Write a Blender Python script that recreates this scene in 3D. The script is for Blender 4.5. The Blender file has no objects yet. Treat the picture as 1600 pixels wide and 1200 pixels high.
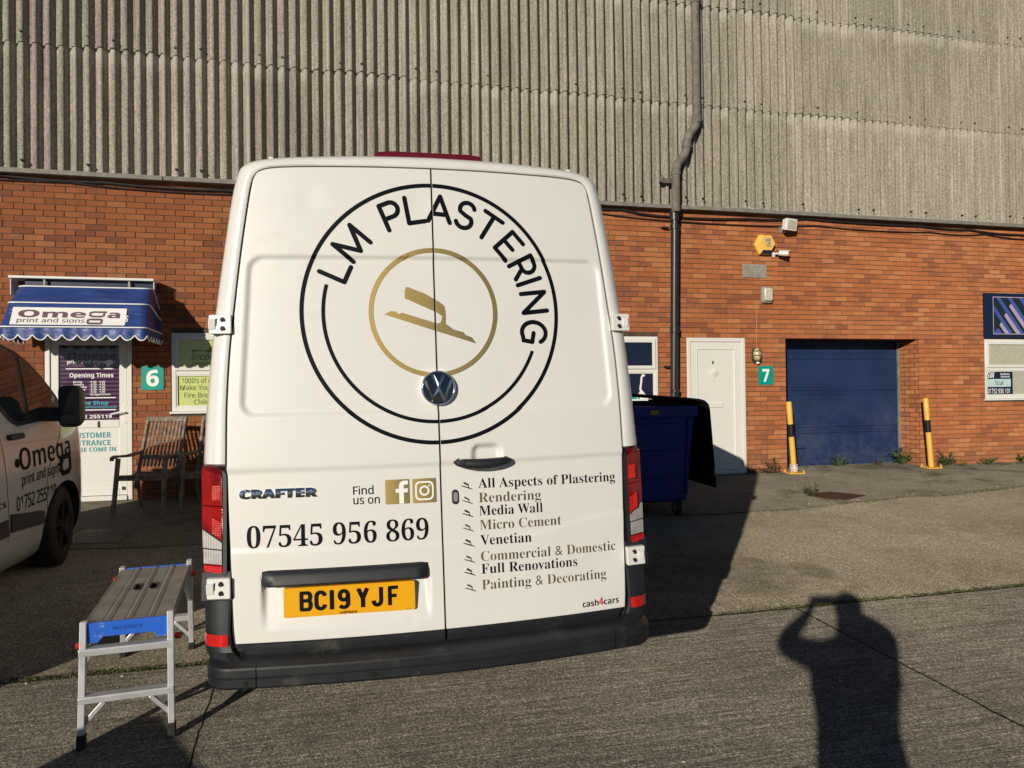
import bpy, bmesh, math, random
from math import sin, cos, pi, radians, sqrt, atan2, exp
from mathutils import Vector, Matrix, Euler
from mathutils.geometry import tessellate_polygon

sc = bpy.context.scene
C = sc.collection
# ------------------------------------------------------------------ camera
CAM = Vector((0, 0, 1.767))
yaw, pitch, roll = radians(14.38), math.atan(12 / 1160), 0.0115
fw = Vector((sin(yaw) * cos(pitch), cos(yaw) * cos(pitch), sin(pitch)))
r0 = Vector((cos(yaw), -sin(yaw), 0))
u0 = r0.cross(fw)
CR = r0 * cos(roll) - u0 * sin(roll)
CU = u0 * cos(roll) + r0 * sin(roll)
cd = bpy.data.cameras.new('camera')
cam = bpy.data.objects.new('camera', cd)
C.objects.link(cam)
m = Matrix((CR, CU, -fw)).transposed().to_4x4()
m.translation = CAM
cam.matrix_world = m
cd.sensor_fit = 'HORIZONTAL'
cd.sensor_width = 36
cd.lens = 1160 / 1600 * 36
cd.clip_start = 0.03
cd.clip_end = 1000
sc.camera = cam
# ------------------------------------------------------------------ sky, sun, exposure
SUN_AZ, SUN_EL = radians(37.3), radians(14.55)      # direction the light travels towards, height of the sun
w = bpy.data.worlds.new('World')
sc.world = w
w.use_nodes = True
nt = w.node_tree
bg = nt.nodes['Background']
sky = nt.nodes.new('ShaderNodeTexSky')
sky.sky_type = 'NISHITA'
sky.sun_disc = False
sky.sun_elevation = SUN_EL
sky.sun_rotation = SUN_AZ + pi
sky.air_density = 0.8
sky.dust_density = 0.0
sky.ozone_density = 3.0
nt.links.new(sky.outputs[0], bg.inputs[0])
bg.inputs[1].default_value = 0.05
sd = bpy.data.lights.new('sun', 'SUN')
sd.energy = 5.0
sd.angle = radians(0.5)
sd.color = (1.0, 0.91, 0.765)
sun = bpy.data.objects.new('sun', sd)
C.objects.link(sun)
sun.location = (-8, -10, 12)
dvec = Vector((sin(SUN_AZ) * cos(SUN_EL), cos(SUN_AZ) * cos(SUN_EL), -sin(SUN_EL)))
sun.rotation_euler = dvec.to_track_quat('-Z', 'Y').to_euler()
sc.view_settings.view_transform = 'Standard'
sc.view_settings.look = 'None'
sc.view_settings.exposure = -0.23
sc.view_settings.gamma = 1
R = random.Random(7)
GS = 0.045                                            # the yard rises towards the wall


def gz(y):
    return GS * max(-6.0, min(y, 14.0))


# ------------------------------------------------------------------ materials
def node(nt, t, **k):
    n = nt.nodes.new(t)
    for a, b in k.items():
        setattr(n, a, b)
    return n


def base_mat(name):
    mt = bpy.data.materials.new(name)
    mt.use_nodes = True
    nt = mt.node_tree
    return mt, nt, nt.nodes['Principled BSDF']


def mixc(nt, fac, a, b, mode='MIX'):
    n = node(nt, 'ShaderNodeMix', data_type='RGBA', blend_type=mode)
    for sock, v in ((n.inputs[0], fac), (n.inputs[6], a), (n.inputs[7], b)):
        if isinstance(v, (int, float)):
            sock.default_value = v
        elif isinstance(v, (tuple, list)):
            sock.default_value = tuple(v) + (1,) if len(v) == 3 else v
        else:
            nt.links.new(v, sock)
    return n.outputs[2]


def math_(nt, op, a, b=None, c=None, clamp=False):
    n = node(nt, 'ShaderNodeMath', operation=op, use_clamp=clamp)
    for i, v in enumerate((a, b, c)):
        if v is None:
            continue
        if isinstance(v, (int, float)):
            n.inputs[i].default_value = v
        else:
            nt.links.new(v, n.inputs[i])
    return n.outputs[0]


def coords(nt, scale=(1, 1, 1), kind='Object', loc=(0, 0, 0), rot=(0, 0, 0)):
    tc = node(nt, 'ShaderNodeTexCoord')
    mp = node(nt, 'ShaderNodeMapping')
    nt.links.new(tc.outputs[kind], mp.inputs[0])
    mp.inputs[1].default_value = loc
    mp.inputs[2].default_value = rot
    mp.inputs[3].default_value = scale
    return mp.outputs[0]


def noise(nt, vec, scale, detail=4, rough=0.55, dist=0.0):
    n = node(nt, 'ShaderNodeTexNoise')
    nt.links.new(vec, n.inputs['Vector'])
    n.inputs['Scale'].default_value = scale
    n.inputs['Detail'].default_value = detail
    n.inputs['Roughness'].default_value = rough
    n.inputs['Distortion'].default_value = dist
    return n.outputs[0]


def ramp(nt, fac, stops):
    n = node(nt, 'ShaderNodeValToRGB')
    nt.links.new(fac, n.inputs[0])
    cr = n.color_ramp
    while len(cr.elements) < len(stops):
        cr.elements.new(0.5)
    for e, (p, c) in zip(cr.elements, stops):
        e.position = p
        if isinstance(c, (int, float)):
            c = (c, c, c)
        e.color = tuple(c) + (1,) if len(c) == 3 else c
    return n.outputs[0]


def bump(nt, bs, height, strength=0.3, dist=0.01, prev=None):
    n = node(nt, 'ShaderNodeBump')
    n.inputs['Strength'].default_value = strength
    n.inputs['Distance'].default_value = dist
    nt.links.new(height, n.inputs['Height'])
    if prev is not None:
        nt.links.new(prev, n.inputs['Normal'])
    nt.links.new(n.outputs[0], bs.inputs['Normal'])
    return n.outputs[0]


def simple(name, col, rough=0.5, metal=0.0, coat=0.0, var=0.12, vscale=6.0, bmp=0.0, bscale=60.0, spec=0.5, bdist=0.004, dirt=None):
    mt, nt, bs = base_mat(name)
    v = coords(nt)
    n1 = noise(nt, v, vscale, 5)
    a = tuple(max(0, c * (1 - var)) for c in col)
    b = tuple(min(1, c * (1 + var)) for c in col)
    cc = mixc(nt, ramp(nt, n1, [(0.3, 0.0), (0.7, 1.0)]), a, b)
    if dirt:
        n2 = noise(nt, v, dirt[1], 6, 0.65)
        cc = mixc(nt, math_(nt, 'MULTIPLY', ramp(nt, n2, [(dirt[2], 0.0), (dirt[2] + 0.12, 1.0)]), dirt[3] if len(dirt) > 3 else 1.0), cc, dirt[0])
    nt.links.new(cc, bs.inputs['Base Color'])
    rr = noise(nt, v, vscale * 3.1, 3)
    mr = node(nt, 'ShaderNodeMapRange')
    nt.links.new(rr, mr.inputs[0])
    mr.inputs[3].default_value = max(0.02, rough * 0.85)
    mr.inputs[4].default_value = min(1, rough * 1.15)
    nt.links.new(mr.outputs[0], bs.inputs['Roughness'])
    bs.inputs['Metallic'].default_value = metal
    bs.inputs['Coat Weight'].default_value = coat
    bs.inputs['Coat Roughness'].default_value = 0.06
    bs.inputs['Specular IOR Level'].default_value = spec
    if bmp:
        bump(nt, bs, noise(nt, v, bscale, 3), bmp, bdist)
    return mt


MT = {}
MT['white_paint'] = simple('white_paint', (0.715, 0.705, 0.68), 0.30, coat=0.7, var=0.02, vscale=1.5, dirt=((0.55, 0.52, 0.46), 3.0, 0.58, 0.3))
MT['seal'] = simple('rubber_seal', (0.012, 0.012, 0.013), 0.7, var=0.2)
MT['bumper'] = simple('bumper_plastic', (0.013, 0.015, 0.018), 0.45, var=0.3, vscale=9, bmp=0.2, bscale=300, bdist=0.001, dirt=((0.085, 0.078, 0.066), 6.0, 0.58, 0.55))
MT['black_plastic'] = simple('black_plastic', (0.015, 0.017, 0.021), 0.5, var=0.15, vscale=14)
MT['vinyl_black'] = simple('black_vinyl', (0.003, 0.0045, 0.007), 0.55, var=0.1, spec=0.1)
MT['chrome'] = simple('chrome', (0.72, 0.74, 0.78), 0.10, metal=1.0, var=0.05)
MT['dark_chrome'] = simple('badge_black', (0.01, 0.012, 0.02), 0.1, var=0.1, coat=0.5)
MT['upvc'] = simple('white_frame_plastic', (0.72, 0.71, 0.67), 0.35, var=0.025, vscale=2.0, dirt=((0.6, 0.56, 0.48), 4.0, 0.62, 0.3))
MT['tyre'] = simple('tyre_rubber', (0.016, 0.016, 0.017), 0.8, var=0.25, vscale=20, bmp=0.3, bscale=90)
MT['rim'] = simple('dark_alloy', (0.05, 0.05, 0.055), 0.35, metal=0.6, var=0.1)
MT['alu'] = simple('aluminium', (0.60, 0.61, 0.63), 0.42, metal=0.55, var=0.12, vscale=12, bmp=0.05, bscale=200, bdist=0.001, dirt=((0.75, 0.74, 0.70), 14.0, 0.66, 0.6))
MT['alu_deck'] = simple('worn_aluminium_deck', (0.30, 0.28, 0.25), 0.55, metal=0.5, var=0.2, vscale=7, bmp=0.1, bscale=120, bdist=0.001, dirt=((0.62, 0.60, 0.55), 15.0, 0.63, 0.8))
MT['blue_plastic'] = simple('blue_plastic', (0.02, 0.12, 0.58), 0.4, var=0.1, vscale=10, dirt=((0.7, 0.72, 0.75), 22.0, 0.63, 0.9))
MT['red_plastic'] = simple('red_plastic', (0.45, 0.01, 0.01), 0.4)
MT['rubber'] = simple('black_rubber', (0.012, 0.012, 0.012), 0.75, var=0.2)
MT['teal'] = simple('teal_board', (0.0, 0.30, 0.23), 0.4, var=0.04)
MT['white_board'] = simple('white_board', (0.82, 0.81, 0.78), 0.45, var=0.03)
MT['navy'] = simple('navy_board', (0.008, 0.016, 0.05), 0.35, var=0.1)
MT['awning'] = None
MT['yellow'] = simple('yellow_paint', (0.80, 0.45, 0.075), 0.45, var=0.06, vscale=8, dirt=((0.55, 0.32, 0.06), 18.0, 0.64, 0.6))
MT['amber'] = simple('amber_plastic', (0.82, 0.50, 0.10), 0.45, var=0.05)
MT['black_paint'] = simple('black_paint', (0.012, 0.012, 0.012), 0.45, var=0.2, vscale=12)
MT['bin_blue'] = simple('bin_blue_plastic', (0.003, 0.018, 0.19), 0.5, var=0.12, vscale=5, bmp=0.08, bscale=240, bdist=0.001)
MT['bin_black'] = simple('bin_black_plastic', (0.006, 0.006, 0.006), 0.9, var=0.2, vscale=5, spec=0.1)
MT['grey_plastic'] = simple('weathered_grey_plastic', (0.30, 0.28, 0.24), 0.6, var=0.2, vscale=16, bmp=0.1, bscale=120, bdist=0.002)
MT['pipe_black'] = simple('black_pipe', (0.022, 0.022, 0.024), 0.38, var=0.2, vscale=8, dirt=((0.08, 0.075, 0.065), 9.0, 0.62, 0.6))
MT['pipe_grey'] = simple('weathered_cement_pipe', (0.155, 0.138, 0.112), 0.8, var=0.35, vscale=9, bmp=0.4, bscale=60, bdist=0.004, dirt=((0.32, 0.30, 0.25), 22.0, 0.58, 0.7))
MT['steel'] = simple('galvanised_steel', (0.5, 0.5, 0.5), 0.4, metal=0.7)
MT['lens_glass'] = simple('lamp_glass', (0.55, 0.53, 0.42), 0.2, var=0.25, vscale=40, coat=0.5)
MT['lamp_amber'] = simple('aged_lamp_glass', (0.50, 0.44, 0.22), 0.2, var=0.35, vscale=30, coat=0.6)
MT['skin'] = simple('skin', (0.55, 0.33, 0.24), 0.5, var=0.06)
MT['cloth'] = simple('dark_jacket', (0.03, 0.035, 0.05), 0.9, var=0.2, vscale=20, bmp=0.2, bscale=300)
MT['trouser'] = simple('grey_trousers', (0.08, 0.08, 0.085), 0.9, var=0.2, vscale=20, bmp=0.2, bscale=300)
MT['hair'] = simple('dark_hair', (0.03, 0.02, 0.014), 0.7, var=0.3, vscale=60, bmp=0.4, bscale=200)
MT['bag'] = simple('woven_white_bag', (0.62, 0.60, 0.55), 0.8, var=0.08, vscale=5, bmp=0.3, bscale=160, bdist=0.003)
MT['flash'] = simple('grey_flashing', (0.20, 0.19, 0.165), 0.75, var=0.25, vscale=8, bmp=0.3, bscale=80)
MT['text_white'] = simple('white_vinyl', (0.85, 0.85, 0.83), 0.4, var=0.02)
MT['text_teal'] = simple('teal_vinyl', (0.0, 0.27, 0.30), 0.4, var=0.05)
MT['text_cyan'] = simple('cyan_vinyl', (0.01, 0.42, 0.55), 0.4, var=0.05)
MT['text_mauve'] = simple('mauve_vinyl', (0.17, 0.085, 0.12), 0.45, var=0.05)
MT['text_grey'] = simple('grey_vinyl', (0.10, 0.085, 0.10), 0.45, var=0.05)
MT['text_green'] = simple('olive_vinyl', (0.10, 0.14, 0.03), 0.45, var=0.05)
MT['lime_text'] = simple('lime_vinyl', (0.24, 0.40, 0.03), 0.45, var=0.05)
MT['red_vinyl'] = simple('red_vinyl', (0.60, 0.01, 0.01), 0.4, var=0.05)
MT['lime'] = simple('lime_poster', (0.56, 0.62, 0.22), 0.3, var=0.03, coat=0.4)
MT['rust'] = simple('rusty_iron', (0.085, 0.035, 0.016), 0.85, var=0.35, vscale=20, bmp=0.5, bscale=120)
MT['iron'] = simple('cast_iron', (0.05, 0.045, 0.04), 0.6, metal=0.3, var=0.3, vscale=15, bmp=0.2, bscale=120)
MT['leaf'] = simple('weed_leaf', (0.075, 0.11, 0.030), 0.6, var=0.4, vscale=25)
MT['leaf_dry'] = simple('dry_weed_leaf', (0.10, 0.065, 0.03), 0.75, var=0.4, vscale=25)
MT['moss'] = simple('moss_blades', (0.075, 0.085, 0.022), 0.8, var=0.5, vscale=9)
MT['dark_room'] = simple('dark_interior', (0.02, 0.02, 0.022), 0.9)
MT['curtain'] = simple('pale_net_blind', (0.42, 0.41, 0.33), 0.8, var=0.12, vscale=30)
MT['stripe_blue'] = simple('blue_stripe', (0.05, 0.10, 0.36), 0.35, var=0.05)
MT['stripe_dark'] = simple('dark_teal_panel', (0.012, 0.022, 0.034), 0.35, var=0.1)
MT['stripe_mauve'] = simple('mauve_stripe', (0.42, 0.33, 0.44), 0.35, var=0.1)
MT['van_glass'] = None


def glass(name, tint=(0.01, 0.013, 0.016), rough=0.03):
    mt, nt, bs = base_mat(name)
    v = coords(nt)
    cc = mixc(nt, noise(nt, v, 2.0, 3), tint, tuple(c * 2.2 for c in tint))
    nt.links.new(cc, bs.inputs['Base Color'])
    bs.inputs['Roughness'].default_value = rough
    bs.inputs['Specular IOR Level'].default_value = 0.5
    bs.inputs['Coat Weight'].default_value = 0.15
    bs.inputs['Coat Roughness'].default_value = 0.02
    return mt


MT['van_glass'] = glass('tinted_van_glass')
MT['win_glass'] = glass('dark_window_glass', (0.004, 0.008, 0.024), 0.04)


def clear_glass(name):
    mt, nt, bs = base_mat(name)
    v = coords(nt)
    cc = mixc(nt, noise(nt, v, 2.0, 3), (0.95, 0.96, 0.95), (0.9, 0.92, 0.9))
    nt.links.new(cc, bs.inputs['Base Color'])
    bs.inputs['Roughness'].default_value = 0.02
    bs.inputs['Transmission Weight'].default_value = 1.0
    bs.inputs['IOR'].default_value = 1.02
    return mt


def plate_mat():
    mt, nt, bs = base_mat('reflective_yellow_plate')
    v = coords(nt)
    cc = mixc(nt, noise(nt, v, 30, 3), (0.74, 0.35, 0.004), (0.78, 0.39, 0.006))
    nt.links.new(cc, bs.inputs['Base Color'])
    bs.inputs['Roughness'].default_value = 0.3
    return mt


MT['plate'] = plate_mat()


def gold_mat():
    """printed gold film: a metallic gold that runs to bronze across each graphic"""
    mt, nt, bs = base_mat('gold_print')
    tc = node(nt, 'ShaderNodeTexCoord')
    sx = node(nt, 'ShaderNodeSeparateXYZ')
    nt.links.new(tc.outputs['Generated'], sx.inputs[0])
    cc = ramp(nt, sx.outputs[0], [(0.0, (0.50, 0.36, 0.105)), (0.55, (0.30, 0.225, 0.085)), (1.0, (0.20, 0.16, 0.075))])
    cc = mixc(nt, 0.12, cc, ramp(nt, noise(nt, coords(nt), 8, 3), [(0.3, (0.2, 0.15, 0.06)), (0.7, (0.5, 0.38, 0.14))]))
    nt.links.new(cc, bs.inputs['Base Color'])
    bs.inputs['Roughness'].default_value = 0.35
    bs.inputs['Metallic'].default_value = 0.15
    return mt


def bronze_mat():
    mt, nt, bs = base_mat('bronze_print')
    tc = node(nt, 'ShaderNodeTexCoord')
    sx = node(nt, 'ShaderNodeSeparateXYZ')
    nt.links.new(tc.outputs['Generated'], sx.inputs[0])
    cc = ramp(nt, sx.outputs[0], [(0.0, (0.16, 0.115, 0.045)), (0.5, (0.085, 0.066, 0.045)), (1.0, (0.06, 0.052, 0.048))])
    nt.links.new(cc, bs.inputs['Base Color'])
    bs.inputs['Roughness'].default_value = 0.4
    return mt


MT['gold'] = gold_mat()
MT['bronze'] = bronze_mat()


def lens_mat(name, dark, light, kind):
    mt, nt, bs = base_mat(name)
    v = coords(nt)
    if kind == 'cells':
        vo = node(nt, 'ShaderNodeTexVoronoi', distance='CHEBYCHEV')
        nt.links.new(coords(nt, (1, 1, 1)), vo.inputs['Vector'])
        vo.inputs['Scale'].default_value = 110
        vo.inputs['Randomness'].default_value = 0.15
        n2 = noise(nt, coords(nt, (14, 1, 9)), 1.0, 2)
        f = math_(nt, 'ADD', math_(nt, 'MULTIPLY', vo.outputs['Distance'], 0.5), math_(nt, 'MULTIPLY', n2, 0.8))
        cc = ramp(nt, f, [(0.35, dark), (0.85, light)])
        h = vo.outputs['Distance']
    else:
        wv = node(nt, 'ShaderNodeTexWave', wave_type='BANDS', bands_direction='X')
        nt.links.new(v, wv.inputs['Vector'])
        wv.inputs['Scale'].default_value = 46
        wv.inputs['Distortion'].default_value = 0.6
        n2 = noise(nt, coords(nt, (10, 1, 16)), 1.0, 2)
        f = math_(nt, 'ADD', math_(nt, 'MULTIPLY', wv.outputs['Fac'], 0.45), math_(nt, 'MULTIPLY', n2, 0.6))
        cc = ramp(nt, f, [(0.2, dark), (0.75, light)])
        h = wv.outputs['Fac']
    nt.links.new(cc, bs.inputs['Base Color'])
    bs.inputs['Roughness'].default_value = 0.18
    bs.inputs['Coat Weight'].default_value = 0.8
    bs.inputs['Coat Roughness'].default_value = 0.03
    bump(nt, bs, h, 0.5, 0.003)
    return mt


MT['lens_red'] = lens_mat('red_lens', (0.05, 0.001, 0.002), (0.42, 0.008, 0.008), 'cells')
MT['lens_red_bright'] = lens_mat('bright_red_lens', (0.30, 0.003, 0.003), (0.72, 0.02, 0.014), 'cells')
MT['lens_clear'] = lens_mat('clear_lens', (0.20, 0.18, 0.18), (0.66, 0.64, 0.62), 'ribs')
MT['lens_dark_red'] = simple('dark_red_lens', (0.11, 0.004, 0.010), 0.2, coat=0.6, var=0.1)


def awning_mat():
    mt, nt, bs = base_mat('blue_canvas')
    v = coords(nt)
    n1 = noise(nt, v, 3.0, 4)
    cc = ramp(nt, n1, [(0.3, (0.014, 0.042, 0.175)), (0.7, (0.022, 0.060, 0.24))])
    n2 = noise(nt, coords(nt, (1.5, 1, 9), rot=(0, 0.5, 0)), 2.2, 5, 0.6, 0.8)
    cc = mixc(nt, math_(nt, 'MULTIPLY', ramp(nt, n2, [(0.56, 0.0), (0.78, 1.0)]), 0.5), cc, (0.10, 0.14, 0.36))
    nt.links.new(cc, bs.inputs['Base Color'])
    bs.inputs['Roughness'].default_value = 0.4
    bump(nt, bs, n2, 0.5, 0.03)
    return mt


MT['awning'] = awning_mat()


def purple_poster():
    mt, nt, bs = base_mat('purple_striped_film')
    v = coords(nt)
    wv = node(nt, 'ShaderNodeTexWave', wave_type='BANDS', bands_direction='Z', wave_profile='SIN')
    nt.links.new(v, wv.inputs['Vector'])
    wv.inputs['Scale'].default_value = 6.2
    n1 = noise(nt, v, 5, 3)
    cc = ramp(nt, math_(nt, 'ADD', math_(nt, 'MULTIPLY', wv.outputs['Fac'], 0.85), math_(nt, 'MULTIPLY', n1, 0.2)),
              [(0.2, (0.035, 0.016, 0.040)), (0.75, (0.125, 0.062, 0.125))])
    nt.links.new(cc, bs.inputs['Base Color'])
    bs.inputs['Roughness'].default_value = 0.1
    bs.inputs['Coat Weight'].default_value = 0.5
    return mt


MT['poster_purple'] = purple_poster()


def brick_mat(solid=False):
    """solid: for modelled bricks (one colour per brick); otherwise drawn courses for the far ends and reveals"""
    mt, nt, bs = base_mat('modelled_brick' if solid else 'brickwork')
    tc = node(nt, 'ShaderNodeTexCoord')
    sx = node(nt, 'ShaderNodeSeparateXYZ')
    nt.links.new(tc.outputs['Object'], sx.inputs[0])
    sm = math_(nt, 'ADD', sx.outputs[0], sx.outputs[1])
    cb = node(nt, 'ShaderNodeCombineXYZ')
    nt.links.new(sm, cb.inputs[0])
    nt.links.new(sx.outputs[2], cb.inputs[1])
    # slight hand-laid wander
    wob = node(nt, 'ShaderNodeVectorMath', operation='ADD')
    nz = node(nt, 'ShaderNodeTexNoise')
    nt.links.new(cb.outputs[0], nz.inputs['Vector'])
    nz.inputs['Scale'].default_value = 5.0
    nz.inputs['Detail'].default_value = 2.0
    sc_ = node(nt, 'ShaderNodeVectorMath', operation='SCALE')
    nt.links.new(nz.outputs['Color'], sc_.inputs[0])
    sc_.inputs['Scale'].default_value = 0.010
    nt.links.new(cb.outputs[0], wob.inputs[0])
    nt.links.new(sc_.outputs[0], wob.inputs[1])
    br = node(nt, 'ShaderNodeTexBrick')
    nt.links.new(wob.outputs[0], br.inputs['Vector'])
    br.offset = 0.5
    br.inputs['Scale'].default_value = 1.0
    br.inputs['Brick Width'].default_value = 0.2265
    br.inputs['Row Height'].default_value = 0.075
    br.inputs['Mortar Size'].default_value = 0.0062
    br.inputs['Mortar Smooth'].default_value = 0.25
    br.inputs['Bias'].default_value = 0.0
    br.inputs['Color1'].default_value = (0, 0, 0, 1)
    br.inputs['Color2'].default_value = (1, 1, 1, 1)
    br.inputs['Mortar'].default_value = (0.5, 0.5, 0.5, 1)
    geo = node(nt, 'ShaderNodeNewGeometry')
    pick = geo.outputs['Random Per Island'] if solid else br.outputs['Color']
    cc = ramp(nt, pick, [(0.0, (0.172, 0.056, 0.028)), (0.15, (0.235, 0.076, 0.030)), (0.5, (0.270, 0.087, 0.031)),
                                       (0.80, (0.290, 0.100, 0.036)), (1.0, (0.315, 0.128, 0.052))])
    v = coords(nt)
    g = noise(nt, v, 60, 5, 0.7)
    cc = mixc(nt, 0.55, cc, mixc(nt, ramp(nt, g, [(0.3, 0.0), (0.7, 1.0)]), (0.45, 0.45, 0.45), (1.0, 1.0, 1.0)), 'MULTIPLY')
    cc = mixc(nt, 1.0, cc, (1.68, 1.75, 1.84), 'MULTIPLY')
    big = noise(nt, coords(nt, (0.35, 0.35, 0.9)), 1.5, 5, 0.6)
    cc = mixc(nt, math_(nt, 'MULTIPLY', ramp(nt, big, [(0.45, 0.0), (0.75, 1.0)]), 0.30), cc, (0.33, 0.17, 0.085))
    # lime bloom and grime patches
    ef = noise(nt, v, 2.3, 6, 0.7)
    cc = mixc(nt, math_(nt, 'MULTIPLY', ramp(nt, ef, [(0.63, 0.0), (0.75, 1.0)]), 0.35), cc, (0.40, 0.33, 0.27))
    gr = noise(nt, v, 1.1, 6, 0.7)
    cc = mixc(nt, math_(nt, 'MULTIPLY', ramp(nt, gr, [(0.58, 0.0), (0.72, 1.0)]), 0.35), cc, (0.07, 0.045, 0.035))
    sp = noise(nt, v, 26, 2, 0.5)
    cc = mixc(nt, math_(nt, 'MULTIPLY', ramp(nt, sp, [(0.735, 0.0), (0.76, 1.0)]), 0.7), cc, (0.62, 0.55, 0.46))
    dz = ramp(nt, math_(nt, 'ADD', sx.outputs[2], math_(nt, 'MULTIPLY', math_(nt, 'SUBTRACT', noise(nt, coords(nt, (1.6, 1, 0.8)), 1.5, 5), 0.5), 0.9)), [(0.55, 0.55), (0.95, 0.0)])
    cc = mixc(nt, math_(nt, 'MULTIPLY', dz, noise(nt, v, 7, 5, 0.7)), cc, (0.16, 0.115, 0.075))
    rn = noise(nt, coords(nt, (4.5, 1, 0.25)), 1.3, 5, 0.6)
    cc = mixc(nt, math_(nt, 'MULTIPLY', ramp(nt, rn, [(0.56, 0.0), (0.72, 1.0)]), 0.35), cc, (0.12, 0.065, 0.035))
    mort = mixc(nt, noise(nt, v, 14, 4), (0.035, 0.024, 0.017), (0.10, 0.066, 0.043))
    if not solid:
        cc = mixc(nt, br.outputs['Fac'], cc, mort)
    nt.links.new(cc, bs.inputs['Base Color'])
    bs.inputs['Roughness'].default_value = 0.88
    bs.inputs['Diffuse Roughness'].default_value = 1.0
    bs.inputs['Specular IOR Level'].default_value = 0.25
    inv = math_(nt, 'SUBTRACT', 1.0, br.outputs['Fac']) if not solid else noise(nt, v, 22, 3)
    h = math_(nt, 'ADD', inv, math_(nt, 'MULTIPLY', g, 0.16))
    bump(nt, bs, h, 0.5 if solid else 0.85, 0.006 if solid else 0.011)
    return mt


MT['brick'] = brick_mat()
MT['brick_solid'] = brick_mat(True)
MT['mortar'] = simple('raked_mortar', (0.085, 0.058, 0.040), 0.95, var=0.4, vscale=9, bmp=0.4, bscale=150)


def cladding_mat():
    mt, nt, bs = base_mat('weathered_fibre_cement')
    v = coords(nt)
    st = noise(nt, coords(nt, (7, 7, 0.5)), 2.0, 6, 0.65)          # rain streaks
    cc = ramp(nt, st, [(0.25, (0.165, 0.145, 0.115)), (0.5, (0.235, 0.212, 0.172)), (0.78, (0.33, 0.30, 0.245))])
    sp = noise(nt, v, 42, 4, 0.75)
    cc = mixc(nt, 0.75, cc, ramp(nt, sp, [(0.32, (0.40, 0.38, 0.35)), (0.5, (0.95, 0.95, 0.95)), (0.68, (1.75, 1.68, 1.5))]), 'MULTIPLY')
    sp2 = noise(nt, coords(nt, (1, 1, 0.6)), 28, 3, 0.6)
    cc = mixc(nt, math_(nt, 'MULTIPLY', ramp(nt, sp2, [(0.62, 0.0), (0.70, 1.0)]), 0.45), cc, (0.42, 0.40, 0.34))
    sp3 = noise(nt, v, 33, 4, 0.7)
    cc = mixc(nt, math_(nt, 'MULTIPLY', ramp(nt, sp3, [(0.62, 0.0), (0.72, 1.0)]), 0.5), cc, (0.09, 0.08, 0.07))
    li = noise(nt, coords(nt, (1.2, 1, 0.5)), 1.3, 5, 0.65)
    cc = mixc(nt, math_(nt, 'MULTIPLY', ramp(nt, li, [(0.63, 0.0), (0.74, 1.0)]), 0.3), cc, (0.33, 0.27, 0.12))
    # each sheet (1.02 m wide) weathered a little differently, paler where the sheet above has kept it dry
    tc = node(nt, 'ShaderNodeTexCoord')
    sx = node(nt, 'ShaderNodeSeparateXYZ')
    nt.links.new(tc.outputs['Object'], sx.inputs[0])
    ix = math_(nt, 'FLOOR', math_(nt, "DIVIDE", math_(nt, "ADD", sx.outputs[0], 2.895), 1.006))
    iz = math_(nt, 'FLOOR', math_(nt, 'DIVIDE', math_(nt, 'SUBTRACT', sx.outputs[2], 4.54), 1.52))
    cbn = node(nt, 'ShaderNodeCombineXYZ')
    nt.links.new(ix, cbn.inputs[0])
    nt.links.new(iz, cbn.inputs[1])
    wn = node(nt, 'ShaderNodeTexWhiteNoise', noise_dimensions='2D')
    nt.links.new(cbn.outputs[0], wn.inputs['Vector'])
    gain = math_(nt, 'ADD', math_(nt, 'MULTIPLY', wn.outputs['Value'], 0.24), 0.90)
    cg = node(nt, 'ShaderNodeCombineColor')
    for i in range(3):
        nt.links.new(gain, cg.inputs[i])
    cc = mixc(nt, 1.0, cc, cg.outputs[0], 'MULTIPLY')
    fz = math_(nt, 'FRACT', math_(nt, 'DIVIDE', math_(nt, 'SUBTRACT', sx.outputs[2], 4.54), 1.52))
    wr = node(nt, 'ShaderNodeTexWhiteNoise', noise_dimensions='1D')
    nt.links.new(math_(nt, 'FLOOR', math_(nt, "DIVIDE", math_(nt, "ADD", sx.outputs[0], 2.965), 0.1437)), wr.inputs['W'])
    pale = math_(nt, 'MULTIPLY', ramp(nt, math_(nt, 'ADD', fz, math_(nt, 'MULTIPLY', wr.outputs['Value'], 0.07)), [(0.90, 0.0), (0.99, 1.0)]), math_(nt, 'ADD', 0.02, math_(nt, 'MULTIPLY', wr.outputs['Value'], 0.42)))
    cc = mixc(nt, pale, cc, (0.46, 0.43, 0.37))
    fx = math_(nt, 'FRACT', math_(nt, 'DIVIDE', math_(nt, 'ADD', sx.outputs[0], 2.915), 1.006))
    cc = mixc(nt, math_(nt, 'MULTIPLY', ramp(nt, fx, [(0.0, 1.0), (0.036, 1.0), (0.046, 0.0)]), math_(nt, 'MULTIPLY', math_(nt, 'MULTIPLY', st, st), 1.1)), cc, (0.42, 0.39, 0.33))
    cc = mixc(nt, 1.0, cc, (1.21, 1.23, 1.28), 'MULTIPLY')
    nt.links.new(cc, bs.inputs['Base Color'])
    bs.inputs['Roughness'].default_value = 0.92
    bs.inputs['Specular IOR Level'].default_value = 0.2
    bump(nt, bs, sp, 0.6, 0.008)
    return mt


MT['cladding'] = cladding_mat()


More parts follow.
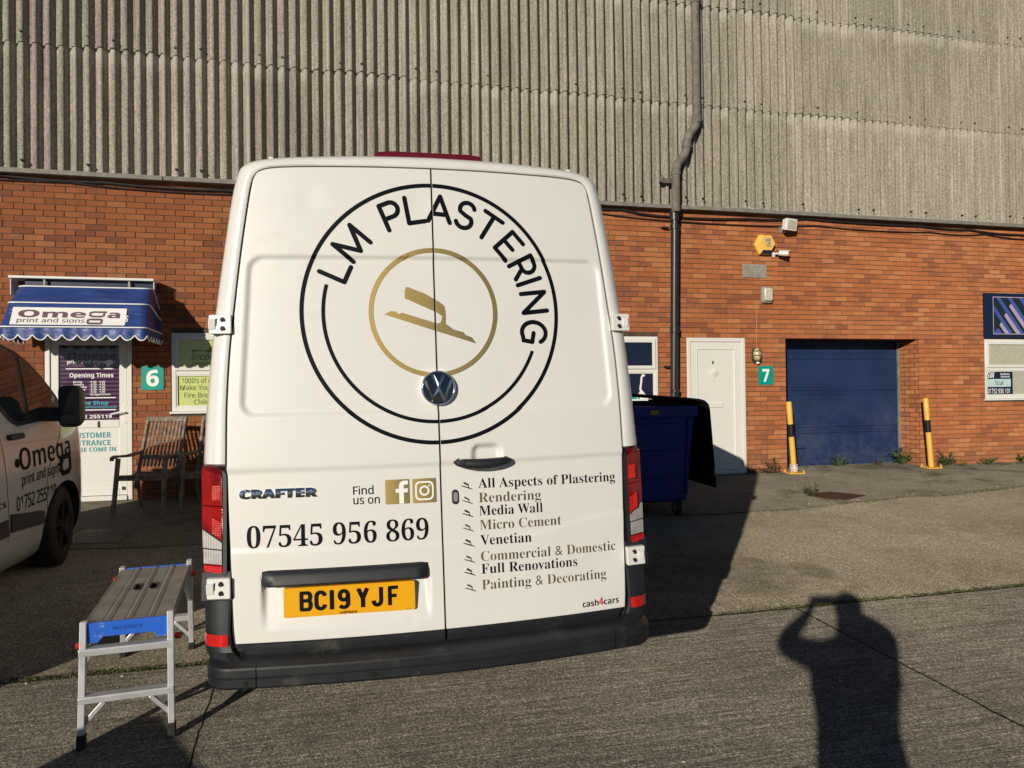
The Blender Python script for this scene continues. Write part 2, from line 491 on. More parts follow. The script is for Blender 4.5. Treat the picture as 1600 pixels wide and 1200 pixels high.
def ground_mat(name, cols, ridge, speck=1.0, joints=None, stain=0.35, gain=1.0, oil=0.0):
    mt, nt, bs = base_mat(name)
    v = coords(nt)
    big = noise(nt, v, 0.9, 6, 0.62)
    mid = noise(nt, v, 7.0, 5, 0.65)
    cc = mixc(nt, ramp(nt, math_(nt, 'ADD', math_(nt, 'MULTIPLY', big, 0.6), math_(nt, 'MULTIPLY', mid, 0.4)), [(0.36, 0.0), (0.64, 1.0)]), cols[0], cols[1])
    fine = noise(nt, v, 95, 3, 0.7)
    vo = node(nt, 'ShaderNodeTexVoronoi')
    nt.links.new(v, vo.inputs['Vector'])
    vo.inputs['Scale'].default_value = 125
    vs = node(nt, 'ShaderNodeSeparateColor')
    nt.links.new(vo.outputs['Color'], vs.inputs[0])
    stone = ramp(nt, vs.outputs[0], [(0.0, 0.42), (0.5, 0.92), (0.8, 1.25), (1.0, 2.1)])
    cc = mixc(nt, 0.95 * speck, cc, stone, 'MULTIPLY')
    cc = mixc(nt, 0.6 * speck, cc, ramp(nt, fine, [(0.33, 0.30), (0.5, 1.0), (0.68, 1.8)]), 'MULTIPLY')
    h = math_(nt, 'ADD', math_(nt, 'MULTIPLY', fine, 0.7), math_(nt, 'MULTIPLY', math_(nt, 'SUBTRACT', 1.0, vo.outputs['Distance']), 0.25))
    if ridge:
        rg = noise(nt, coords(nt, (1.6, 30, 1), rot=(0, 0, radians(2.0))), 1.6, 5, 0.68, 0.3)
        rg2 = noise(nt, coords(nt, (4, 120, 1), rot=(0, 0, radians(1.0))), 1.0, 3, 0.6)
        cc = mixc(nt, 0.65 * ridge, cc, ramp(nt, rg, [(0.36, 0.40), (0.5, 0.92), (0.66, 1.85)]), 'MULTIPLY')  # ridge highlights and darker hollows put into the colour
        h = math_(nt, 'ADD', h, math_(nt, 'MULTIPLY', rg, 1.7 * ridge))
        h = math_(nt, 'ADD', h, math_(nt, 'MULTIPLY', rg2, 0.8 * ridge))
    st = noise(nt, v, 1.7, 6, 0.7, 0.4)
    cc = mixc(nt, math_(nt, 'MULTIPLY', ramp(nt, st, [(0.54, 0.0), (0.70, 1.0)]), stain), cc, tuple(c * 0.42 for c in cols[0]))
    if oil:
        o1 = noise(nt, v, 0.55, 3, 0.5, 0.6)
        o2 = noise(nt, v, 5.5, 5, 0.65)
        of = ramp(nt, math_(nt, 'ADD', o1, math_(nt, 'MULTIPLY', o2, 0.22)), [(0.70, 0.0), (0.80, 1.0)])
        cc = mixc(nt, math_(nt, 'MULTIPLY', of, oil), cc, (0.045, 0.040, 0.034))
        pl = ramp(nt, noise(nt, coords(nt, loc=(7, 3, 0)), 2.6, 6, 0.72), [(0.62, 0.0), (0.70, 1.0)])
        cc = mixc(nt, math_(nt, 'MULTIPLY', pl, oil * 0.5), cc, tuple(min(1, c * 1.5) for c in cols[1]))
    if joints:
        tc = node(nt, 'ShaderNodeTexCoord')
        sx = node(nt, 'ShaderNodeSeparateXYZ')
        nt.links.new(tc.outputs['Object'], sx.inputs[0])
        wob = math_(nt, 'MULTIPLY', math_(nt, 'SUBTRACT', noise(nt, v, 6, 4), 0.5), 0.035)
        tot = None
        for axis, pos, wid in joints:
            d = math_(nt, 'ABSOLUTE', math_(nt, 'SUBTRACT', math_(nt, 'ADD', sx.outputs[axis], wob), pos))
            f = math_(nt, 'SUBTRACT', 1.0, math_(nt, 'DIVIDE', d, wid), clamp=True)
            tot = f if tot is None else math_(nt, 'MAXIMUM', tot, f)
        k = ramp(nt, tot, [(0.0, 0.0), (0.5, 1.0)])
        cc = mixc(nt, k, cc, mixc(nt, noise(nt, v, 18, 3), (0.018, 0.016, 0.010), (0.06, 0.06, 0.022)))
        h = math_(nt, 'SUBTRACT', h, math_(nt, 'MULTIPLY', tot, 3.0))
    cc = mixc(nt, 1.0, cc, (gain, gain, gain), 'MULTIPLY')
    nt.links.new(cc, bs.inputs['Base Color'])
    bs.inputs['Roughness'].default_value = 0.9
    bs.inputs['Diffuse Roughness'].default_value = 1.0
    bs.inputs['Specular IOR Level'].default_value = 0.25
    bump(nt, bs, h, 0.75, 0.007)
    return mt


MT['ground'] = ground_mat('aggregate_tarmac', ((0.20, 0.168, 0.125), (0.30, 0.26, 0.195)), 0.0, 1.0, stain=0.4, gain=0.80, oil=0.5)
MT['yard'] = ground_mat('tamped_concrete', ((0.205, 0.18, 0.145), (0.30, 0.27, 0.215)), 0.8, 0.9,
                        joints=((0, 3.24, 0.010), (0, -0.57, 0.0065), (0, 7.1, 0.010), (1, 4.63, 0.03)), stain=0.4, gain=0.72, oil=0.3)
MT['apron'] = ground_mat('smooth_old_concrete', ((0.17, 0.15, 0.115), (0.27, 0.24, 0.185)), 0.12, 0.8, stain=0.9, gain=0.66, oil=0.6)


def wood_mat():
    mt, nt, bs = base_mat('weathered_teak')
    v = coords(nt, (9, 9, 1.0))
    n1 = noise(nt, v, 4.0, 5, 0.6, 0.4)
    cc = ramp(nt, n1, [(0.3, (0.085, 0.066, 0.052)), (0.55, (0.23, 0.19, 0.152)), (0.75, (0.42, 0.37, 0.31))])
    nt.links.new(cc, bs.inputs['Base Color'])
    bs.inputs['Roughness'].default_value = 0.85
    bump(nt, bs, n1, 0.4, 0.004)
    return mt


MT['wood'] = wood_mat()


def garage_mat():
    mt, nt, bs = base_mat('dusty_blue_door_paint')
    v = coords(nt)
    n1 = noise(nt, coords(nt, (1.2, 1, 0.8)), 1.6, 6, 0.65)
    cc = mixc(nt, ramp(nt, n1, [(0.3, 0.0), (0.7, 1.0)]), (0.011, 0.025, 0.078), (0.017, 0.038, 0.110))
    tc = node(nt, 'ShaderNodeTexCoord')
    sx = node(nt, 'ShaderNodeSeparateXYZ')
    nt.links.new(tc.outputs['Object'], sx.inputs[0])
    low = ramp(nt, math_(nt, 'DIVIDE', sx.outputs[2], 2.5), [(0.22, 1.0), (0.68, 0.0)])      # splashed dust, thickest low down
    n2 = noise(nt, coords(nt, (1.3, 1, 1.3)), 1.4, 6, 0.7, 0.2)
    cc = mixc(nt, math_(nt, 'MULTIPLY', math_(nt, 'MULTIPLY', low, ramp(nt, n2, [(0.42, 0.0), (0.68, 1.0)])), 0.42), cc, (0.16, 0.18, 0.21))
    nt.links.new(cc, bs.inputs['Base Color'])
    bs.inputs['Roughness'].default_value = 0.45
    bump(nt, bs, n1, 0.1, 0.02)
    return mt


MT['garage'] = garage_mat()
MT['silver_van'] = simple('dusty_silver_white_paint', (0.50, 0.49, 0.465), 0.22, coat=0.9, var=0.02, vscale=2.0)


# ------------------------------------------------------------------ mesh helpers
WM = {}          # world matrix of every object while building


class MB:
    def __init__(s):
        s.v, s.f, s.mi = [], [], []

    def add(s, vs, fs, mi=0):
        k = len(s.v)
        s.v += [tuple(p) for p in vs]
        s.f += [tuple(i + k for i in f) for f in fs]
        s.mi += [mi] * len(fs)
        return s

    def box(s, x0, x1, y0, y1, z0, z1, mi=0, mat=None):
        vs = [(x, y, z) for z in (z0, z1) for y in (y0, y1) for x in (x0, x1)]
        if mat:
            vs = [mat @ Vector(p) for p in vs]
        return s.add(vs, [(0, 2, 3, 1), (4, 5, 7, 6), (0, 1, 5, 4), (2, 6, 7, 3), (0, 4, 6, 2), (1, 3, 7, 5)], mi)

    def prism(s, poly, f0, f1, mi=0):
        """poly: 2D outline; f0, f1: maps (u, v) -> 3D for the two end caps"""
        n = len(poly)
        vs = [f0(*p) for p in poly] + [f1(*p) for p in poly]
        fs = [tuple(range(n)), tuple(range(2 * n - 1, n - 1, -1))]
        fs += [(i, n + i, n + (i + 1) % n, (i + 1) % n) for i in range(n)]
        return s.add(vs, fs, mi)

    def loft(s, rings, closed=True, caps=(True, True), mi=0):
        n = len(rings[0])
        vs = [p for r in rings for p in r]
        fs = []
        for a in range(len(rings) - 1):
            for i in range(n if closed else n - 1):
                j = (i + 1) % n
                fs.append((a * n + i, a * n + j, (a + 1) * n + j, (a + 1) * n + i))
        if caps[0]:
            fs.append(tuple(range(n - 1, -1, -1)))
        if caps[1]:
            fs.append(tuple(range((len(rings) - 1) * n, len(rings) * n)))
        return s.add(vs, fs, mi)

    def tube(s, pts, r, n=10, mi=0, caps=True):
        pts = [Vector(p) for p in pts]
        rs = r if isinstance(r, (list, tuple)) else [r] * len(pts)
        rings, ref = [], None
        for i, p in enumerate(pts):
            t = (pts[min(i + 1, len(pts) - 1)] - pts[max(i - 1, 0)]).normalized()
            if ref is None:
                ref = Vector((0, 0, 1)) if abs(t.z) < 0.9 else Vector((1, 0, 0))
            a = (ref - t * ref.dot(t)).normalized()
            ref = a
            b = t.cross(a)
            rings.append([p + (a * cos(2 * pi * k / n) + b * sin(2 * pi * k / n)) * rs[i] for k in range(n)])
        return s.loft(rings, True, (caps, caps), mi)

    def beam(s, a, b, wx, wy, up=(0, 0, 1), mi=0):
        a, b = Vector(a), Vector(b)
        t = (b - a).normalized()
        up = Vector(up)
        sx = t.cross(up).normalized()
        sy = sx.cross(t).normalized()
        rings = [[p + sx * (i * wx / 2) + sy * (j * wy / 2) for i, j in ((-1, -1), (1, -1), (1, 1), (-1, 1))] for p in (a, b)]
        return s.loft(rings, True, (True, True), mi)

    def grid(s, fn, nu, nv, mi=0):
        vs = [fn(i / nu, j / nv) for j in range(nv + 1) for i in range(nu + 1)]
        fs = [(j * (nu + 1) + i, j * (nu + 1) + i + 1, (j + 1) * (nu + 1) + i + 1, (j + 1) * (nu + 1) + i) for j in range(nv) for i in range(nu)]
        return s.add(vs, fs, mi)

    def ball(s, c, rx, ry, rz, nu=16, nv=10, mi=0):
        c = Vector(c)
        rings = []
        for j in range(1, nv):
            th = pi * j / nv
            rings.append([c + Vector((rx * sin(th) * cos(2 * pi * i / nu), ry * sin(th) * sin(2 * pi * i / nu), rz * cos(th))) for i in range(nu)])
        return s.loft(rings, True, (True, True), mi)

    def build(s, name, mat, parent=None, world=False, smooth=35, bevel=0.0, seg=2, sharp_fix=True):
        me = bpy.data.meshes.new(name)
        vs = s.v
        if world and parent is not None:
            inv = WM[parent].inverted()
            vs = [inv @ Vector(p) for p in vs]
        me.from_pydata([tuple(p) for p in vs], [], s.f)
        bm = bmesh.new()
        bm.from_mesh(me)
        for f, k in zip(bm.faces, s.mi):
            f.material_index = k
        if sharp_fix:
            bmesh.ops.recalc_face_normals(bm, faces=bm.faces)
        if smooth:
            for f in bm.faces:
                f.smooth = True
        bm.to_mesh(me)
        bm.free()
        for mm in (mat if isinstance(mat, (list, tuple)) else [mat]):
            me.materials.append(MT[mm] if isinstance(mm, str) else mm)
        if smooth:
            me.set_sharp_from_angle(angle=radians(smooth))
        o = bpy.data.objects.new(name, me)
        C.objects.link(o)
        if bevel:
            md = o.modifiers.new('bevel', 'BEVEL')
            md.width = bevel
            md.segments = seg
            md.limit_method = 'ANGLE'
            md.angle_limit = radians(40)
            md.harden_normals = False
        if parent is not None:
            o.parent = parent
            WM[o] = WM[parent]
        else:
            WM[o] = Matrix()
        return o


def tag(o, label, cat=None, group=None, kind=None):
    if label:
        o['label'] = label
    if cat:
        o['category'] = cat
    if group:
        o['group'] = group
    if kind:
        o['kind'] = kind
    return o


def thing(name, label, cat, loc=(0, 0, 0), mat=None, group=None):
    o = bpy.data.objects.new(name, None)
    o.empty_display_size = 0.1
    C.objects.link(o)
    mw = mat if mat is not None else Matrix.Translation(Vector(loc))
    o.matrix_world = mw
    WM[o] = mw.copy()
    return tag(o, label, cat, group)


def copy_tree(o, mw, parent=None):
    c = o.copy()
    C.objects.link(c)
    if parent is None:
        c.matrix_world = mw
        WM[c] = mw.copy()
    else:
        c.parent = parent
        WM[c] = WM[parent]
    for ch in list(o.children):
        copy_tree(ch, None, c)
    return c


# ------------------------------------------------------------------ lettering
def stylise(s, style):
    base = {'serif': (0x1D400, 0x1D41A, 0x1D7CE), 'bold': (0x1D5D4, 0x1D5EE, 0x1D7EC), 'plain': (0x1D5A0, 0x1D5BA, 0x1D7E2)}.get(style)
    if not base:
        return s
    r = ''
    for ch in s:
        if 'A' <= ch <= 'Z':
            r += chr(base[0] + ord(ch) - 65)
        elif 'a' <= ch <= 'z':
            r += chr(base[1] + ord(ch) - 97)
        elif '0' <= ch <= '9':
            r += chr(base[2] + ord(ch) - 48)
        else:
            r += ch
    return r


def text_geo(s, style, fat=0.0, spacing=1.0):
    cu = bpy.data.curves.new('lettering', 'FONT')
    cu.body = stylise(s, style)
    cu.size = 1.0
    cu.offset = fat
    cu.space_character = spacing
    cu.resolution_u = 5
    ob = bpy.data.objects.new('lettering', cu)
    C.objects.link(ob)
    dg = bpy.context.evaluated_depsgraph_get()
    me = bpy.data.meshes.new_from_object(ob.evaluated_get(dg))
    vs = [(p.co.x, p.co.y) for p in me.vertices]
    fs = [tuple(p.vertices) for p in me.polygons]
    bpy.data.meshes.remove(me)
    bpy.data.objects.remove(ob)
    bpy.data.curves.remove(cu)
    return vs, fs


CAPH = {}


def cap_h(style):
    if style not in CAPH:
        vs, _ = text_geo('H', style)
        CAPH[style] = max(p[1] for p in vs)
    return CAPH[style]


def flat_geo(vs, fs, fmap, name, mat, parent, d=0.0015, cut=None, maxlen=None, world=False):
    """lays flat 2D faces on a surface: fmap(u, v, d) -> 3D"""
    bm = bmesh.new()
    bv = [bm.verts.new((p[0], p[1], 0)) for p in vs]
    for f in fs:
        try:
            bm.faces.new([bv[i] for i in f])
        except ValueError:
            pass
    if cut:
        for a in cut:
            bmesh.ops.bisect_plane(bm, geom=bm.verts[:] + bm.edges[:] + bm.faces[:], plane_co=(a, 0, 0), plane_no=(1, 0, 0))
        kill = [f for f in bm.faces if cut[0] < f.calc_center_median().x < cut[1]]
        bmesh.ops.delete(bm, geom=kill, context='FACES')
    if maxlen:
        bmesh.ops.triangulate(bm, faces=bm.faces[:])
        for _ in range(6):
            es = [e for e in bm.edges if e.calc_length() > maxlen]
            if not es:
                break
            bmesh.ops.subdivide_edges(bm, edges=es, cuts=1)
            bmesh.ops.triangulate(bm, faces=bm.faces[:])
    inv = WM[parent].inverted() if (world and parent is not None) else None
    for v in bm.verts:
        p = Vector(fmap(v.co.x, v.co.y, d))
        v.co = inv @ p if inv is not None else p
    me = bpy.data.meshes.new(name)
    bm.to_mesh(me)
    bm.free()
    me.materials.append(MT[mat] if isinstance(mat, str) else mat)
    o = bpy.data.objects.new(name, me)
    C.objects.link(o)
    if parent is not None:
        o.parent = parent
        WM[o] = WM[parent]
    else:
        WM[o] = Matrix()
    return o


def text_in(s, style, u0, u1, v0, cap, fat=0.0, shear=0.0, spacing=1.0, rise=0.0):
    """text fitted from u0 to u1 with its baseline at v0 (+rise at u1) and capitals cap high"""
    vs, fs = text_geo(s, style, fat, spacing)
    xa, xb = min(p[0] for p in vs), max(p[0] for p in vs)
    kx = (u1 - u0) / (xb - xa)
    ky = cap / cap_h(style)
    out = []
    for p in vs:
        t = (p[0] - xa) / (xb - xa)
        out.append((u0 + (p[0] - xa) * kx + shear * p[1] * ky, v0 + p[1] * ky + rise * t))
    return out, fs


def by_word(geo, gap):
    """splits set text into words at gaps wider than gap"""
    vs, fs = geo
    iv = sorted((min(vs[i][0] for i in f), max(vs[i][0] for i in f), f) for f in fs)
    groups, end = [[]], None
    for a, b, f in iv:
        if end is not None and a - end > gap:
            groups.append([])
        groups[-1].append(f)
        end = b if end is None else max(end, b)
    out = []
    for g_ in groups:
        ids = sorted({i for f in g_ for i in f})
        mp_ = {i: k for k, i in enumerate(ids)}
        out.append(([vs[i] for i in ids], [tuple(mp_[i] for i in f) for f in g_]))
    return out


def join(*geos):
    V, F = [], []
    for vs, fs in geos:
        k = len(V)
        V += list(vs)
        F += [tuple(i + k for i in f) for f in fs]
    return V, F


def poly_geo(poly, holes=()):
    """filled outline (with holes) as triangles"""
    loops = [[Vector((p[0], p[1], 0)) for p in poly]] + [[Vector((p[0], p[1], 0)) for p in h] for h in holes]
    tr = tessellate_polygon(loops)
    flat = [(p.x, p.y) for l in loops for p in l]
    fs = []
    for a, b, c in tr:
        (x1, y1), (x2, y2), (x3, y3) = flat[a], flat[b], flat[c]
        fs.append((a, b, c) if (x2 - x1) * (y3 - y1) - (x3 - x1) * (y2 - y1) > 0 else (a, c, b))
    return flat, fs


def rect(u0, u1, v0, v1):
    return [(u0, v0), (u1, v0), (u1, v1), (u0, v1)], [(0, 1, 2, 3)]


def rrect(u0, u1, v0, v1, r, n=5):
    o = []
    for cx, cy, a in ((u1 - r, v0 + r, -90), (u1 - r, v1 - r, 0), (u0 + r, v1 - r, 90), (u0 + r, v0 + r, 180)):
        o += [(cx + r * cos(radians(a + 90 * k / n)), cy + r * sin(radians(a + 90 * k / n))) for k in range(n + 1)]
    return o


def ring_geo(cx, cy, r0, r1, a0=0.0, a1=360.0, n=180):
    vs, fs = [], []
    full = abs(a1 - a0) >= 360
    m_ = n if full else n + 1
    for i in range(m_):
        a = radians(a0 + (a1 - a0) * i / n)                # clockwise from the top
        for r in (r0, r1):
            vs.append((cx + r * sin(a), cy + r * cos(a)))
    for i in range(n):
        j = (i + 1) % m_
        fs.append((2 * i, 2 * j, 2 * j + 1, 2 * i + 1))
    return vs, fs


def stroke_outline(pts, wd, n=7, flat=False, miter=2.6):
    """a pen stroke of width wd along pts with round (or flat) ends, as quads and end fans"""
    pts = [Vector((p[0], p[1])) for p in pts]
    L, Rr = [], []
    for i, p in enumerate(pts):
        d0 = (p - pts[i - 1]).normalized() if i else None
        d1 = (pts[i + 1] - p).normalized() if i + 1 < len(pts) else None
        if d0 is None:
            nn, k = Vector((-d1.y, d1.x)), 1
        elif d1 is None:
            nn, k = Vector((-d0.y, d0.x)), 1
        else:
            b = d0 + d1
            if b.length < 1e-4:
                b = d0
            b.normalize()
            nn = Vector((-b.y, b.x))
            k = min(miter, 1 / max(0.25, nn.dot(Vector((-d0.y, d0.x)))))
        L.append(p + nn * wd / 2 * k)
        Rr.append(p - nn * wd / 2 * k)
    vs = [(p.x, p.y) for q in zip(L, Rr) for p in q]
    fs = [(2 * i, 2 * i + 1, 2 * i + 3, 2 * i + 2) for i in range(len(pts) - 1)]
    if not flat:
        for p, a, end in ((pts[0], L[0], 0), (pts[-1], Rr[-1], 1)):
            st = atan2((a - p).y, (a - p).x)
            k = len(vs)
            arc = [(p.x + wd / 2 * cos(st + pi * q / n), p.y + wd / 2 * sin(st + pi * q / n)) for q in range(n + 1)]
            vs += arc
            fs.append(tuple(range(k, k + n + 1)))
    return vs, fs


def strokes(list_of, wd, flat=False):
    return [stroke_outline(p, wd, flat=flat) for p in list_of]


def arc2(cx, cy, rx, ry, a0, a1, n=12):
    return [(cx + rx * cos(radians(a0 + (a1 - a0) * i / n)), cy + ry * sin(radians(a0 + (a1 - a0) * i / n))) for i in range(n + 1)]


def xf(geo, f):
    return [f(*p) for p in geo[0]], geo[1]


def wallmap(Y):
    return lambda u, v, d: (u, Y - d, v)
# ------------------------------------------------------------------ ground
def sheet(name, xs, ys, mat, lift, edge_fn=None):
    mb = MB()
    n = len(xs) - 1
    vs = [(x, y, gz(y) + lift) for y in ys for x in xs]
    fs = [(j * (n + 1) + i, j * (n + 1) + i + 1, (j + 1) * (n + 1) + i + 1, (j + 1) * (n + 1) + i) for j in range(len(ys) - 1) for i in range(n)]
    mb.add(vs, fs)
    return tag(mb.build(name, mat, smooth=0, sharp_fix=False), None, kind='structure')


sheet('ground', [-300, -20, 30, 300], [-300, -6, 0, 4, 10.6, 14, 300], 'ground', 0.0)
sheet('concrete_yard', [-60, -10, 30, 60], [-60, -6, 0, 4.63], 'yard', 0.005)


def apron_edge(x):
    return 7.62 + 0.10 * max(0, x - 4.5) + 0.035 * max(0, x - 6.5) + 0.05 * sin(x * 2.1) + 0.03 * sin(x * 5.3 + 1) + 0.015 * sin(x * 17)


mb = MB()
nx = 420
xs = [-14 + 40 * i / nx for i in range(nx + 1)]
vs, fs = [], []
for i, x in enumerate(xs):
    e = min(apron_edge(x), 9.0)
    vs += [(x, e - 0.012, gz(e) - 0.01), (x, e, gz(e) + 0.012), (x, 9.2, gz(9.2) + 0.012), (x, 10.75, gz(10.75) + 0.012)]
for i in range(nx):
    for k in range(3):
        a = i * 4 + k
        fs.append((a, a + 4, a + 5, a + 1))
mb.add(vs, fs)
tag(mb.build('pavement', 'apron', smooth=0, sharp_fix=False), None, kind='structure')

# ------------------------------------------------------------------ the industrial unit
YW = 10.18
unit = thing('industrial_unit', 'long brick and corrugated cement clad industrial unit behind both vans', 'building', (0.0, YW, 0.0))
OPEN = [(-3.28, -2.29, 0.45, 2.56), (-1.85, -0.55, 1.53, 2.57), (3.55, 4.87, 1.53, 2.57), (5.33, 6.32, 0.45, 2.56),
        (7.03, 9.53, 0.30, 2.565), (10.87, 13.2, 1.52, 2.57)]
YM = YW + 0.009                                          # the raked mortar lies behind the brick faces
BRX0, BRX1 = -7.0, 15.0                                  # every brick is modelled between these
xs = sorted({-14.0, 26.0, BRX0, BRX1} | {a for o in OPEN for a in o[:2]})
zs = sorted({-0.3, 4.5} | {a for o in OPEN for a in o[2:]})
mb = MB()
for i in range(len(xs) - 1):
    for j in range(len(zs) - 1):
        cx, cz = (xs[i] + xs[i + 1]) / 2, (zs[j] + zs[j + 1]) / 2
        if any(o[0] < cx < o[1] and o[2] < cz < o[3] for o in OPEN):
            continue
        mb.add([(xs[i], YM, zs[j]), (xs[i + 1], YM, zs[j]), (xs[i + 1], YM, zs[j + 1]), (xs[i], YM, zs[j + 1])], [(0, 1, 2, 3)], 0 if BRX0 <= xs[i] and xs[i + 1] <= BRX1 else 1)
for k, (a, b, c, d) in enumerate(OPEN):
    dp = 0.50 if k == 4 else 0.13
    y2 = YW + dp
    mb.add([(a, YW, c), (a, y2, c), (a, y2, d), (a, YW, d)], [(0, 3, 2, 1)], 1)
    mb.add([(b, YW, c), (b, y2, c), (b, y2, d), (b, YW, d)], [(0, 1, 2, 3)], 1)
    mb.add([(a, YW, d), (b, YW, d), (b, y2, d), (a, y2, d)], [(0, 1, 2, 3)], 1)
    mb.add([(a, YW, c), (b, YW, c), (b, y2, c), (a, y2, c)], [(0, 3, 2, 1)], 1)
mb.add([(-14, YM, -0.3), (-14, YM, 4.5), (-14, 11.0, 4.5), (-14, 11.0, -0.3)], [(0, 1, 2, 3)], 1)
mb.add([(26, YM, -0.3), (26, YM, 4.5), (26, 11.0, 4.5), (26, 11.0, -0.3)], [(0, 3, 2, 1)], 1)
rb = random.Random(77)
BW, BH, JT = 0.2265, 0.075, 0.0098
MIN = 0.012


def brick(x0, x1, z0, z1):
    if x1 - x0 < MIN or z1 - z0 < 0.008:
        return
    y = YW + rb.gauss(0, 0.0011)
    t0, t1 = rb.gauss(0, 0.0006), rb.gauss(0, 0.0006)
    c = 0.0022
    yb = YM + 0.002
    o = [(x0, z0), (x1, z0), (x1, z1), (x0, z1)]
    i_ = [(x0 + c, z0 + c), (x1 - c, z0 + c), (x1 - c, z1 - c), (x0 + c, z1 - c)]
    vs = [(p[0], yb, p[1]) for p in o] + [(p[0], y + 0.0016, p[1]) for p in o] + [(i_[0][0], y + t0, i_[0][1]), (i_[1][0], y - t0, i_[1][1]), (i_[2][0], y - t0 + t1, i_[2][1]), (i_[3][0], y + t0 + t1, i_[3][1])]
    fs = [(8, 9, 10, 11)]
    for q in range(4):
        n_ = (q + 1) % 4
        fs += [(q, n_, 4 + n_, 4 + q), (4 + q, 4 + n_, 8 + n_, 8 + q)]
    mb.add(vs, fs, 2)


for row in range(2, 60):
    z0, z1 = row * BH + JT / 2, (row + 1) * BH - JT / 2
    if z1 > 4.5:
        break
    wx = rb.gauss(0, 0.004)
    x = BRX0 + (BW / 2 if row % 2 else 0)
    while x < BRX1:
        a, b = x + JT / 2 + wx + rb.gauss(0, 0.0008), x + BW - JT / 2 + wx + rb.gauss(0, 0.0008)
        dz = rb.gauss(0, 0.0005)
        segs = [(a, b)]
        for o in OPEN:
            if o[2] < z1 - 0.012 and o[3] > z0 + 0.012:
                nw = []
                for p, q in segs:
                    if q <= o[0] or p >= o[1]:
                        nw.append((p, q))
                    else:
                        if p < o[0]:
                            nw.append((p, o[0]))
                        if q > o[1]:
                            nw.append((o[1], q))
                segs = nw
        for p, q in segs:
            brick(p, q, z0 + dz, z1 + dz)
        x += BW
mb.build('brick_wall', ['mortar', 'brick', 'brick_solid'], unit, world=True, smooth=0, sharp_fix=False)
mb = MB()
mb.box(-13.9, 25.9, 10.80, 34, -0.3, 9.35)
mb.build('inner_shell', 'dark_room', unit, world=True, smooth=0)

PIT = 0.1437
X0 = -2.895
COLW = PIT * 7


AMP = 0.037


def corr(x):
    t = 2 * pi * (x - X0) / PIT
    s = cos(t)
    # flat-crested profile with steep flanks
    return AMP * sin(pi / 2 * s)


BOLTS = []
for row, (z0, z1) in enumerate(((4.525, 6.14), (6.06, 7.66), (7.58, 9.4))):
    mb = MB()
    rr = random.Random(20 + row)
    for col in range(-11, 28):
        xa = X0 + col * COLW
        dev = rr.uniform(-0.003, 0.003)
        dz = rr.uniform(-0.012, 0.012) if row else rr.uniform(-0.004, 0.004)
        N = 150
        vs = []
        lev = [(z0 + dz, 0.034), (z0 + dz, 0.0)] + [(z0 + dz + (z1 - z0) * q / 4, 0.0) for q in range(1, 5)]
        for i in range(N + 1):
            u = i / N
            x = xa + u * (COLW + 0.045)
            for zz, back in lev:
                lap = 0.010 * (1 - u)
                over = 0.020 * (1 - (zz - z0) / (z1 - z0)) if row else 0.0
                vs.append((x, 10.112 - corr(x) - lap - over - dev + back, zz))
        nl = len(lev)
        fs = []
        for i in range(N):
            for k in range(nl - 1):
                a = i * nl + k
                fs.append((a, a + nl, a + nl + 1, a + 1))
        # visible thickness of the left edge of each sheet
        kk = len(vs)
        for k in range(1, nl):
            x, y, zz = vs[k]
            vs.append((x + 0.001, y + 0.010, zz))
        for k in range(nl - 2):
            fs.append((1 + k, 2 + k, kk + k + 1, kk + k))
        mb.add(vs, fs)
        for q in (1, 3):
            if rr.random() < 0.06:
                continue
            bx = xa + PIT * q + rr.uniform(-0.008, 0.008)
            bz = z0 + 0.10 + rr.uniform(-0.02, 0.02)
            yb = 10.112 - AMP - 0.014
            mb.tube([(bx, yb + 0.02, bz), (bx, yb - 0.014, bz)], 0.018, 8, mi=1)
            mb.tube([(bx, yb - 0.014, bz), (bx, yb - 0.03, bz)], 0.010, 6, mi=1)
    mb.build('cladding_course', ['cladding', 'iron'], unit, world=True, smooth=70, sharp_fix=False)
mb = MB()
x = -14.0
rr = random.Random(5)
while x < 26:
    x2 = x + 2.42
    t = rr.uniform(-0.006, 0.006)
    mb.box(x, x2 - 0.012, 10.055 + t, 10.172, 4.462 + t, 4.519 + t)
    x = x2
mb.build('flashing', 'flash', unit, world=True, smooth=0, bevel=0.004)

# cables strung under the flashing
def cable(name, label, pts, r, mat='rubber', amp=0.012):
    out = []
    for i in range(len(pts) - 1):
        a, b = Vector(pts[i]), Vector(pts[i + 1])
        for k in range(8):
            t = k / 8
            p = a.lerp(b, t)
            p.z -= amp * 4 * t * (1 - t)
            out.append(p)
    out.append(Vector(pts[-1]))
    m_ = MB()
    m_.tube(out, r, 7)
    return tag(m_.build(name, mat), label, 'cable')


cable('cable', 'thicker black cable sagging directly below the corrugated cladding', [(-12, 10.15, 4.45), (-3.7, 10.15, 4.44), (-2.6, 10.15, 4.42), (-1.2, 10.15, 4.40), (0.5, 10.15, 4.42), (3.2, 10.15, 4.44), (4.3, 10.15, 4.43), (5.0, 10.14, 4.36), (6.4, 10.14, 4.39), (7.4, 10.15, 4.44), (9.6, 10.15, 4.42), (10.6, 10.15, 4.40), (11.6, 10.15, 4.36), (14, 10.15, 4.4), (25, 10.15, 4.43)], 0.016, amp=0.018)
cable('cable', 'thin black cable looping lower under the cladding on the brickwork', [(-12, 10.155, 4.40), (-3.0, 10.155, 4.40), (-1.0, 10.155, 4.36), (1.0, 10.155, 4.38), (3.4, 10.155, 4.42), (5.2, 10.155, 4.30), (7.6, 10.155, 4.34), (9.8, 10.155, 4.33), (10.9, 10.155, 4.34), (12.2, 10.155, 4.30), (25, 10.155, 4.38)], 0.009, amp=0.03)

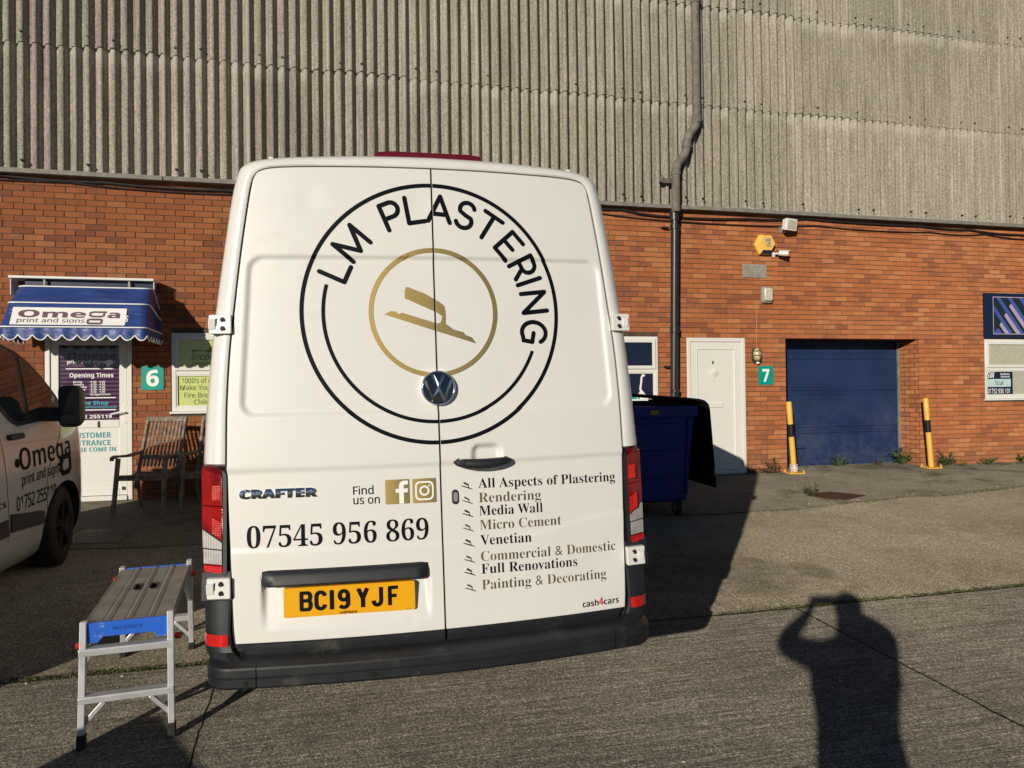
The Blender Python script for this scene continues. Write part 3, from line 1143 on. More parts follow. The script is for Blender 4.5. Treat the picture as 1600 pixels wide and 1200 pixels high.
# down pipe: cement upper length with a swan neck, black plastic below
mb = MB()
mb.tube([(5.455, 10.0, 9.3), (5.455, 10.0, 5.80), (5.44, 10.0, 5.70), (5.33, 10.0, 5.56), (5.29, 10.0, 5.46), (5.28, 10.0, 5.34), (5.24, 10.0, 5.24), (5.14, 10.0, 5.12), (5.105, 10.0, 5.02), (5.10, 10.0, 4.93), (5.10, 10.005, 4.40)], 0.062, 16)
dpipe = mb.build('downpipe', 'pipe_grey', unit, world=True, smooth=60)
for (x, z, h, r) in ((5.455, 5.80, 0.12, 0.074), (5.285, 5.40, 0.09, 0.073), (5.10, 4.97, 0.06, 0.073), (5.455, 7.6, 0.12, 0.074)):
    mb = MB()
    mb.tube([(x, 10.0, z - h / 2), (x, 10.0, z + h / 2)], r, 16)
    mb.build('pipe_collar', 'pipe_grey', dpipe, world=True, bevel=0.006)
mb = MB()
mb.box(4.87, 5.05, 10.0, 10.08, 4.82, 4.845).box(4.87, 4.90, 9.99, 10.08, 4.82, 4.93).box(4.9, 5.05, 10.03, 10.05, 4.845, 4.90)
mb.build('pipe_bracket', 'pipe_grey', dpipe, world=True, bevel=0.003)
mb = MB()
mb.tube([(5.10, 10.06, 4.40), (5.105, 10.06, 4.2), (5.06, 10.07, 1.66), (5.04, 10.08, 0.44)], 0.057, 16)
lp = mb.build('downpipe', 'pipe_black', unit, world=True, smooth=60)
lp['label'] = 'black plastic lower length of the downpipe'
for (x, z, h, r) in ((5.10, 4.36, 0.16, 0.070), (5.10, 4.19, 0.07, 0.066), (5.078, 2.66, 0.09, 0.067), (5.07, 1.75, 0.05, 0.063)):
    mb = MB()
    mb.tube([(x, 10.06, z - h / 2), (x, 10.06, z + h / 2)], r, 16)
    mb.build('pipe_collar', 'pipe_black', lp, world=True, bevel=0.006)
for q in ((4.93, 5.03, 10.10, 10.18, 4.18, 4.20), (4.95, 5.03, 10.10, 10.18, 2.10, 2.125)):
    mb = MB()
    mb.box(*q)
    mb.build('pipe_bracket', 'pipe_black', lp, world=True)


# ------------------------------------------------------------------ windows and doors
def frame_rect(mb, x0, x1, z0, z1, wd, y0, y1):
    mb.box(x0, x0 + wd, y0, y1, z0, z1).box(x1 - wd, x1, y0, y1, z0, z1)
    mb.box(x0 + wd, x1 - wd, y0, y1, z0, z0 + wd).box(x0 + wd, x1 - wd, y0, y1, z1 - wd, z1)


def window(x0, x1, z0, z1, zm, mullions, glassmat, sill=True):
    mb = MB()
    y0, y1 = YW + 0.012, YW + 0.085
    frame_rect(mb, x0 + 0.004, x1 - 0.004, z0 + 0.035, z1 - 0.004, 0.055, y0, y1)
    f = mb.build('window', 'upvc', unit, world=True, smooth=0, bevel=0.006)
    cells = []
    ms = [x0 + 0.059] + [m_ for m_ in mullions] + [x1 - 0.059]
    mb = MB()
    mb.box(x0 + 0.0595, x1 - 0.0595, y0 + 0.004, y1 - 0.004, zm - 0.03, zm + 0.03)
    for m_ in mullions:
        mb.box(m_ - 0.03, m_ + 0.03, y0 + 0.002, y1 - 0.006, z0 + 0.0905, zm - 0.0305)
        mb.box(m_ - 0.03, m_ + 0.03, y0 + 0.002, y1 - 0.006, zm + 0.0305, z1 - 0.0595)
    mb.build('glazing_bar', 'upvc', f, world=True, smooth=0, bevel=0.004)
    for i in range(len(ms) - 1):
        a = ms[i] + (0.03 if i else 0)
        b = ms[i + 1] - (0.03 if i + 1 < len(ms) - 1 else 0)
        # opening top light stands proud of the fixed pane below
        mb = MB()
        frame_rect(mb, a - 0.012, b + 0.012, zm + 0.022, z1 - 0.046, 0.05, y0 - 0.022, y0 + 0.003)
        mb.build('casement', 'upvc', f, world=True, smooth=0, bevel=0.006)
        mb = MB()
        frame_rect(mb, a - 0.001, b + 0.001, z0 + 0.089, zm - 0.029, 0.018, y0 + 0.010, y0 + 0.03)
        mb.build('glazing_bead', 'upvc', f, world=True, smooth=0, bevel=0.003)
        for (c, d, yy, wd) in ((zm + 0.065, z1 - 0.09, y0 + 0.004, 0.03), (z0 + 0.10, zm - 0.04, y0 + 0.03, 0.01)):
            mb = MB()
            mb.box(a + wd, b - wd, yy, yy + 0.006, c, d)
            mb.build('pane', glassmat, f, world=True, smooth=0)
            cells.append((a + wd, b - wd, c, d, yy))
    if sill:
        mb = MB()
        mb.box(x0 - 0.012, x1 + 0.012, YW - 0.03, YW + 0.09, z0 + 0.004, z0 + 0.034)
        mb.build('sill', 'upvc', f, world=True, smooth=0, bevel=0.005)
    return f, cells


MT['pane_clear'] = clear_glass('clear_window_glass')
# window 6 : lime posters fill its panes
wf, cells = window(-1.85, -0.55, 1.53, 2.57, 2.06, [-1.2], 'lime')
fm = lambda yy: (lambda u, v, d: (u, yy - d, v))
yt, yb = cells[0][4], cells[1][4]
flat_geo(*text_in('Incor', 'plain', -1.615, -1.36, 2.222, 0.085, shear=0.25, fat=0.0), fm(yt), 'lettering', 'text_green', wf, 0.002, world=True)
for g_ in by_word(text_in('bespoke sta', 'plain', -1.605, -1.28, 2.155, 0.040, shear=0.2), 0.012):
    flat_geo(*g_, fm(yt), 'lettering', 'text_green', wf, 0.002, world=True)
hand = stroke_outline([(-1.575, 2.335), (-1.50, 2.337), (-1.40, 2.335)], 0.016)
hand = join(hand, ring_geo(-1.585, 2.335, 0.0, 0.020, n=16), poly_geo([(-1.43, 2.325), (-1.40, 2.32), (-1.33, 2.33), (-1.30, 2.40), (-1.34, 2.42), (-1.38, 2.385), (-1.41, 2.36)]))
flat_geo(*hand, fm(yt), 'green_emblem', 'lime_text', wf, 0.003, world=True)
for s_, a, b, z in (("1000's of de", -1.73, -1.335, 1.925), ('Make Your', -1.75, -1.36, 1.835), ('Fire Breast', -1.70, -1.30, 1.738), ('Childr', -1.585, -1.36, 1.65)):
    for g_ in by_word(text_in(s_, 'plain', a, b, z, 0.062, fat=0.008), 0.014):
        flat_geo(*g_, fm(yb), 'lettering', 'text_green', wf, 0.002, world=True)

# window between the vans and the down pipe: dark room, white hanger and a paper triangle against the glass
wf, cells = window(3.55, 4.87, 1.53, 2.57, 2.06, [4.21], 'win_glass')
yb = cells[3][4]
flat_geo(*poly_geo([(4.50, 1.57), (4.74, 1.57), (4.755, 1.60), (4.60, 1.79), (4.53, 1.66), (4.50, 1.66)]), fm(yb), 'paper_notice', 'white_board', wf, 0.003, world=True)
flat_geo(*poly_geo([(4.44, 1.57), (4.565, 1.57), (4.585, 1.70), (4.55, 1.715), (4.44, 1.715)]), fm(yb), 'teal_notice', 'teal', wf, 0.005, world=True)
flat_geo(*text_in('7', 'bold', 4.51, 4.55, 1.60, 0.075), fm(yb), 'lettering', 'text_white', wf, 0.007, world=True)
flat_geo(*stroke_outline([(4.585, 1.78), (4.60, 1.87), (4.61, 1.96), (4.625, 1.99), (4.65, 1.985)], 0.03), fm(yb), 'white_tie', 'white_board', wf, 0.007, world=True)

# window on the right with blind and letting board
wf, cells = window(10.87, 13.2, 1.52, 2.57, 2.06, [12.03], 'curtain')
yb = cells[1][4]
flat_geo(*rect(10.945, 11.50, 1.625, 2.015), fm(yb), 'letting_board', 'navy', wf, 0.004, world=True)
flat_geo(*rect(10.95, 11.455, 1.755, 1.888), fm(yb), 'board_band', simple('pale_teal_board', (0.50, 0.66, 0.66), 0.4), wf, 0.006, world=True)
for s_, st, a, b, z, cp, mm in (('SW', 'bold', 10.952, 11.11, 1.905, 0.105, 'text_white'), ('Sanderson', 'bold', 11.235, 11.43, 1.958, 0.034, 'text_white'), ('Weatherall', 'bold', 11.24, 11.43, 1.912, 0.034, 'text_white'),
                                ('To Let', 'plain', 11.12, 11.30, 1.785, 0.075, 'navy'), ('01752 936 101', 'plain', 10.965, 11.43, 1.645, 0.078, 'text_white')):
    flat_geo(*text_in(s_, st, a, b, z, cp, fat=0.012 if st == 'plain' else 0), fm(yb), 'lettering', mm, wf, 0.008, world=True)


def door_leaf(x0, x1, z0, z1, name, wd=0.065):
    """white plastic door set: outer frame as the part, leaf panel and beads as its sub-parts"""
    mb = MB()
    y0, y1 = YW - 0.012, YW + 0.075
    mb.box(x0 + 0.003, x0 + wd, y0, y1, z0, z1 - 0.003).box(x1 - wd, x1 - 0.003, y0, y1, z0, z1 - 0.003)
    mb.box(x0 + wd, x1 - wd, y0, y1, z1 - wd, z1 - 0.003).box(x0 + wd, x1 - wd, y0 - 0.02, y1, z0, z0 + 0.06)
    f = mb.build(name, 'upvc', unit, world=True, smooth=0, bevel=0.008)
    return f, y0


# door 7 : plain white
f7, y0 = door_leaf(5.33, 6.32, 0.475, 2.555, 'entrance_door')
mb = MB()
frame_rect(mb, 5.397, 6.253, 0.54, 2.487, 0.105, y0 + 0.016, y0 + 0.06)
mb.build('door_sash', 'upvc', f7, world=True, smooth=0, bevel=0.006)
mb = MB()
mb.box(5.504, 6.146, y0 + 0.028, y0 + 0.05, 0.648, 2.38)
leaf = mb.build('door_panel', 'upvc', f7, world=True, smooth=0)
mb = MB()
frame_rect(mb, 5.498, 6.152, 0.642, 2.386, 0.014, y0 + 0.012, y0 + 0.03)
mb.build('panel_bead', 'upvc', f7, world=True, smooth=0, bevel=0.003)
mb = MB()
mb.prism(rrect(5.655, 5.93, 1.49, 1.555, 0.006), lambda u, v: (u, y0 + 0.030, v), lambda u, v: (u, y0 + 0.012, v))
mb.build('letterbox', 'upvc', f7, world=True, smooth=0, bevel=0.004)
mb = MB()
mb.tube([(5.775, y0 + 0.03, 2.19), (5.775, y0 + 0.018, 2.19)], 0.011, 10)
mb.box(5.765, 5.785, y0 + 0.017, y0 + 0.03, 2.155, 2.185)
mb.build('spyhole', 'iron', f7, world=True)


def stain_mat():
    mt, nt, bs = base_mat('grubby_patch')
    v = coords(nt)
    nt.links.new(mixc(nt, ramp(nt, noise(nt, v, 9, 5), [(0.42, 0.0), (0.62, 1.0)]), (0.79, 0.77, 0.71), (0.60, 0.53, 0.45)), bs.inputs['Base Color'])
    bs.inputs['Roughness'].default_value = 0.6
    return mt


flat_geo(*poly_geo([(5.775 + 0.10 * cos(a) * (0.8 + 0.25 * sin(3 * a)), 1.99 + 0.135 * sin(a) * (0.85 + 0.2 * cos(2 * a + 1))) for a in [2 * pi * k / 26 for k in range(26)]]), fm(y0 + 0.028), 'old_sticker_mark', stain_mat(), leaf, 0.0015, world=True)

# door 6 : half glazed customer entrance with its printed film
f6, y0 = door_leaf(-3.27, -2.295, 0.475, 2.555, 'entrance_door', 0.06)
mb = MB()
frame_rect(mb, -3.205, -2.36, 0.54, 2.487, 0.085, y0 + 0.016, y0 + 0.06)
mb.box(-3.118, -2.447, y0 + 0.018, y0 + 0.058, 1.38, 1.475)
mb.build('door_sash', 'upvc', f6, world=True, smooth=0, bevel=0.006)
mb = MB()
mb.box(-3.118, -2.447, y0 + 0.030, y0 + 0.045, 0.625, 1.379)
mb.build('door_panel', 'upvc', f6, world=True, smooth=0)
mb = MB()
mb.box(-3.118, -2.447, y0 + 0.034, y0 + 0.042, 1.476, 2.40)
pn = mb.build('pane', 'poster_purple', f6, world=True, smooth=0)
P6 = fm(y0 + 0.034)
film = [('Omega', -3.03, -2.49, 2.235, 0.075, 'text_grey'), ('print and signs', -3.03, -2.60, 2.175, 0.042, 'text_white'),
        ('Opening Times', -3.005, -2.515, 2.005, 0.052, 'text_white'),
        ('Online Shop', -3.0, -2.575, 1.665, 0.045, 'text_cyan'), ('www.omegaprintandsigns.co.uk', -3.02, -2.48, 1.625, 0.02, 'text_cyan'),
        ('01752 255119', -3.02, -2.535, 1.497, 0.042, 'text_white')]
for k, (day, hrs) in enumerate((('Monday', '- 9.30 - 4.30'), ('Tuesday', '- 9.30 - 4.30'), ('Wednesday', '- 9.30 - 4.30'), ('Thursday', '- 9.30 - 4.30'), ('Friday', '- 9.30 - 1.00'), (None, '- By Appointment'))):
    z = 1.937 - 0.031 * k
    if day:
        film.append((day, -2.965, -2.965 + 0.017 * len(day), z, 0.023, 'text_white'))
    film.append((hrs, -2.79, -2.61 if day else -2.55, z, 0.023, 'text_white'))
for s_, a, b, z, cp, mm in film:
    flat_geo(*text_in(s_, 'bold', a, b, z, cp), P6, 'lettering', mm, pn, 0.002, world=True)
for z in (2.105, 1.745, 1.595):
    flat_geo(*rect(-3.045, -2.49, z, z + 0.012), P6, 'printed_rule', 'text_white', pn, 0.002, world=True)
flat_geo(*join(poly_geo([(-2.64, 2.19), (-2.565, 2.225), (-2.49, 2.195), (-2.555, 2.15)])), P6, 'printed_star', 'text_white', pn, 0.003, world=True)
PD = fm(y0 + 0.030)
for s_, a, b, z, cp in (('CUSTOMER', -2.985, -2.545, 1.255, 0.066), ('ENTRANCE', -2.985, -2.55, 1.16, 0.066)):
    flat_geo(*text_in(s_, 'bold', a, b, z, cp), PD, 'lettering', 'text_teal', f6, 0.002, world=True)
flat_geo(*text_in('PLEASE COME IN', 'bold', -3.06, -2.49, 1.085, 0.052), PD, 'lettering', 'text_teal', f6, 0.002, world=True)
mb = MB()
mb.prism(rrect(-2.40, -2.355, 1.43, 1.665, 0.015), lambda u, v: (u, y0 + 0.017, v), lambda u, v: (u, y0 + 0.004, v))
hd = mb.build('door_handle', 'upvc', f6, world=True, smooth=0, bevel=0.004)
mb = MB()
mb.tube([(-2.378, y0 + 0.01, 1.565), (-2.378, y0 - 0.035, 1.565), (-2.42, y0 - 0.045, 1.568), (-2.53, y0 - 0.042, 1.545)], [0.012, 0.012, 0.012, 0.010], 8)
mb.build('lever', 'white_board', hd, world=True)
mb = MB()
mb.box(-2.69, -2.672, y0 + 0.005, y0 + 0.018, 1.385, 1.46)
mb.build('letterbox', 'iron', f6, world=True)
mb = MB()
mb.box(-2.42, -2.385, y0 + 0.004, y0 + 0.016, 0.60, 0.64)
mb.build('door_stop', 'iron', f6, world=True)
# dark meter box on the brick beside door 6
mb = MB()
mb.prism(rrect(-3.42, -3.285, 1.62, 1.80, 0.02), lambda u, v: (u, YW, v), lambda u, v: (u, YW - 0.05, v))
# (hidden by the left van's mirror; the pale box next to the frame is the entry panel)
ep = mb.build('entry_panel', 'grey_plastic', None, smooth=0, bevel=0.006)
tag(ep, 'small grey entry panel on the brick left of the customer door', 'entry panel')

# garage door : blue steel, set back in the brick opening
GY = 10.64
mb = MB()
prof = [(0.47, 0.0), (0.60, 0.0), (0.605, -0.012), (0.64, -0.012), (0.645, 0.0), (1.02, 0.0), (1.03, -0.014), (1.07, -0.014), (1.08, 0.004), (1.12, 0.004), (1.13, -0.014), (1.17, -0.014), (1.18, 0.0),
        (1.66, 0.0), (1.665, -0.016), (1.70, -0.016), (1.705, 0.006), (1.73, 0.006), (1.735, -0.016), (1.78, -0.016), (1.785, 0.0), (2.24, 0.0), (2.245, -0.012), (2.26, -0.012), (2.265, 0.0), (2.34, 0.0), (2.345, -0.012), (2.365, -0.012), (2.37, 0.0), (2.60, 0.0)]
rings = [[(x, GY + d, z) for z, d in prof] for x in (7.032, 9.528)]
mb.loft(rings, False, (False, False))
gd = mb.build('garage_door', 'garage', unit, world=True, smooth=0)
mb = MB()
mb.tube([(7.42, GY - 0.012, 0.80), (7.42, GY - 0.04, 0.80), (7.68, GY - 0.04, 0.80), (7.68, GY - 0.012, 0.80)], 0.012, 8)
mb.build('door_handle', 'garage', gd, world=True)
mb = MB()
mb.box(9.492, 9.527, GY - 0.05, GY - 0.02, 0.45, 2.56)
mb.build('door_jamb', 'flash', gd, world=True)


# ------------------------------------------------------------------ things fixed to the wall
def number_sign(digit, label, x0, x1, z0, z1):
    mb = MB()
    mb.box(x0, x1, YW - 0.012, YW - 0.001, z0, z1)
    o = tag(mb.build('number_sign', 'teal', None, smooth=0, bevel=0.002), label, 'sign')
    cx, h = (x0 + x1) / 2, (z1 - z0)
    wd = 0.145 if digit == '6' else 0.125
    flat_geo(*text_in(digit, 'bold', cx - wd / 2, cx + wd / 2, z0 + h * 0.17, h * 0.66, fat=0.012), wallmap(YW - 0.012), 'digit', 'text_white', o, 0.0015)
    return o


number_sign('6', 'teal square sign with a white number 6 between door and window', -2.19, -1.93, 1.84, 2.14)
number_sign('7', 'teal square sign with a white number 7 beside the blue garage door', 6.54, 6.80, 1.83, 2.12)

t = thing('bulkhead_light', 'oval caged bulkhead light directly above the number 7 sign', 'light', (6.51, YW, 2.28))
mb = MB()
mb.prism(rrect(6.432, 6.588, 2.15, 2.41, 0.072, 8), lambda u, v: (u, YW - 0.001, v), lambda u, v: (u, YW - 0.035, v))
mb.build('base', 'iron', t, world=True, bevel=0.008)
rings = []
for k in range(6):
    a = pi / 2 * k / 5
    sx_, dz_ = 0.062 * cos(a) + 0.004, 0.105 * cos(a) + 0.004
    rings.append([(6.51 + sx_ * cos(b), YW - 0.035 - 0.065 * sin(a), 2.295 + dz_ * sin(b)) for b in [2 * pi * q / 20 for q in range(20)]])
mb = MB()
mb.loft(rings, True, (False, True))
mb.build('glass_dome', 'lamp_amber', t, world=True)
mb = MB()
for zz in (2.21, 2.28, 2.35):
    mb.tube([(6.44, YW - 0.035, zz), (6.455, YW - 0.09, zz), (6.51, YW - 0.108, zz), (6.565, YW - 0.09, zz), (6.58, YW - 0.035, zz)], 0.0045, 6)
mb.tube([(6.51, YW - 0.03, 2.40), (6.51, YW - 0.108, 2.36), (6.51, YW - 0.112, 2.28), (6.51, YW - 0.108, 2.2), (6.51, YW - 0.03, 2.165)], 0.0045, 6)
mb.build('wire_guard', 'iron', t, world=True)
mb = MB()
mb.ball((6.51, YW - 0.05, 2.165), 0.03, 0.03, 0.022)
mb.build('cable_gland', 'upvc', t, world=True)

t = thing('bulkhead_light', 'rounded rectangular grey bulkhead light higher up the wall below the air brick', 'light', (6.695, YW, 3.22))
mb = MB()
mb.prism(rrect(6.60, 6.79, 3.095, 3.35, 0.03), lambda u, v: (u, YW - 0.001, v), lambda u, v: (u, YW - 0.05, v))
mb.build('base', 'grey_plastic', t, world=True, bevel=0.012)
mb = MB()
mb.prism(rrect(6.618, 6.775, 3.115, 3.335, 0.03), lambda u, v: (u, YW - 0.05, v), lambda u, v: (6.70 + (u - 6.70) * 0.86, YW - 0.095, 3.225 + (v - 3.225) * 0.88))
mb.build('diffuser', 'lens_glass', t, world=True, bevel=0.012)
cable('cable', 'thin orange wire running down to the caged bulkhead light', [(6.525, YW - 0.012, 3.12), (6.53, YW - 0.012, 2.9), (6.515, YW - 0.012, 2.62), (6.515, YW - 0.02, 2.41)], 0.0055, simple('orange_wire', (0.50, 0.16, 0.05), 0.5), amp=0)

mb = MB()
mb.box(6.295, 6.71, YW - 0.018, YW + 0.02, 3.485, 3.695)
av = tag(mb.build('air_brick', 'grey_plastic', None, smooth=0, bevel=0.003), 'grey louvred vent plate set in the brick beneath the alarm box', 'vent')
mb = MB()
for k in range(6):
    z = 3.505 + k * 0.031
    mb.box(6.315, 6.69, YW - 0.023, YW - 0.0175, z, z + 0.012)
mb.build('louvre', 'grey_plastic', av, smooth=0)

t = thing('alarm_box', 'hexagonal amber alarm sounder box high on the brick', 'alarm box', (6.655, YW, 4.0))
hexo = [(6.48, 3.995), (6.57, 3.845), (6.745, 3.845), (6.83, 3.995), (6.745, 4.15), (6.57, 4.15)]
mb = MB()
f0 = lambda u, v: (u, YW - 0.002, v)
f1 = lambda u, v: (u, YW - 0.05, v)
mb.prism(hexo, f0, f1)
mb.build('base', 'amber', t, world=True, smooth=0, bevel=0.006)
mb = MB()
mb.prism(hexo, lambda u, v: (u, YW - 0.0505, v), lambda u, v: (6.675 + (u - 6.655) * 0.78, YW - 0.105, 4.015 + (v - 4.0) * 0.76))
mb.build('cover', 'amber', t, world=True, smooth=0, bevel=0.006)
mb = MB()
mb.prism([(6.575, 3.848), (6.742, 3.848), (6.735, 3.893), (6.592, 3.893)], lambda u, v: (u, YW - 0.052, v), lambda u, v: (u + 0.006, YW - 0.108, v + 0.012))
mb.build('lower_panel', 'navy', t, world=True, smooth=0, bevel=0.003)  # navy panel puts the bottom facet's shading into colour
flat_geo(*join(rect(6.64, 6.735, 4.035, 4.085), rect(6.645, 6.665, 3.985, 4.03), rect(6.675, 6.73, 3.99, 4.028), rect(6.65, 6.735, 3.955, 3.98)), wallmap(YW - 0.105), 'label_panel', 'grey_plastic', t, 0.002, world=True)

t = thing('security_camera', 'little white security camera beside the amber alarm box', 'camera', (6.91, YW, 3.86))
mb = MB()
mb.tube([(6.83, YW - 0.001, 3.855), (6.83, YW - 0.02, 3.855)], 0.04, 14)
mb.build('base', 'upvc', t, world=True)
mb = MB()
mb.tube([(6.83, YW - 0.02, 3.855), (6.86, YW - 0.06, 3.865), (6.90, YW - 0.08, 3.86)], 0.014, 8)
mb.build('arm', 'upvc', t, world=True)
mb = MB()
mb.tube([(6.87, YW - 0.10, 3.865), (6.99, YW - 0.17, 3.845)], 0.04, 14)
cb_ = mb.build('body', 'upvc', t, world=True)
mb = MB()
mb.tube([(6.988, YW - 0.169, 3.845), (6.996, YW - 0.174, 3.844)], 0.034, 14)
mb.build('lens', 'black_plastic', t, world=True)
mb = MB()
mb.beam((6.865, YW - 0.10, 3.905), (7.01, YW - 0.18, 3.885), 0.085, 0.006)
mb.build('sun_shield', 'upvc', t, world=True)

t = thing('floodlight', 'square white floodlight just below the cladding', 'light', (7.03, YW, 4.3))
mt_ = Matrix.Translation((7.035, YW - 0.15, 4.30)) @ Euler((radians(8), 0, radians(14)), 'XYZ').to_matrix().to_4x4()
mb = MB()
rings = [[mt_ @ Vector((sx_ * a, yy, sz_ * b)) for sx_, sz_ in ((-1, -1), (1, -1), (1, 1), (-1, 1))] for a, b, yy in ((0.06, 0.04, 0.09), (0.10, 0.075, 0.05), (0.115, 0.09, -0.02), (0.115, 0.09, -0.045))]
mb.loft(rings)
mb.build('housing', 'white_board', t, world=True, smooth=0, bevel=0.006)
mb = MB()
mb.box(-0.09, 0.09, -0.050, -0.046, -0.065, 0.065, mat=mt_)
mb.build('glass', 'lens_glass', t, world=True, smooth=0)
mb = MB()
mb.beam((7.0, YW - 0.002, 4.26), (7.03, YW - 0.10, 4.28), 0.03, 0.03)
mb.box(6.95, 7.05, YW - 0.02, YW - 0.001, 4.20, 4.30)
mb.build('bracket', 'steel', t, world=True)

# navy sign board above the right-hand window
t = thing('sign_board', 'navy company sign board with diagonal blue and mauve stripes above the right window', 'sign', (11.7, YW, 2.95))
mb = MB()
mb.box(10.85, 13.0, YW - 0.04, YW - 0.001, 2.59, 3.345)
mb.build('board', 'navy', t, world=True, smooth=0, bevel=0.004)
yy = YW - 0.04
BX0, BX1, BZ0, BZ1 = 11.02, 11.85, 2.645, 3.285
flat_geo(*rect(BX0, BX1, BZ0, BZ1), wallmap(yy), 'emblem_frame', 'stripe_mauve', t, 0.001, world=True)
flat_geo(*rect(BX0 + 0.014, BX1 - 0.014, BZ0 + 0.014, BZ1 - 0.014), wallmap(yy), 'emblem_field', 'stripe_dark', t, 0.0025, world=True)


def clip_poly(poly, x0, x1, z0, z1):
    for ax, lim, sg in ((0, x0, 1), (0, x1, -1), (1, z0, 1), (1, z1, -1)):
        out = []
        for i in range(len(poly)):
            a, b = poly[i], poly[(i + 1) % len(poly)]
            ia, ib = (a[ax] - lim) * sg >= 0, (b[ax] - lim) * sg >= 0
            if ia:
                out.append(a)
            if ia != ib:
                k = (lim - a[ax]) / (b[ax] - a[ax])
                out.append((a[0] + (b[0] - a[0]) * k, a[1] + (b[1] - a[1]) * k))
        poly = out
        if not poly:
            return None
    return poly


LIM = (BX0 + 0.016, BX1 - 0.016, BZ0 + 0.016, BZ1 - 0.016)
sl = -1.22


def diag(xc, wd, ztop, zbot, flatcut=0.0):
    """a stripe falling to the right through (xc, BZ0)"""
    f = lambda z: xc + (z - BZ0) / sl
    return [(f(zbot), zbot), (f(zbot) + wd, zbot), (f(ztop) + wd - flatcut, ztop + flatcut * 0.9), (f(ztop), ztop)]


for k, (xc, zt) in enumerate(((11.36, 3.4), (11.60, 3.4), (11.84, 3.4), (12.08, 3.4))):
    p = clip_poly(diag(xc, 0.085, zt, BZ0 - 0.1), *LIM)
    if p and k < 4:
        flat_geo(*poly_geo(p), wallmap(yy), 'blue_stripe', 'stripe_blue', t, 0.004, world=True)
for xc, zt in ((11.275, 2.80), (11.51, 2.96), (11.75, 3.12)):
    p = clip_poly(diag(xc, 0.10, zt, BZ0 - 0.1, 0.06), *LIM)
    if p:
        flat_geo(*poly_geo(p), wallmap(yy), 'mauve_stripe', 'stripe_mauve', t, 0.0055, world=True)
p = clip_poly([(11.03, 2.6), (11.25, 2.6), (11.13, 2.755), (11.05, 2.70)], *LIM)
flat_geo(*poly_geo(p), wallmap(yy), 'blue_stripe', 'stripe_blue', t, 0.004, world=True)

# ------------------------------------------------------------------ awning over door 6
aw = thing('awning', 'blue canvas awning with white piping and scalloped edge over the customer door', 'awning', (-2.75, YW, 2.45))
mb = MB()
mb.box(-3.56, -1.985, 9.90, YW - 0.002, 3.175, 3.205)
mb.box(-3.56, -3.548, 9.96, YW - 0.002, 2.98, 3.174).box(-1.997, -1.985, 9.93, YW - 0.002, 2.94, 3.174)
mb.build('hood', 'upvc', aw, world=True, smooth=0, bevel=0.006)
mb = MB()
for x in (-3.20, -2.28):
    mb.box(x, x + 0.022, 9.93, 9.95, 3.09, 3.174)
mb.build('bracket', 'grey_plastic', aw, world=True, smooth=0)
# canopy section (depth from wall, height): a folding dutch canopy
AX0, AX1 = -3.46, -1.93
bows = [(9.97, 3.085, 0.10), (9.74, 3.055, 0.10), (9.48, 2.835, 0.09), (9.325, 2.555, 0.07), (9.30, 2.41, 0.06)]


def bow(y, z, rnd):
    """plan path of one canopy frame bow: along the left end, the front, then the right end back to the wall"""
    pts = []
    ins = (z - 2.41) * 0.07
    x0, x1 = AX0 + ins, AX1 - ins
    pts.append((x0, YW - 0.03))
    pts += [(x0 + rnd - rnd * cos(a), y + rnd - rnd * sin(a)) for a in [pi / 2 * k / 6 for k in range(7)]]
    for k in range(1, 40):
        pts.append((x0 + rnd + (x1 - x0 - 2 * rnd) * k / 40, y))
    pts += [(x1 - rnd + rnd * sin(a), y + rnd - rnd * cos(a)) for a in [pi / 2 * k / 6 for k in range(7)]]
    pts.append((x1, YW - 0.03))
    return pts


def blend(a, b, t):
    y, z, rd = (a[i] + (b[i] - a[i]) * t for i in range(3))
    return bow(y, z, rd), z


rings = []
for k in range(len(bows) - 1):
    for q in range(6 if k < len(bows) - 2 else 1):
        pp, z = blend(bows[k], bows[k + 1], q / 6)
        sag = 0.012 * sin(pi * q / 6)
        rings.append([(x, y + sag * (1 if 1 < i < len(pp) - 2 else 0), z - (0.0)) for i, (x, y) in enumerate(pp)])
# ends: the wall ends of every bow meet at the pivot, so the side panels fan out
piv = (10.12, 2.52)
for r_ in rings:
    for i in (0, -1):
        x, y, z = r_[i]
        r_[i] = (x, piv[0] + 0.04 * (z - 2.5), piv[1] + 0.62 * max(0, z - 2.52))
mb = MB()
mb.loft(rings, False, (False, False))
cn = mb.build('canopy', 'awning', aw, world=True, smooth=60, sharp_fix=False)
# dark box filling the gap under the hood in place of its shade
mb = MB()
mb.box(AX0 + 0.05, AX1 - 0.05, 9.985, 10.15, 3.05, 3.168)
mb.build('hood_gap_fill', 'navy', aw, world=True, smooth=0)
# scalloped valance
pp0 = bow(*bows[3])[1:-1]
L = [0.0]
for a, b in zip(pp0, pp0[1:]):
    L.append(L[-1] + sqrt((a[0] - b[0]) ** 2 + (a[1] - b[1]) ** 2))


def along(pp, LL, s):
    for i in range(len(LL) - 1):
        if s <= LL[i + 1] or i == len(LL) - 2:
            k = (s - LL[i]) / (LL[i + 1] - LL[i])
            return pp[i][0] + (pp[i + 1][0] - pp[i][0]) * k, pp[i][1] + (pp[i + 1][1] - pp[i][1]) * k


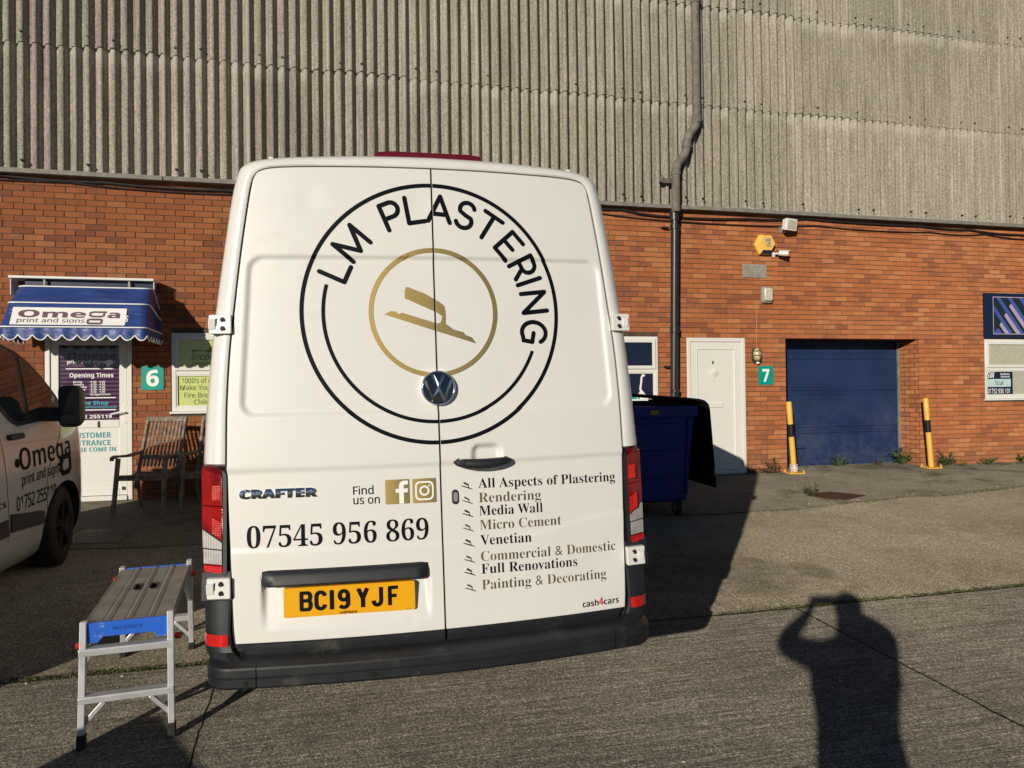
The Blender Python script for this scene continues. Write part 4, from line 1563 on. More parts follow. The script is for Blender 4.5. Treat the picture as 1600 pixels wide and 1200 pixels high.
pv = [(AX0 + 0.008, YW - 0.05)] + pp0 + [(AX1 - 0.008, YW - 0.05)]
LV = [0.0]
for a, b in zip(pv, pv[1:]):
    LV.append(LV[-1] + sqrt((a[0] - b[0]) ** 2 + (a[1] - b[1]) ** 2))
PITCH = 0.1475
NS = int(LV[-1] / 0.0092)
mb = MB()
vs, fs, edge = [], [], []
ph = 0.06
for i in range(NS + 1):
    s = LV[-1] * i / NS
    x, y = along(pv, LV, s)
    c_ = abs(sin(pi * (s + ph) / PITCH))
    zb = 2.478 - 0.074 * ((c_ * c_ + 0.015) ** 0.36)
    wv_ = 0.008 * sin(s * 21) + 0.005 * sin(s * 47 + 1)
    vs += [(x, y, 2.556), (x, y - 0.012 + wv_ * 0.5, 2.50), (x, y - 0.018 + wv_, zb)]
    edge.append((x, y - 0.020 + wv_, zb))
for i in range(NS):
    for k in range(2):
        fs.append((3 * i + k, 3 * i + 3 + k, 3 * i + 4 + k, 3 * i + 1 + k))
mb.add(vs, fs)
mb.build('valance', 'awning', aw, world=True, smooth=60, sharp_fix=False)
mb = MB()
mb.tube(edge, 0.0075, 6)
for q in (1, 2, 3):
    pp = bow(*bows[q])
    z = bows[q][1]
    pts = [(x, y - (0.017 if q == 3 else 0.006), z + (-0.004 if q == 3 else 0.004)) for x, y in pp[1:-1]]
    ins = (z - 2.41) * 0.07
    pts = [(AX0 + ins - 0.006, piv[0] + 0.04 * (z - 2.5), piv[1] + 0.62 * max(0, z - 2.52))] + pts + [(AX1 - ins + 0.006, piv[0] + 0.04 * (z - 2.5), piv[1] + 0.62 * max(0, z - 2.52))]
    mb.tube(pts, 0.008, 6)
mb.build('piping', 'text_white', aw, world=True)


def awn(u, v, d):
    a, b = bows[2], bows[3]
    t_ = (a[1] - v) / (a[1] - b[1])
    return (u, a[0] + (b[0] - a[0]) * t_ + 0.012 * sin(pi * t_) - d - 0.004, v - 0.5 * d)


bn = flat_geo(*poly_geo(rrect(-3.345, -2.18, 2.582, 2.788, 0.012)), awn, 'banner', 'white_board', aw, 0.012, maxlen=0.05, world=True)
flat_geo(*join(text_in('Ome', 'bold', -3.281, -2.60, 2.672, 0.086, fat=0.015), text_in('a', 'bold', -2.377, -2.244, 2.672, 0.086, fat=0.015),
               stroke_outline([(-2.385, 2.742), (-2.42, 2.742), (-2.52, 2.742), (-2.555, 2.732), (-2.555, 2.700), (-2.52, 2.688), (-2.44, 2.688), (-2.412, 2.700), (-2.412, 2.732)], 0.022, flat=True),
               stroke_outline([(-2.55, 2.652), (-2.44, 2.652), (-2.426, 2.645), (-2.426, 2.612), (-2.44, 2.604), (-2.55, 2.604), (-2.568, 2.612), (-2.568, 2.645), (-2.55, 2.652)], 0.024, flat=True)),
         awn, 'lettering', 'text_mauve', aw, 0.015, maxlen=0.05, world=True)
flat_geo(*text_in('print and signs', 'plain', -3.28, -2.60, 2.613, 0.048, fat=0.006), awn, 'lettering', 'text_grey', aw, 0.016, maxlen=0.05, world=True)
flat_geo(*text_in('S', 'bold', -2.185, -2.155, 2.625, 0.075), awn, 'lettering', 'text_white', aw, 0.010, world=True)
# ------------------------------------------------------------------ white van, rear on
def rotx(a):
    return Matrix.Rotation(a, 4, 'X')


VM = Matrix.Translation((0.488, 3.007, 0.1353)) @ Matrix.Rotation(radians(-1.388), 4, 'Z') @ rotx(math.atan(GS)) @ Matrix.Rotation(radians(-0.83), 4, 'Y')
van = thing('panel_van', 'tall white panel van parked rear on with round plastering logo on its back doors', 'van', mat=VM)
LEAN = 0.1084
XS = 0.008                                                # the seam between the doors


def S(x, z):
    return 0.055 * (x / 0.8) ** 2 + LEAN * z


def sstep(a, b, x):
    t = max(0.0, min(1.0, (x - a) / (b - a)))
    return t * t * (3 - 2 * t)


GAP = [(0.80, 0.58), (0.830, 0.66), (0.840, 0.9), (0.846, 1.1), (0.853, 1.332), (0.852, 1.358), (0.847, 1.58), (0.833, 1.80), (0.814, 1.965), (0.785, 2.2), (0.755, 2.40), (0.736, 2.505), (0.716, 2.548), (0.680, 2.570), (0.60, 2.580), (0.45, 2.585), (0.22, 2.589), (0.0, 2.590)]
OUT = [(0.88, 0.44), (0.935, 0.66), (0.943, 0.9), (0.946, 1.1), (0.943, 1.332), (0.941, 1.358), (0.927, 1.577), (0.908, 1.79), (0.889, 1.967), (0.849, 2.25), (0.818, 2.45), (0.792, 2.555), (0.768, 2.592), (0.715, 2.614), (0.61, 2.628), (0.45, 2.637), (0.22, 2.645), (0.0, 2.648)]


def cat_rom(P, n=4):
    out = []
    for i in range(len(P) - 1):
        p0, p1, p2, p3 = P[max(i - 1, 0)], P[i], P[i + 1], P[min(i + 2, len(P) - 1)]
        for k in range(n):
            t = k / n
            out.append(tuple(0.5 * (2 * b + (c - a) * t + (2 * a - 5 * b + 4 * c - d) * t * t + (3 * b - a - 3 * c + d) * t ** 3) for a, b, c, d in zip(p0, p1, p2, p3)))
    out.append(tuple(P[-1]))
    return out


gap, outl = cat_rom(GAP), cat_rom(OUT)


def full(half):
    return [(x, z) for x, z in half] + [(-x, z) for x, z in half[-2::-1]]


gapF, outF = full(gap), full(outl)


def ring_at(prof, vfun):
    return [(x, vfun(x, z), z) for x, z in prof]


rings = [ring_at([(x * 0.95, min(z, 2.56)) for x, z in gapF], lambda x, z: S(x, z) + 0.055),
         ring_at(gapF, lambda x, z: S(x, z) + 0.045 + 0.032 * sstep(1.356, 1.334, z)), ring_at(gapF, lambda x, z: S(x, z) + 0.004 + 0.072 * sstep(1.356, 1.334, z))]
for t, dv in ((0.12, 0.0), (0.5, 0.006), (0.8, 0.022), (0.95, 0.042), (1.0, 0.06)):
    prof = [(a[0] + (b[0] - a[0]) * t, a[1] + (b[1] - a[1]) * t) for a, b in zip(gapF, outF)]
    rings.append(ring_at(prof, lambda x, z, dv=dv: S(x, z) + dv + 0.07 * sstep(1.356, 1.334, z)))
wide = lambda k: [(x * (1 + k * 0.055 * sstep(0.3, 1.1, z) * (1 - 0.5 * sstep(1.4, 2.6, z))), z) for x, z in outF]
rings.append(ring_at(wide(0.25), lambda x, z: S(x, z) + 0.12 + 0.03 * sstep(1.356, 1.334, z)))
rings.append(ring_at(wide(0.7), lambda x, z: (S(x, z) + 0.4) * 0.5 + 0.5 * 0.6))
for v in (1.0, 2.2, 3.6):
    rings.append(ring_at(wide(1.3), lambda x, z, v=v: v))


def nose(prof, v, top, kx):
    return [(x * kx, v, 0.44 + (z - 0.44) * (top - 0.44) / 2.208) for x, z in prof]


W_ = wide(1.3)
for v, top, kx in ((4.1, 2.63, 1.0), (4.45, 2.45, 0.97), (4.8, 2.05, 0.95), (5.1, 1.62, 0.94), (5.3, 1.38, 0.93), (5.75, 1.20, 0.86), (5.92, 0.98, 0.72), (5.96, 0.75, 0.6)):
    rings.append(nose(W_, v, top, kx))
mb = MB()
mb.loft(rings, False, (False, False))
n = len(W_)
last = len(rings) - 1
mb.f.append(tuple(range(last * n, last * n + n)))
mb.mi.append(0)
for a in range(3, last):
    mb.f.append((a * n, a * n + n - 1, (a + 1) * n + n - 1, (a + 1) * n))
    mb.mi.append(0)
body = mb.build('body', 'white_paint', van, smooth=50)
mb = MB()
mb.box(-0.80, 0.80, 0.75, 5.2, 0.42, 0.52)
mb.build('chassis', 'black_plastic', van, smooth=0)

# rubber seal seen in the gaps round and between the doors
mb = MB()
sl_in = [(x - 0.03, min(z, 2.57)) for x, z in gap]
rg = [ring_at(full(sl_in), lambda x, z: S(x, z) + 0.028), ring_at(gapF, lambda x, z: S(x, z) + 0.022)]
mb.loft(rg, False, (False, False))
vs = [(x, S(x, z) + 0.020, z) for z in [0.6 + 1.985 * k / 40 for k in range(41)] for x in (XS - 0.03, XS + 0.03)]
mb.add(vs, [(2 * k, 2 * k + 1, 2 * k + 3, 2 * k + 2) for k in range(40)])
mb.build('door_seal', 'seal', van, smooth=0)


def gap_x(z):
    for (x0, z0), (x1, z1) in zip(gap, gap[1:]):
        if z0 <= z <= z1:
            return x0 + (x1 - x0) * (z - z0) / max(1e-6, z1 - z0)
    return gap[-1][0]


def gap_top(x):
    """height of the upper door gap at x"""
    for (x0, z0), (x1, z1) in zip(gap, gap[1:]):
        if x1 <= x <= x0 and z0 > 2.5:
            return z0 + (z1 - z0) * (x0 - x) / max(1e-6, x0 - x1)
    return 2.552


rdent = random.Random(3)
DENT = [(-0.50, 2.44, 0.05, 0.0025), (-0.06, 2.43, 0.06, 0.003), (0.62, 1.02, 0.13, 0.004), (0.70, 0.86, 0.10, 0.004), (-0.4, 1.98, 0.25, 0.0015), (0.45, 2.38, 0.3, 0.002), (0.55, 1.75, 0.25, 0.002), (-0.5, 1.12, 0.2, 0.0015), (0.3, 0.75, 0.2, 0.002), (-0.13, 0.70, 0.02, 0.002), (0.80, 0.95, 0.06, 0.003)]


def rbox(x, z, cx, cz, hx, hz, r):
    qx, qz = abs(x - cx) - hx + r, abs(z - cz) - hz + r
    return sqrt(max(qx, 0) ** 2 + max(qz, 0) ** 2) + min(max(qx, qz), 0) - r


def D(x, z):
    v = S(x, z)
    hw = 0.752 + (2.197 - z) / 0.647 * 0.040
    d = rbox(x, z, XS, 1.874, hw, 0.324, 0.055)
    v += 0.011 * sstep(0.008, -0.008, d)
    v += 0.008 * sstep(1.338, 1.316, z)                                     # crease below the handle
    zc = 1.0 + (0.07 * sstep(0.25, 0.85, x) if x > 0 else 0.012 * sstep(0.2, 0.8, -x))
    v -= 0.0035 * sstep(zc + 0.009, zc - 0.009, z)
    # plate recess under the handle strip
    dx = sstep(-0.722, -0.700, x) * sstep(-0.044, -0.066, x)
    v += 0.034 * dx * max(0.0, min(1.0, (z - 0.695) / 0.19)) * sstep(0.915, 0.895, z)
    # hand hole above the handle
    hd_ = rbox(x, z, 0.21, 1.345, 0.066, 0.058, 0.035)
    v += 0.022 * sstep(0.006, -0.022, hd_)
    for cx, cz, rr_, a in DENT:
        q = ((x - cx) ** 2 + (z - cz) ** 2) / (rr_ * rr_)
        if q < 6:
            v += a * exp(-q)
    # the skin turns in along its edges
    e = gap_x(min(z, 2.5)) - 0.008 - abs(x)
    v += 0.004 * (1 - sstep(0.0, 0.005, e)) ** 2
    return v


def door_skin(side):
    nu, nv = 112, 236
    zl, zt = 0.652, 2.545
    ed = [0.0, 0.0018, 0.0036, 0.0060, 0.0095]
    UL = [e / 0.82 for e in ed]
    mid_n = nu + 1 - 2 * len(ed)
    UL = UL + [UL[-1] + (1 - 2 * UL[-1]) * (k + 1) / (mid_n + 1) for k in range(mid_n)] + [1 - e for e in reversed(UL)]

    def fn(u, v_):
        zn = zl + (zt - zl) * v_
        xe = gap_x(zn) - 0.008
        xa = XS - 0.0038 if side < 0 else XS + 0.0038
        xb = -xe if side < 0 else xe
        uu = UL[int(round(u * nu))]
        x = xa + (xb - xa) * uu
        lift = max(0.0, gap_top(abs(x)) - 0.0075 - 2.545) * sstep(2.30, 2.545, zn)
        z = zn + lift
        return (x, D(x, z), z)
    return fn, nu, nv


doors = {}
for side in (-1, 1):
    fn, nu, nv = door_skin(side)
    mb = MB()
    mb.grid(fn, nu, nv)
    W1 = nu + 1
    # folded edges
    loop = [(i, 0) for i in range(nu + 1)] + [(nu, j) for j in range(1, nv + 1)] + [(i, nv) for i in range(nu - 1, -1, -1)] + [(0, j) for j in range(nv - 1, 0, -1)]
    ids = [j * W1 + i for i, j in loop]
    k = len(mb.v)
    mb.v += [(mb.v[q][0], mb.v[q][1] + 0.03, mb.v[q][2]) for q in ids]
    L_ = len(ids)
    for q in range(L_):
        mb.f.append((ids[q], ids[(q + 1) % L_], k + (q + 1) % L_, k + q))
        mb.mi.append(0)
    doors[side] = mb.build('rear_door', 'white_paint', van, smooth=50)
doors[-1]['label'] = 'left rear door with number plate and phone number'
doors[1]['label'] = 'right rear door with handle and list of services'
dl, dr = doors[-1], doors[1]


def onvan(u, v, d):
    return (u, D(u, v) - d, v)


def on_s(off=0.0):
    return lambda u, v, d: (u, S(u, v) + off - d, v)


CUT = (XS - 0.0042, XS + 0.0042)
G = lambda geo, name, mat, par, d=0.0018, cut=None, ml=0.012: flat_geo(geo[0], geo[1], onvan, name, mat, par, d, cut, ml)

# round logo
CX, CZ = 0.005, 1.9644
G(join(ring_geo(CX, CZ, 0.5385, 0.5555, n=240)), 'logo_outer_ring', 'vinyl_black', van, cut=CUT)
G(ring_geo(CX, CZ, 0.4525, 0.4675, 111.5, 285.1, n=160), 'logo_inner_ring', 'vinyl_black', van, cut=CUT)
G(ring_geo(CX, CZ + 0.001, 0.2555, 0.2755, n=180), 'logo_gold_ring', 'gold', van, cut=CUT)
RB, RC = 0.392, 0.5025                                    # radii of baseline and cap line (stroke centres)
HC = RC - RB
LET = {
    'L': (0.080, [[(0, 1), (0, 0), (0.62, 0)]]),
    'M': (0.10, [[(0, 0), (0, 1), (0.49, 0.06), (0.98, 1), (0.98, 0)]]),
    'P': (0.07, [[(0, 0), (0, 1), (0.36, 1)] + arc2(0.36, 0.72, 0.28, 0.28, 90, -90, 12)[1:] + [(0.0, 0.44)]]),
    'A': (0.09, [[(0, 0), (0.42, 1), (0.84, 0)], [(0.13, 0.30), (0.71, 0.30)]]),
    'S': (0.07, [arc2(0.33, 0.745, 0.29, 0.265, 22, 215, 14) + [(0.33, 0.5)] + arc2(0.33, 0.262, 0.31, 0.272, 42, -158, 14)]),
    'T': (0.08, [[(0, 1), (0.82, 1)], [(0.41, 1), (0.41, 0)]]),
    'E': (0.06, [[(0.64, 1), (0, 1), (0, 0), (0.66, 0)], [(0, 0.50), (0.52, 0.50)]]),
    'R': (0.07, [[(0, 0), (0, 1), (0.33, 1)] + arc2(0.33, 0.72, 0.27, 0.28, 90, -90, 12)[1:] + [(0.0, 0.44)], [(0.32, 0.44), (0.585, 0)]]),
    'I': (0.01, [[(0, 0), (0, 1)]]),
    'N': (0.08, [[(0, 0), (0, 1), (0.76, 0), (0.76, 1)]]),
    'G': (0.09, [arc2(0.42, 0.5, 0.42, 0.5, 42, 300, 26) + [(0.80, 0.13), (0.80, 0.49), (0.44, 0.49)]]),
}
# (letter, angle of its left edge, angle of its right edge) as seen at the baseline / cap radius
SPOTS = [('L', -70.4, 0), ('M', -56.5, 0), ('P', -27.0, 0), ('L', -13.8, 0), ('A', -1.8, 0), ('S', 14.3, 0), ('T', 28.0, 1), ('E', 44.2, 0), ('R', 59.0, 0), ('I', 72.0, 0), ('N', 78.4, 0), ('G', 95.4, 0.5)]
for ch, a, ref in SPOTS:
    wd = max(p[0] for st in LET[ch][1] for p in st) * HC
    rr_ = RB + HC * ref
    ac = radians(a) + math.asin(min(1, wd / 2 / (rr_ if ref else RB + 0.3 * HC)))
    parts_ = []
    for st in LET[ch][1]:
        pts = []
        for x, y in st:
            lx, ly = x * HC - wd / 2, RB + y * HC
            pts.append((CX + lx * cos(ac) + ly * sin(ac), CZ - lx * sin(ac) + ly * cos(ac)))
        run = [pts[0]]
        for q in range(1, len(pts)):                        # break at acute corners so that every limb keeps its round end
            run.append(pts[q])
            if q + 1 < len(pts):
                d0 = (Vector(pts[q]) - Vector(pts[q - 1])).normalized()
                d1 = (Vector(pts[q + 1]) - Vector(pts[q])).normalized()
                if d0.dot(d1) < 0.3:
                    parts_.append(stroke_outline(run, 0.0190, miter=1.6))
                    run = [pts[q]]
        parts_.append(stroke_outline(run, 0.0190, miter=1.6))
    # each further limb a hair proud of the one before so that crossings do not share a plane
    lo = flat_geo(*parts_[0], onvan, 'logo_letter', 'vinyl_black', van, 0.0018, CUT, 0.010)
    for q in range(1, len(parts_)):
        flat_geo(*parts_[q], onvan, 'letter_stroke', 'vinyl_black', lo, 0.0018 + 0.0003 * q, CUT, 0.010)

TRO = [(-0.119, 2.026), (-0.118, 2.060), (-0.112, 2.073), (-0.104, 2.074), (-0.034, 2.046), (0.030, 2.009), (0.048, 1.993), (0.053, 1.964), (0.052, 1.917), (0.085, 1.892), (0.128, 1.880), (0.136, 1.868), (0.163, 1.858), (0.182, 1.831),
       (0.008, 1.887), (-0.207, 1.958), (-0.178, 1.972), (-0.156, 1.969), (-0.147, 1.958), (-0.132, 1.965), (0.009, 1.920), (0.024, 1.919), (0.032, 1.925), (0.038, 1.948), (0.020, 1.962), (0.000, 1.972)]
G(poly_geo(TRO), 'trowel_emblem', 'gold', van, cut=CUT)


# lower lettering on the left door
G(text_in('Find', 'plain', -0.352, -0.270, 1.2165, 0.0335, fat=0.008), 'lettering', 'vinyl_black', dl)
G(text_in('us on', 'plain', -0.352, -0.246, 1.178, 0.0335, fat=0.008), 'lettering', 'vinyl_black', dl)
G(poly_geo(rrect(-0.222, -0.123, 1.171, 1.271, 0.004)), 'gold_square', 'gold', dl)
fpts = [(-0.166, 1.172), (-0.147, 1.172), (-0.147, 1.217), (-0.131, 1.217), (-0.129, 1.233), (-0.147, 1.233), (-0.147, 1.243), (-0.143, 1.249), (-0.129, 1.249), (-0.129, 1.265), (-0.150, 1.265), (-0.162, 1.258), (-0.166, 1.246), (-0.166, 1.233), (-0.180, 1.233), (-0.180, 1.217), (-0.166, 1.217)]
G(poly_geo(fpts), 'social_letter', 'text_white', dl, 0.0032)
G(poly_geo(rrect(-0.111, -0.012, 1.170, 1.270, 0.004)), 'gold_square', 'gold', dl)
rr1 = rrect(-0.100, -0.023, 1.181, 1.259, 0.020)
rr2 = rrect(-0.093, -0.030, 1.188, 1.252, 0.015)
k = len(rr1)
G((rr1 + rr2, [(i, (i + 1) % k, k + (i + 1) % k, k + i) for i in range(k)]), 'camera_outline', 'text_white', dl, 0.0032)
G(join(ring_geo(-0.0615, 1.22, 0.0135, 0.021, n=30), ring_geo(-0.041, 1.2405, 0.0, 0.004, n=10)), 'camera_lens', 'text_white', dl, 0.0032)
ph_ = [text_in(s_, 'serif', a, b, 1.0205, 0.085, fat=-0.004) for s_, a, b in (('07545', -0.772, -0.455), ('956', -0.404, -0.223), ('869', -0.186, -0.052))]
ph_ = [text_in('07545 956 869', 'serif', -0.772, -0.050, 1.0205, 0.084, fat=-0.006)]
for g_ in by_word(ph_[0], 0.02):
    G(g_, 'phone_number', 'vinyl_black', dl)

# services on the right door
rows = [('All Aspects of Plastering', 0.801, 1.2175, 1), ('Rendering', 0.443, 1.157, 0), ('Media Wall', 0.449, 1.1025, 1), ('Micro Cement', 0.532, 1.043, 0), ('Venetian', 0.392, 0.9805, 1),
        ('Commercial & Domestic', 0.787, 0.914, 0), ('Full Renovations', 0.598, 0.8615, 1), ('Painting & Decorating', 0.734, 0.7965, 0)]
for k, (s_, xb, z, dark) in enumerate(rows):
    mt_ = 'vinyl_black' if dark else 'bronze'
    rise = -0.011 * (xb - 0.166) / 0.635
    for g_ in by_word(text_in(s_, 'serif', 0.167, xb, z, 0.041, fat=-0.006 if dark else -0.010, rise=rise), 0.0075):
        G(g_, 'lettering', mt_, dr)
    sc_ = 0.128 if dark else 0.128
    ic = [(0.118 + (x - (-0.01)) * sc_, z + 0.0085 + (zz - 1.93) * 0.142) for x, zz in TRO]
    G(poly_geo(ic), 'trowel_mark', mt_, dr)
G(text_in('cash', 'bold', 0.614, 0.690, 0.6745, 0.026), 'lettering', 'vinyl_black', dr)
G(text_in('4', 'bold', 0.692, 0.714, 0.6745, 0.032), 'lettering', 'red_vinyl', dr)
G(text_in('cars', 'bold', 0.716, 0.789, 0.6745, 0.026), 'lettering', 'vinyl_black', dr)

# black trim along the bottom of each door
for side, par in ((-1, dl), (1, dr)):
    xa, xb = (-0.806, XS - 0.005) if side < 0 else (XS + 0.005, 0.800)
    mb = MB()
    N = 24
    prf = [(0.6545, -0.004), (0.650, -0.010), (0.615, -0.008), (0.605, -0.001), (0.605, 0.04)]
    rings = []
    for i in range(N + 1):
        x = xa + (xb - xa) * i / N
        rings.append([(x * (1 - 0.035 * sstep(0.66, 0.60, z) * (abs(x) > 0.75)), S(x, z) + o_, z) for z, o_ in prf])
    mb.loft(rings, False, (True, True))
    mb.build('door_trim', 'bumper', par, smooth=40)


def face_prism(poly, d0, d1, taper=1.0):
    cx = sum(p[0] for p in poly) / len(poly)
    cz = sum(p[1] for p in poly) / len(poly)
    return (poly, lambda u, v: (u, S(u, v) - d0, v), lambda u, v: (cx + (u - cx) * taper, S(u, v) - d1, cz + (v - cz) * taper))


# handle strip over the number plate
mb = MB()
N = 26
sec = [(0.872, -0.004), (0.869, 0.012), (0.880, 0.024), (0.912, 0.020), (0.926, 0.010), (0.932, 0.0), (0.930, -0.02)]
rings = []
for i in range(N + 1):
    t_ = i / N
    x = -0.715 + 0.657 * t_
    k = 1 - 0.9 * max(0, abs(t_ - 0.5) - 0.47) / 0.03
    rings.append([(x, S(x, z) - (o_ * k if o_ > 0 else o_), 0.90 + (z - 0.90) * (0.86 + 0.14 * k)) for z, o_ in sec])
mb.loft(rings, True, (True, True))
mb.build('grab_strip', 'black_plastic', dl, smooth=45)

# number plate
PXc, PZc = -0.3735, 0.8015
mb = MB()
mb.prism(*face_prism(rrect(PXc - 0.26, PXc + 0.26, PZc - 0.0575, PZc + 0.0575, 0.008), -0.014, 0.002))
npl = mb.build('number_plate', 'plate', dl, smooth=0, bevel=0.001)
pm = lambda u, v, d: (u, S(u, v) - 0.002 - d, v)
H_, wt, WX = 0.079, 0.0140, 0.057
zb = 0.7675
GL = {'B': [[(0, 0), (0, 1)], [(-0.09, 1), (0.42, 1)] + arc2(0.42, 0.765, 0.17, 0.235, 90, -90, 8)[1:] + [(0.0, 0.53)], [(0.40, 0.53)] + arc2(0.44, 0.265, 0.17, 0.265, 90, -90, 8) + [(-0.09, 0)]],
      'C': [arc2(0.29, 0.72, 0.29, 0.28, 8, 180, 12) + arc2(0.29, 0.28, 0.29, 0.28, 180, 352, 12)],
      '1': [[(0.0, -0.09), (0.0, 1.09)]],
      '9': [[(0.02, 0.10)] + arc2(0.27, 0.26, 0.30, 0.27, -110, 0, 8) + [(0.57, 0.7)] + arc2(0.285, 0.72, 0.285, 0.28, 0, 359, 20)],
      'Y': [[(0, 1.07), (0.31, 0.46), (0.62, 1.07)], [(0.31, 0.46), (0.31, -0.08)]],
      'J': [[(0.0, 0.28)] + arc2(0.27, 0.27, 0.27, 0.27, 180, 360, 12)[1:] + [(0.54, 1.08)]],
      'F': [[(0.0, -0.08), (0.0, 1.0)], [(-0.09, 1.0), (0.58, 1.0)], [(0.0, 0.50), (0.46, 0.50)]]}
for ch, x0 in (('B', -0.565), ('C', -0.5075), ('1', -0.4475), ('9', -0.4165), ('Y', -0.343), ('J', -0.283), ('F', -0.217)):
    gs = []
    for q, st in enumerate(GL[ch]):
        g_ = stroke_outline([(x0 + x * WX, zb + 0.006 + y * (H_ - 0.014)) for x, y in st], wt, flat=True)
        gs.append(([(p[0], p[1], 0.0003 * q) for p in g_[0]], g_[1]))
    mb = MB()
    for vs, fs in gs:                                        # crossing strokes a fraction of a millimetre apart
        mb.add([pm(p[0], p[1], 0.0008 + p[2]) for p in vs], fs)
    mb.build('registration_character', 'vinyl_black', npl, smooth=0, sharp_fix=False)
flat_geo(*text_in('cash4cars', 'bold', -0.417, -0.350, 0.7495, 0.010), pm, 'lettering', 'vinyl_black', npl, 0.0008)
flat_geo(*text_in('BS AU 145e', 'plain', -0.152, -0.130, 0.7485, 0.003), pm, 'lettering', 'vinyl_black', npl, 0.0008)

# chrome model badge and round maker's badge
vs, fs = text_in('CRAFTER', 'bold', -0.798, -0.496, 1.2185, 0.034, fat=0.03, spacing=1.05)
k = len(vs)
edges = {}
for f in fs:
    for a, b in zip(f, f[1:] + f[:1]):
        edges[(a, b)] = 1
bm_ = MB()
bulge = lambda v: 0.005 + 0.006 * max(0.0, 1 - ((v - 1.2355) / 0.021) ** 2)
bm_.v = [tuple(onvan(u, v, bulge(v))) for u, v in vs] + [tuple(onvan(u, v, -0.002)) for u, v in vs]
for (a, b) in edges:
    if (b, a) not in edges:
        bm_.f.append((b, a, k + a, k + b))
        bm_.mi.append(0)
mb_ = bm_.build('model_badge', 'chrome', dl, smooth=0, sharp_fix=False)
fc = flat_geo(vs, fs, lambda u, v, d: onvan(u, v, bulge(v)), 'badge_front', 'chrome', mb_, 0, None, 0.007)
for p in fc.data.polygons:
    p.use_smooth = True

BC = (0.0095, 1.6455)


def disc_rings(rad, prof):
    """prof: (radius factor, proud distance)"""
    return [[(BC[0] + rad * f * cos(a), S(*BC) + LEAN * rad * f * sin(a) - d, BC[1] + rad * f * sin(a)) for a in [2 * pi * q / 48 for q in range(48)]] for f, d in prof]


mb = MB()
mb.loft(disc_rings(0.073, [(1.0, -0.012), (1.0, 0.006), (0.97, 0.012), (0.92, 0.014), (0.87, 0.012), (0.85, 0.008)]), True, (False, False))
bd = mb.build('badge', 'chrome', van, smooth=60)
mb = MB()
mb.loft(disc_rings(0.073, [(0.86, 0.0085), (0.4, 0.0105), (0.05, 0.0110)]), True, (False, True))
mb.build('badge_face', 'dark_chrome', bd, smooth=60)
k = 0.060
vw = [[(-0.40, 0.92), (0.0, 0.10), (0.40, 0.92)], [(-0.93, 0.52), (-0.42, -0.88), (0.0, -0.02), (0.42, -0.88), (0.93, 0.52)]]
mb = MB()
for q, st in enumerate(vw):
    vs, fs = stroke_outline([(BC[0] + x * k, BC[1] + y * k) for x, y in st], 0.0125, flat=True)
    o_ = 0.0150 + 0.0006 * q
    f0 = lambda u, v, d: (u, S(*BC) + LEAN * (v - BC[1]) - d + 2.2 * ((u - BC[0]) ** 2 + (v - BC[1]) ** 2), v)
    a = [f0(u, v, o_ + 0.004) for u, v in vs]
    b = [f0(u, v, 0.008) for u, v in vs]
    mb.add(a + b, fs + [tuple(reversed([i + len(a) for i in f])) for f in fs])
    m2 = len(st)
    for i in range(m2 - 1):
        for s2 in (0, 1):
            p, r_ = 2 * i + s2, 2 * i + 2 + s2
            mb.add([a[p], a[r_], b[r_], b[p]], [(0, 1, 2, 3)])
mb.build('badge_letters', 'chrome', bd, smooth=0)

# handle, key cover
mb = MB()
pts = []
rad = []
for i in range(19):
    t_ = i / 18
    x = 0.064 + 0.244 * t_
    pts.append((x, S(x, 1.335) - 0.018 - 0.020 * sin(pi * t_) ** 0.5, 1.334 - 0.010 * sin(pi * t_)))
    rad.append(0.006 + 0.0165 * (sin(pi * min(1, max(0, t_)))) ** 0.35)
mb.tube(pts, rad, 12)
mb.tube([(0.085, S(0.085, 1.335) + 0.01, 1.335), (0.085, S(0.085, 1.335) - 0.03, 1.335)], 0.012, 10)
mb.tube([(0.29, S(0.29, 1.335) + 0.01, 1.335), (0.29, S(0.29, 1.335) - 0.03, 1.335)], 0.012, 10)
hn = mb.build('door_handle', 'black_plastic', dr, smooth=60)
mb = MB()
mb.tube([(0.092, S(0.09, 1.335) - 0.035, 1.336), (0.092, S(0.09, 1.335) - 0.054, 1.337)], 0.013, 14)
mb.build('lock', 'chrome', hn)
mb = MB()
mb.prism(rrect(0.051, 0.084, 1.154, 1.219, 0.0162, 8), lambda u, v: (u, D(u, v) + 0.004, v), lambda u, v: (0.0675 + (u - 0.0675) * 0.8, D(u, v) - 0.006, 1.1865 + (v - 1.1865) * 0.9))
kc = mb.build('key_cover', 'black_plastic', dr, smooth=0, bevel=0.002)
mb = MB()
mb.prism(rrect(0.059, 0.077, 1.168, 1.207, 0.009, 6), lambda u, v: (u, D(u, v) - 0.005, v), lambda u, v: (u, D(u, v) - 0.0085, v))
mb.build('key_barrel', 'steel', kc, smooth=0)

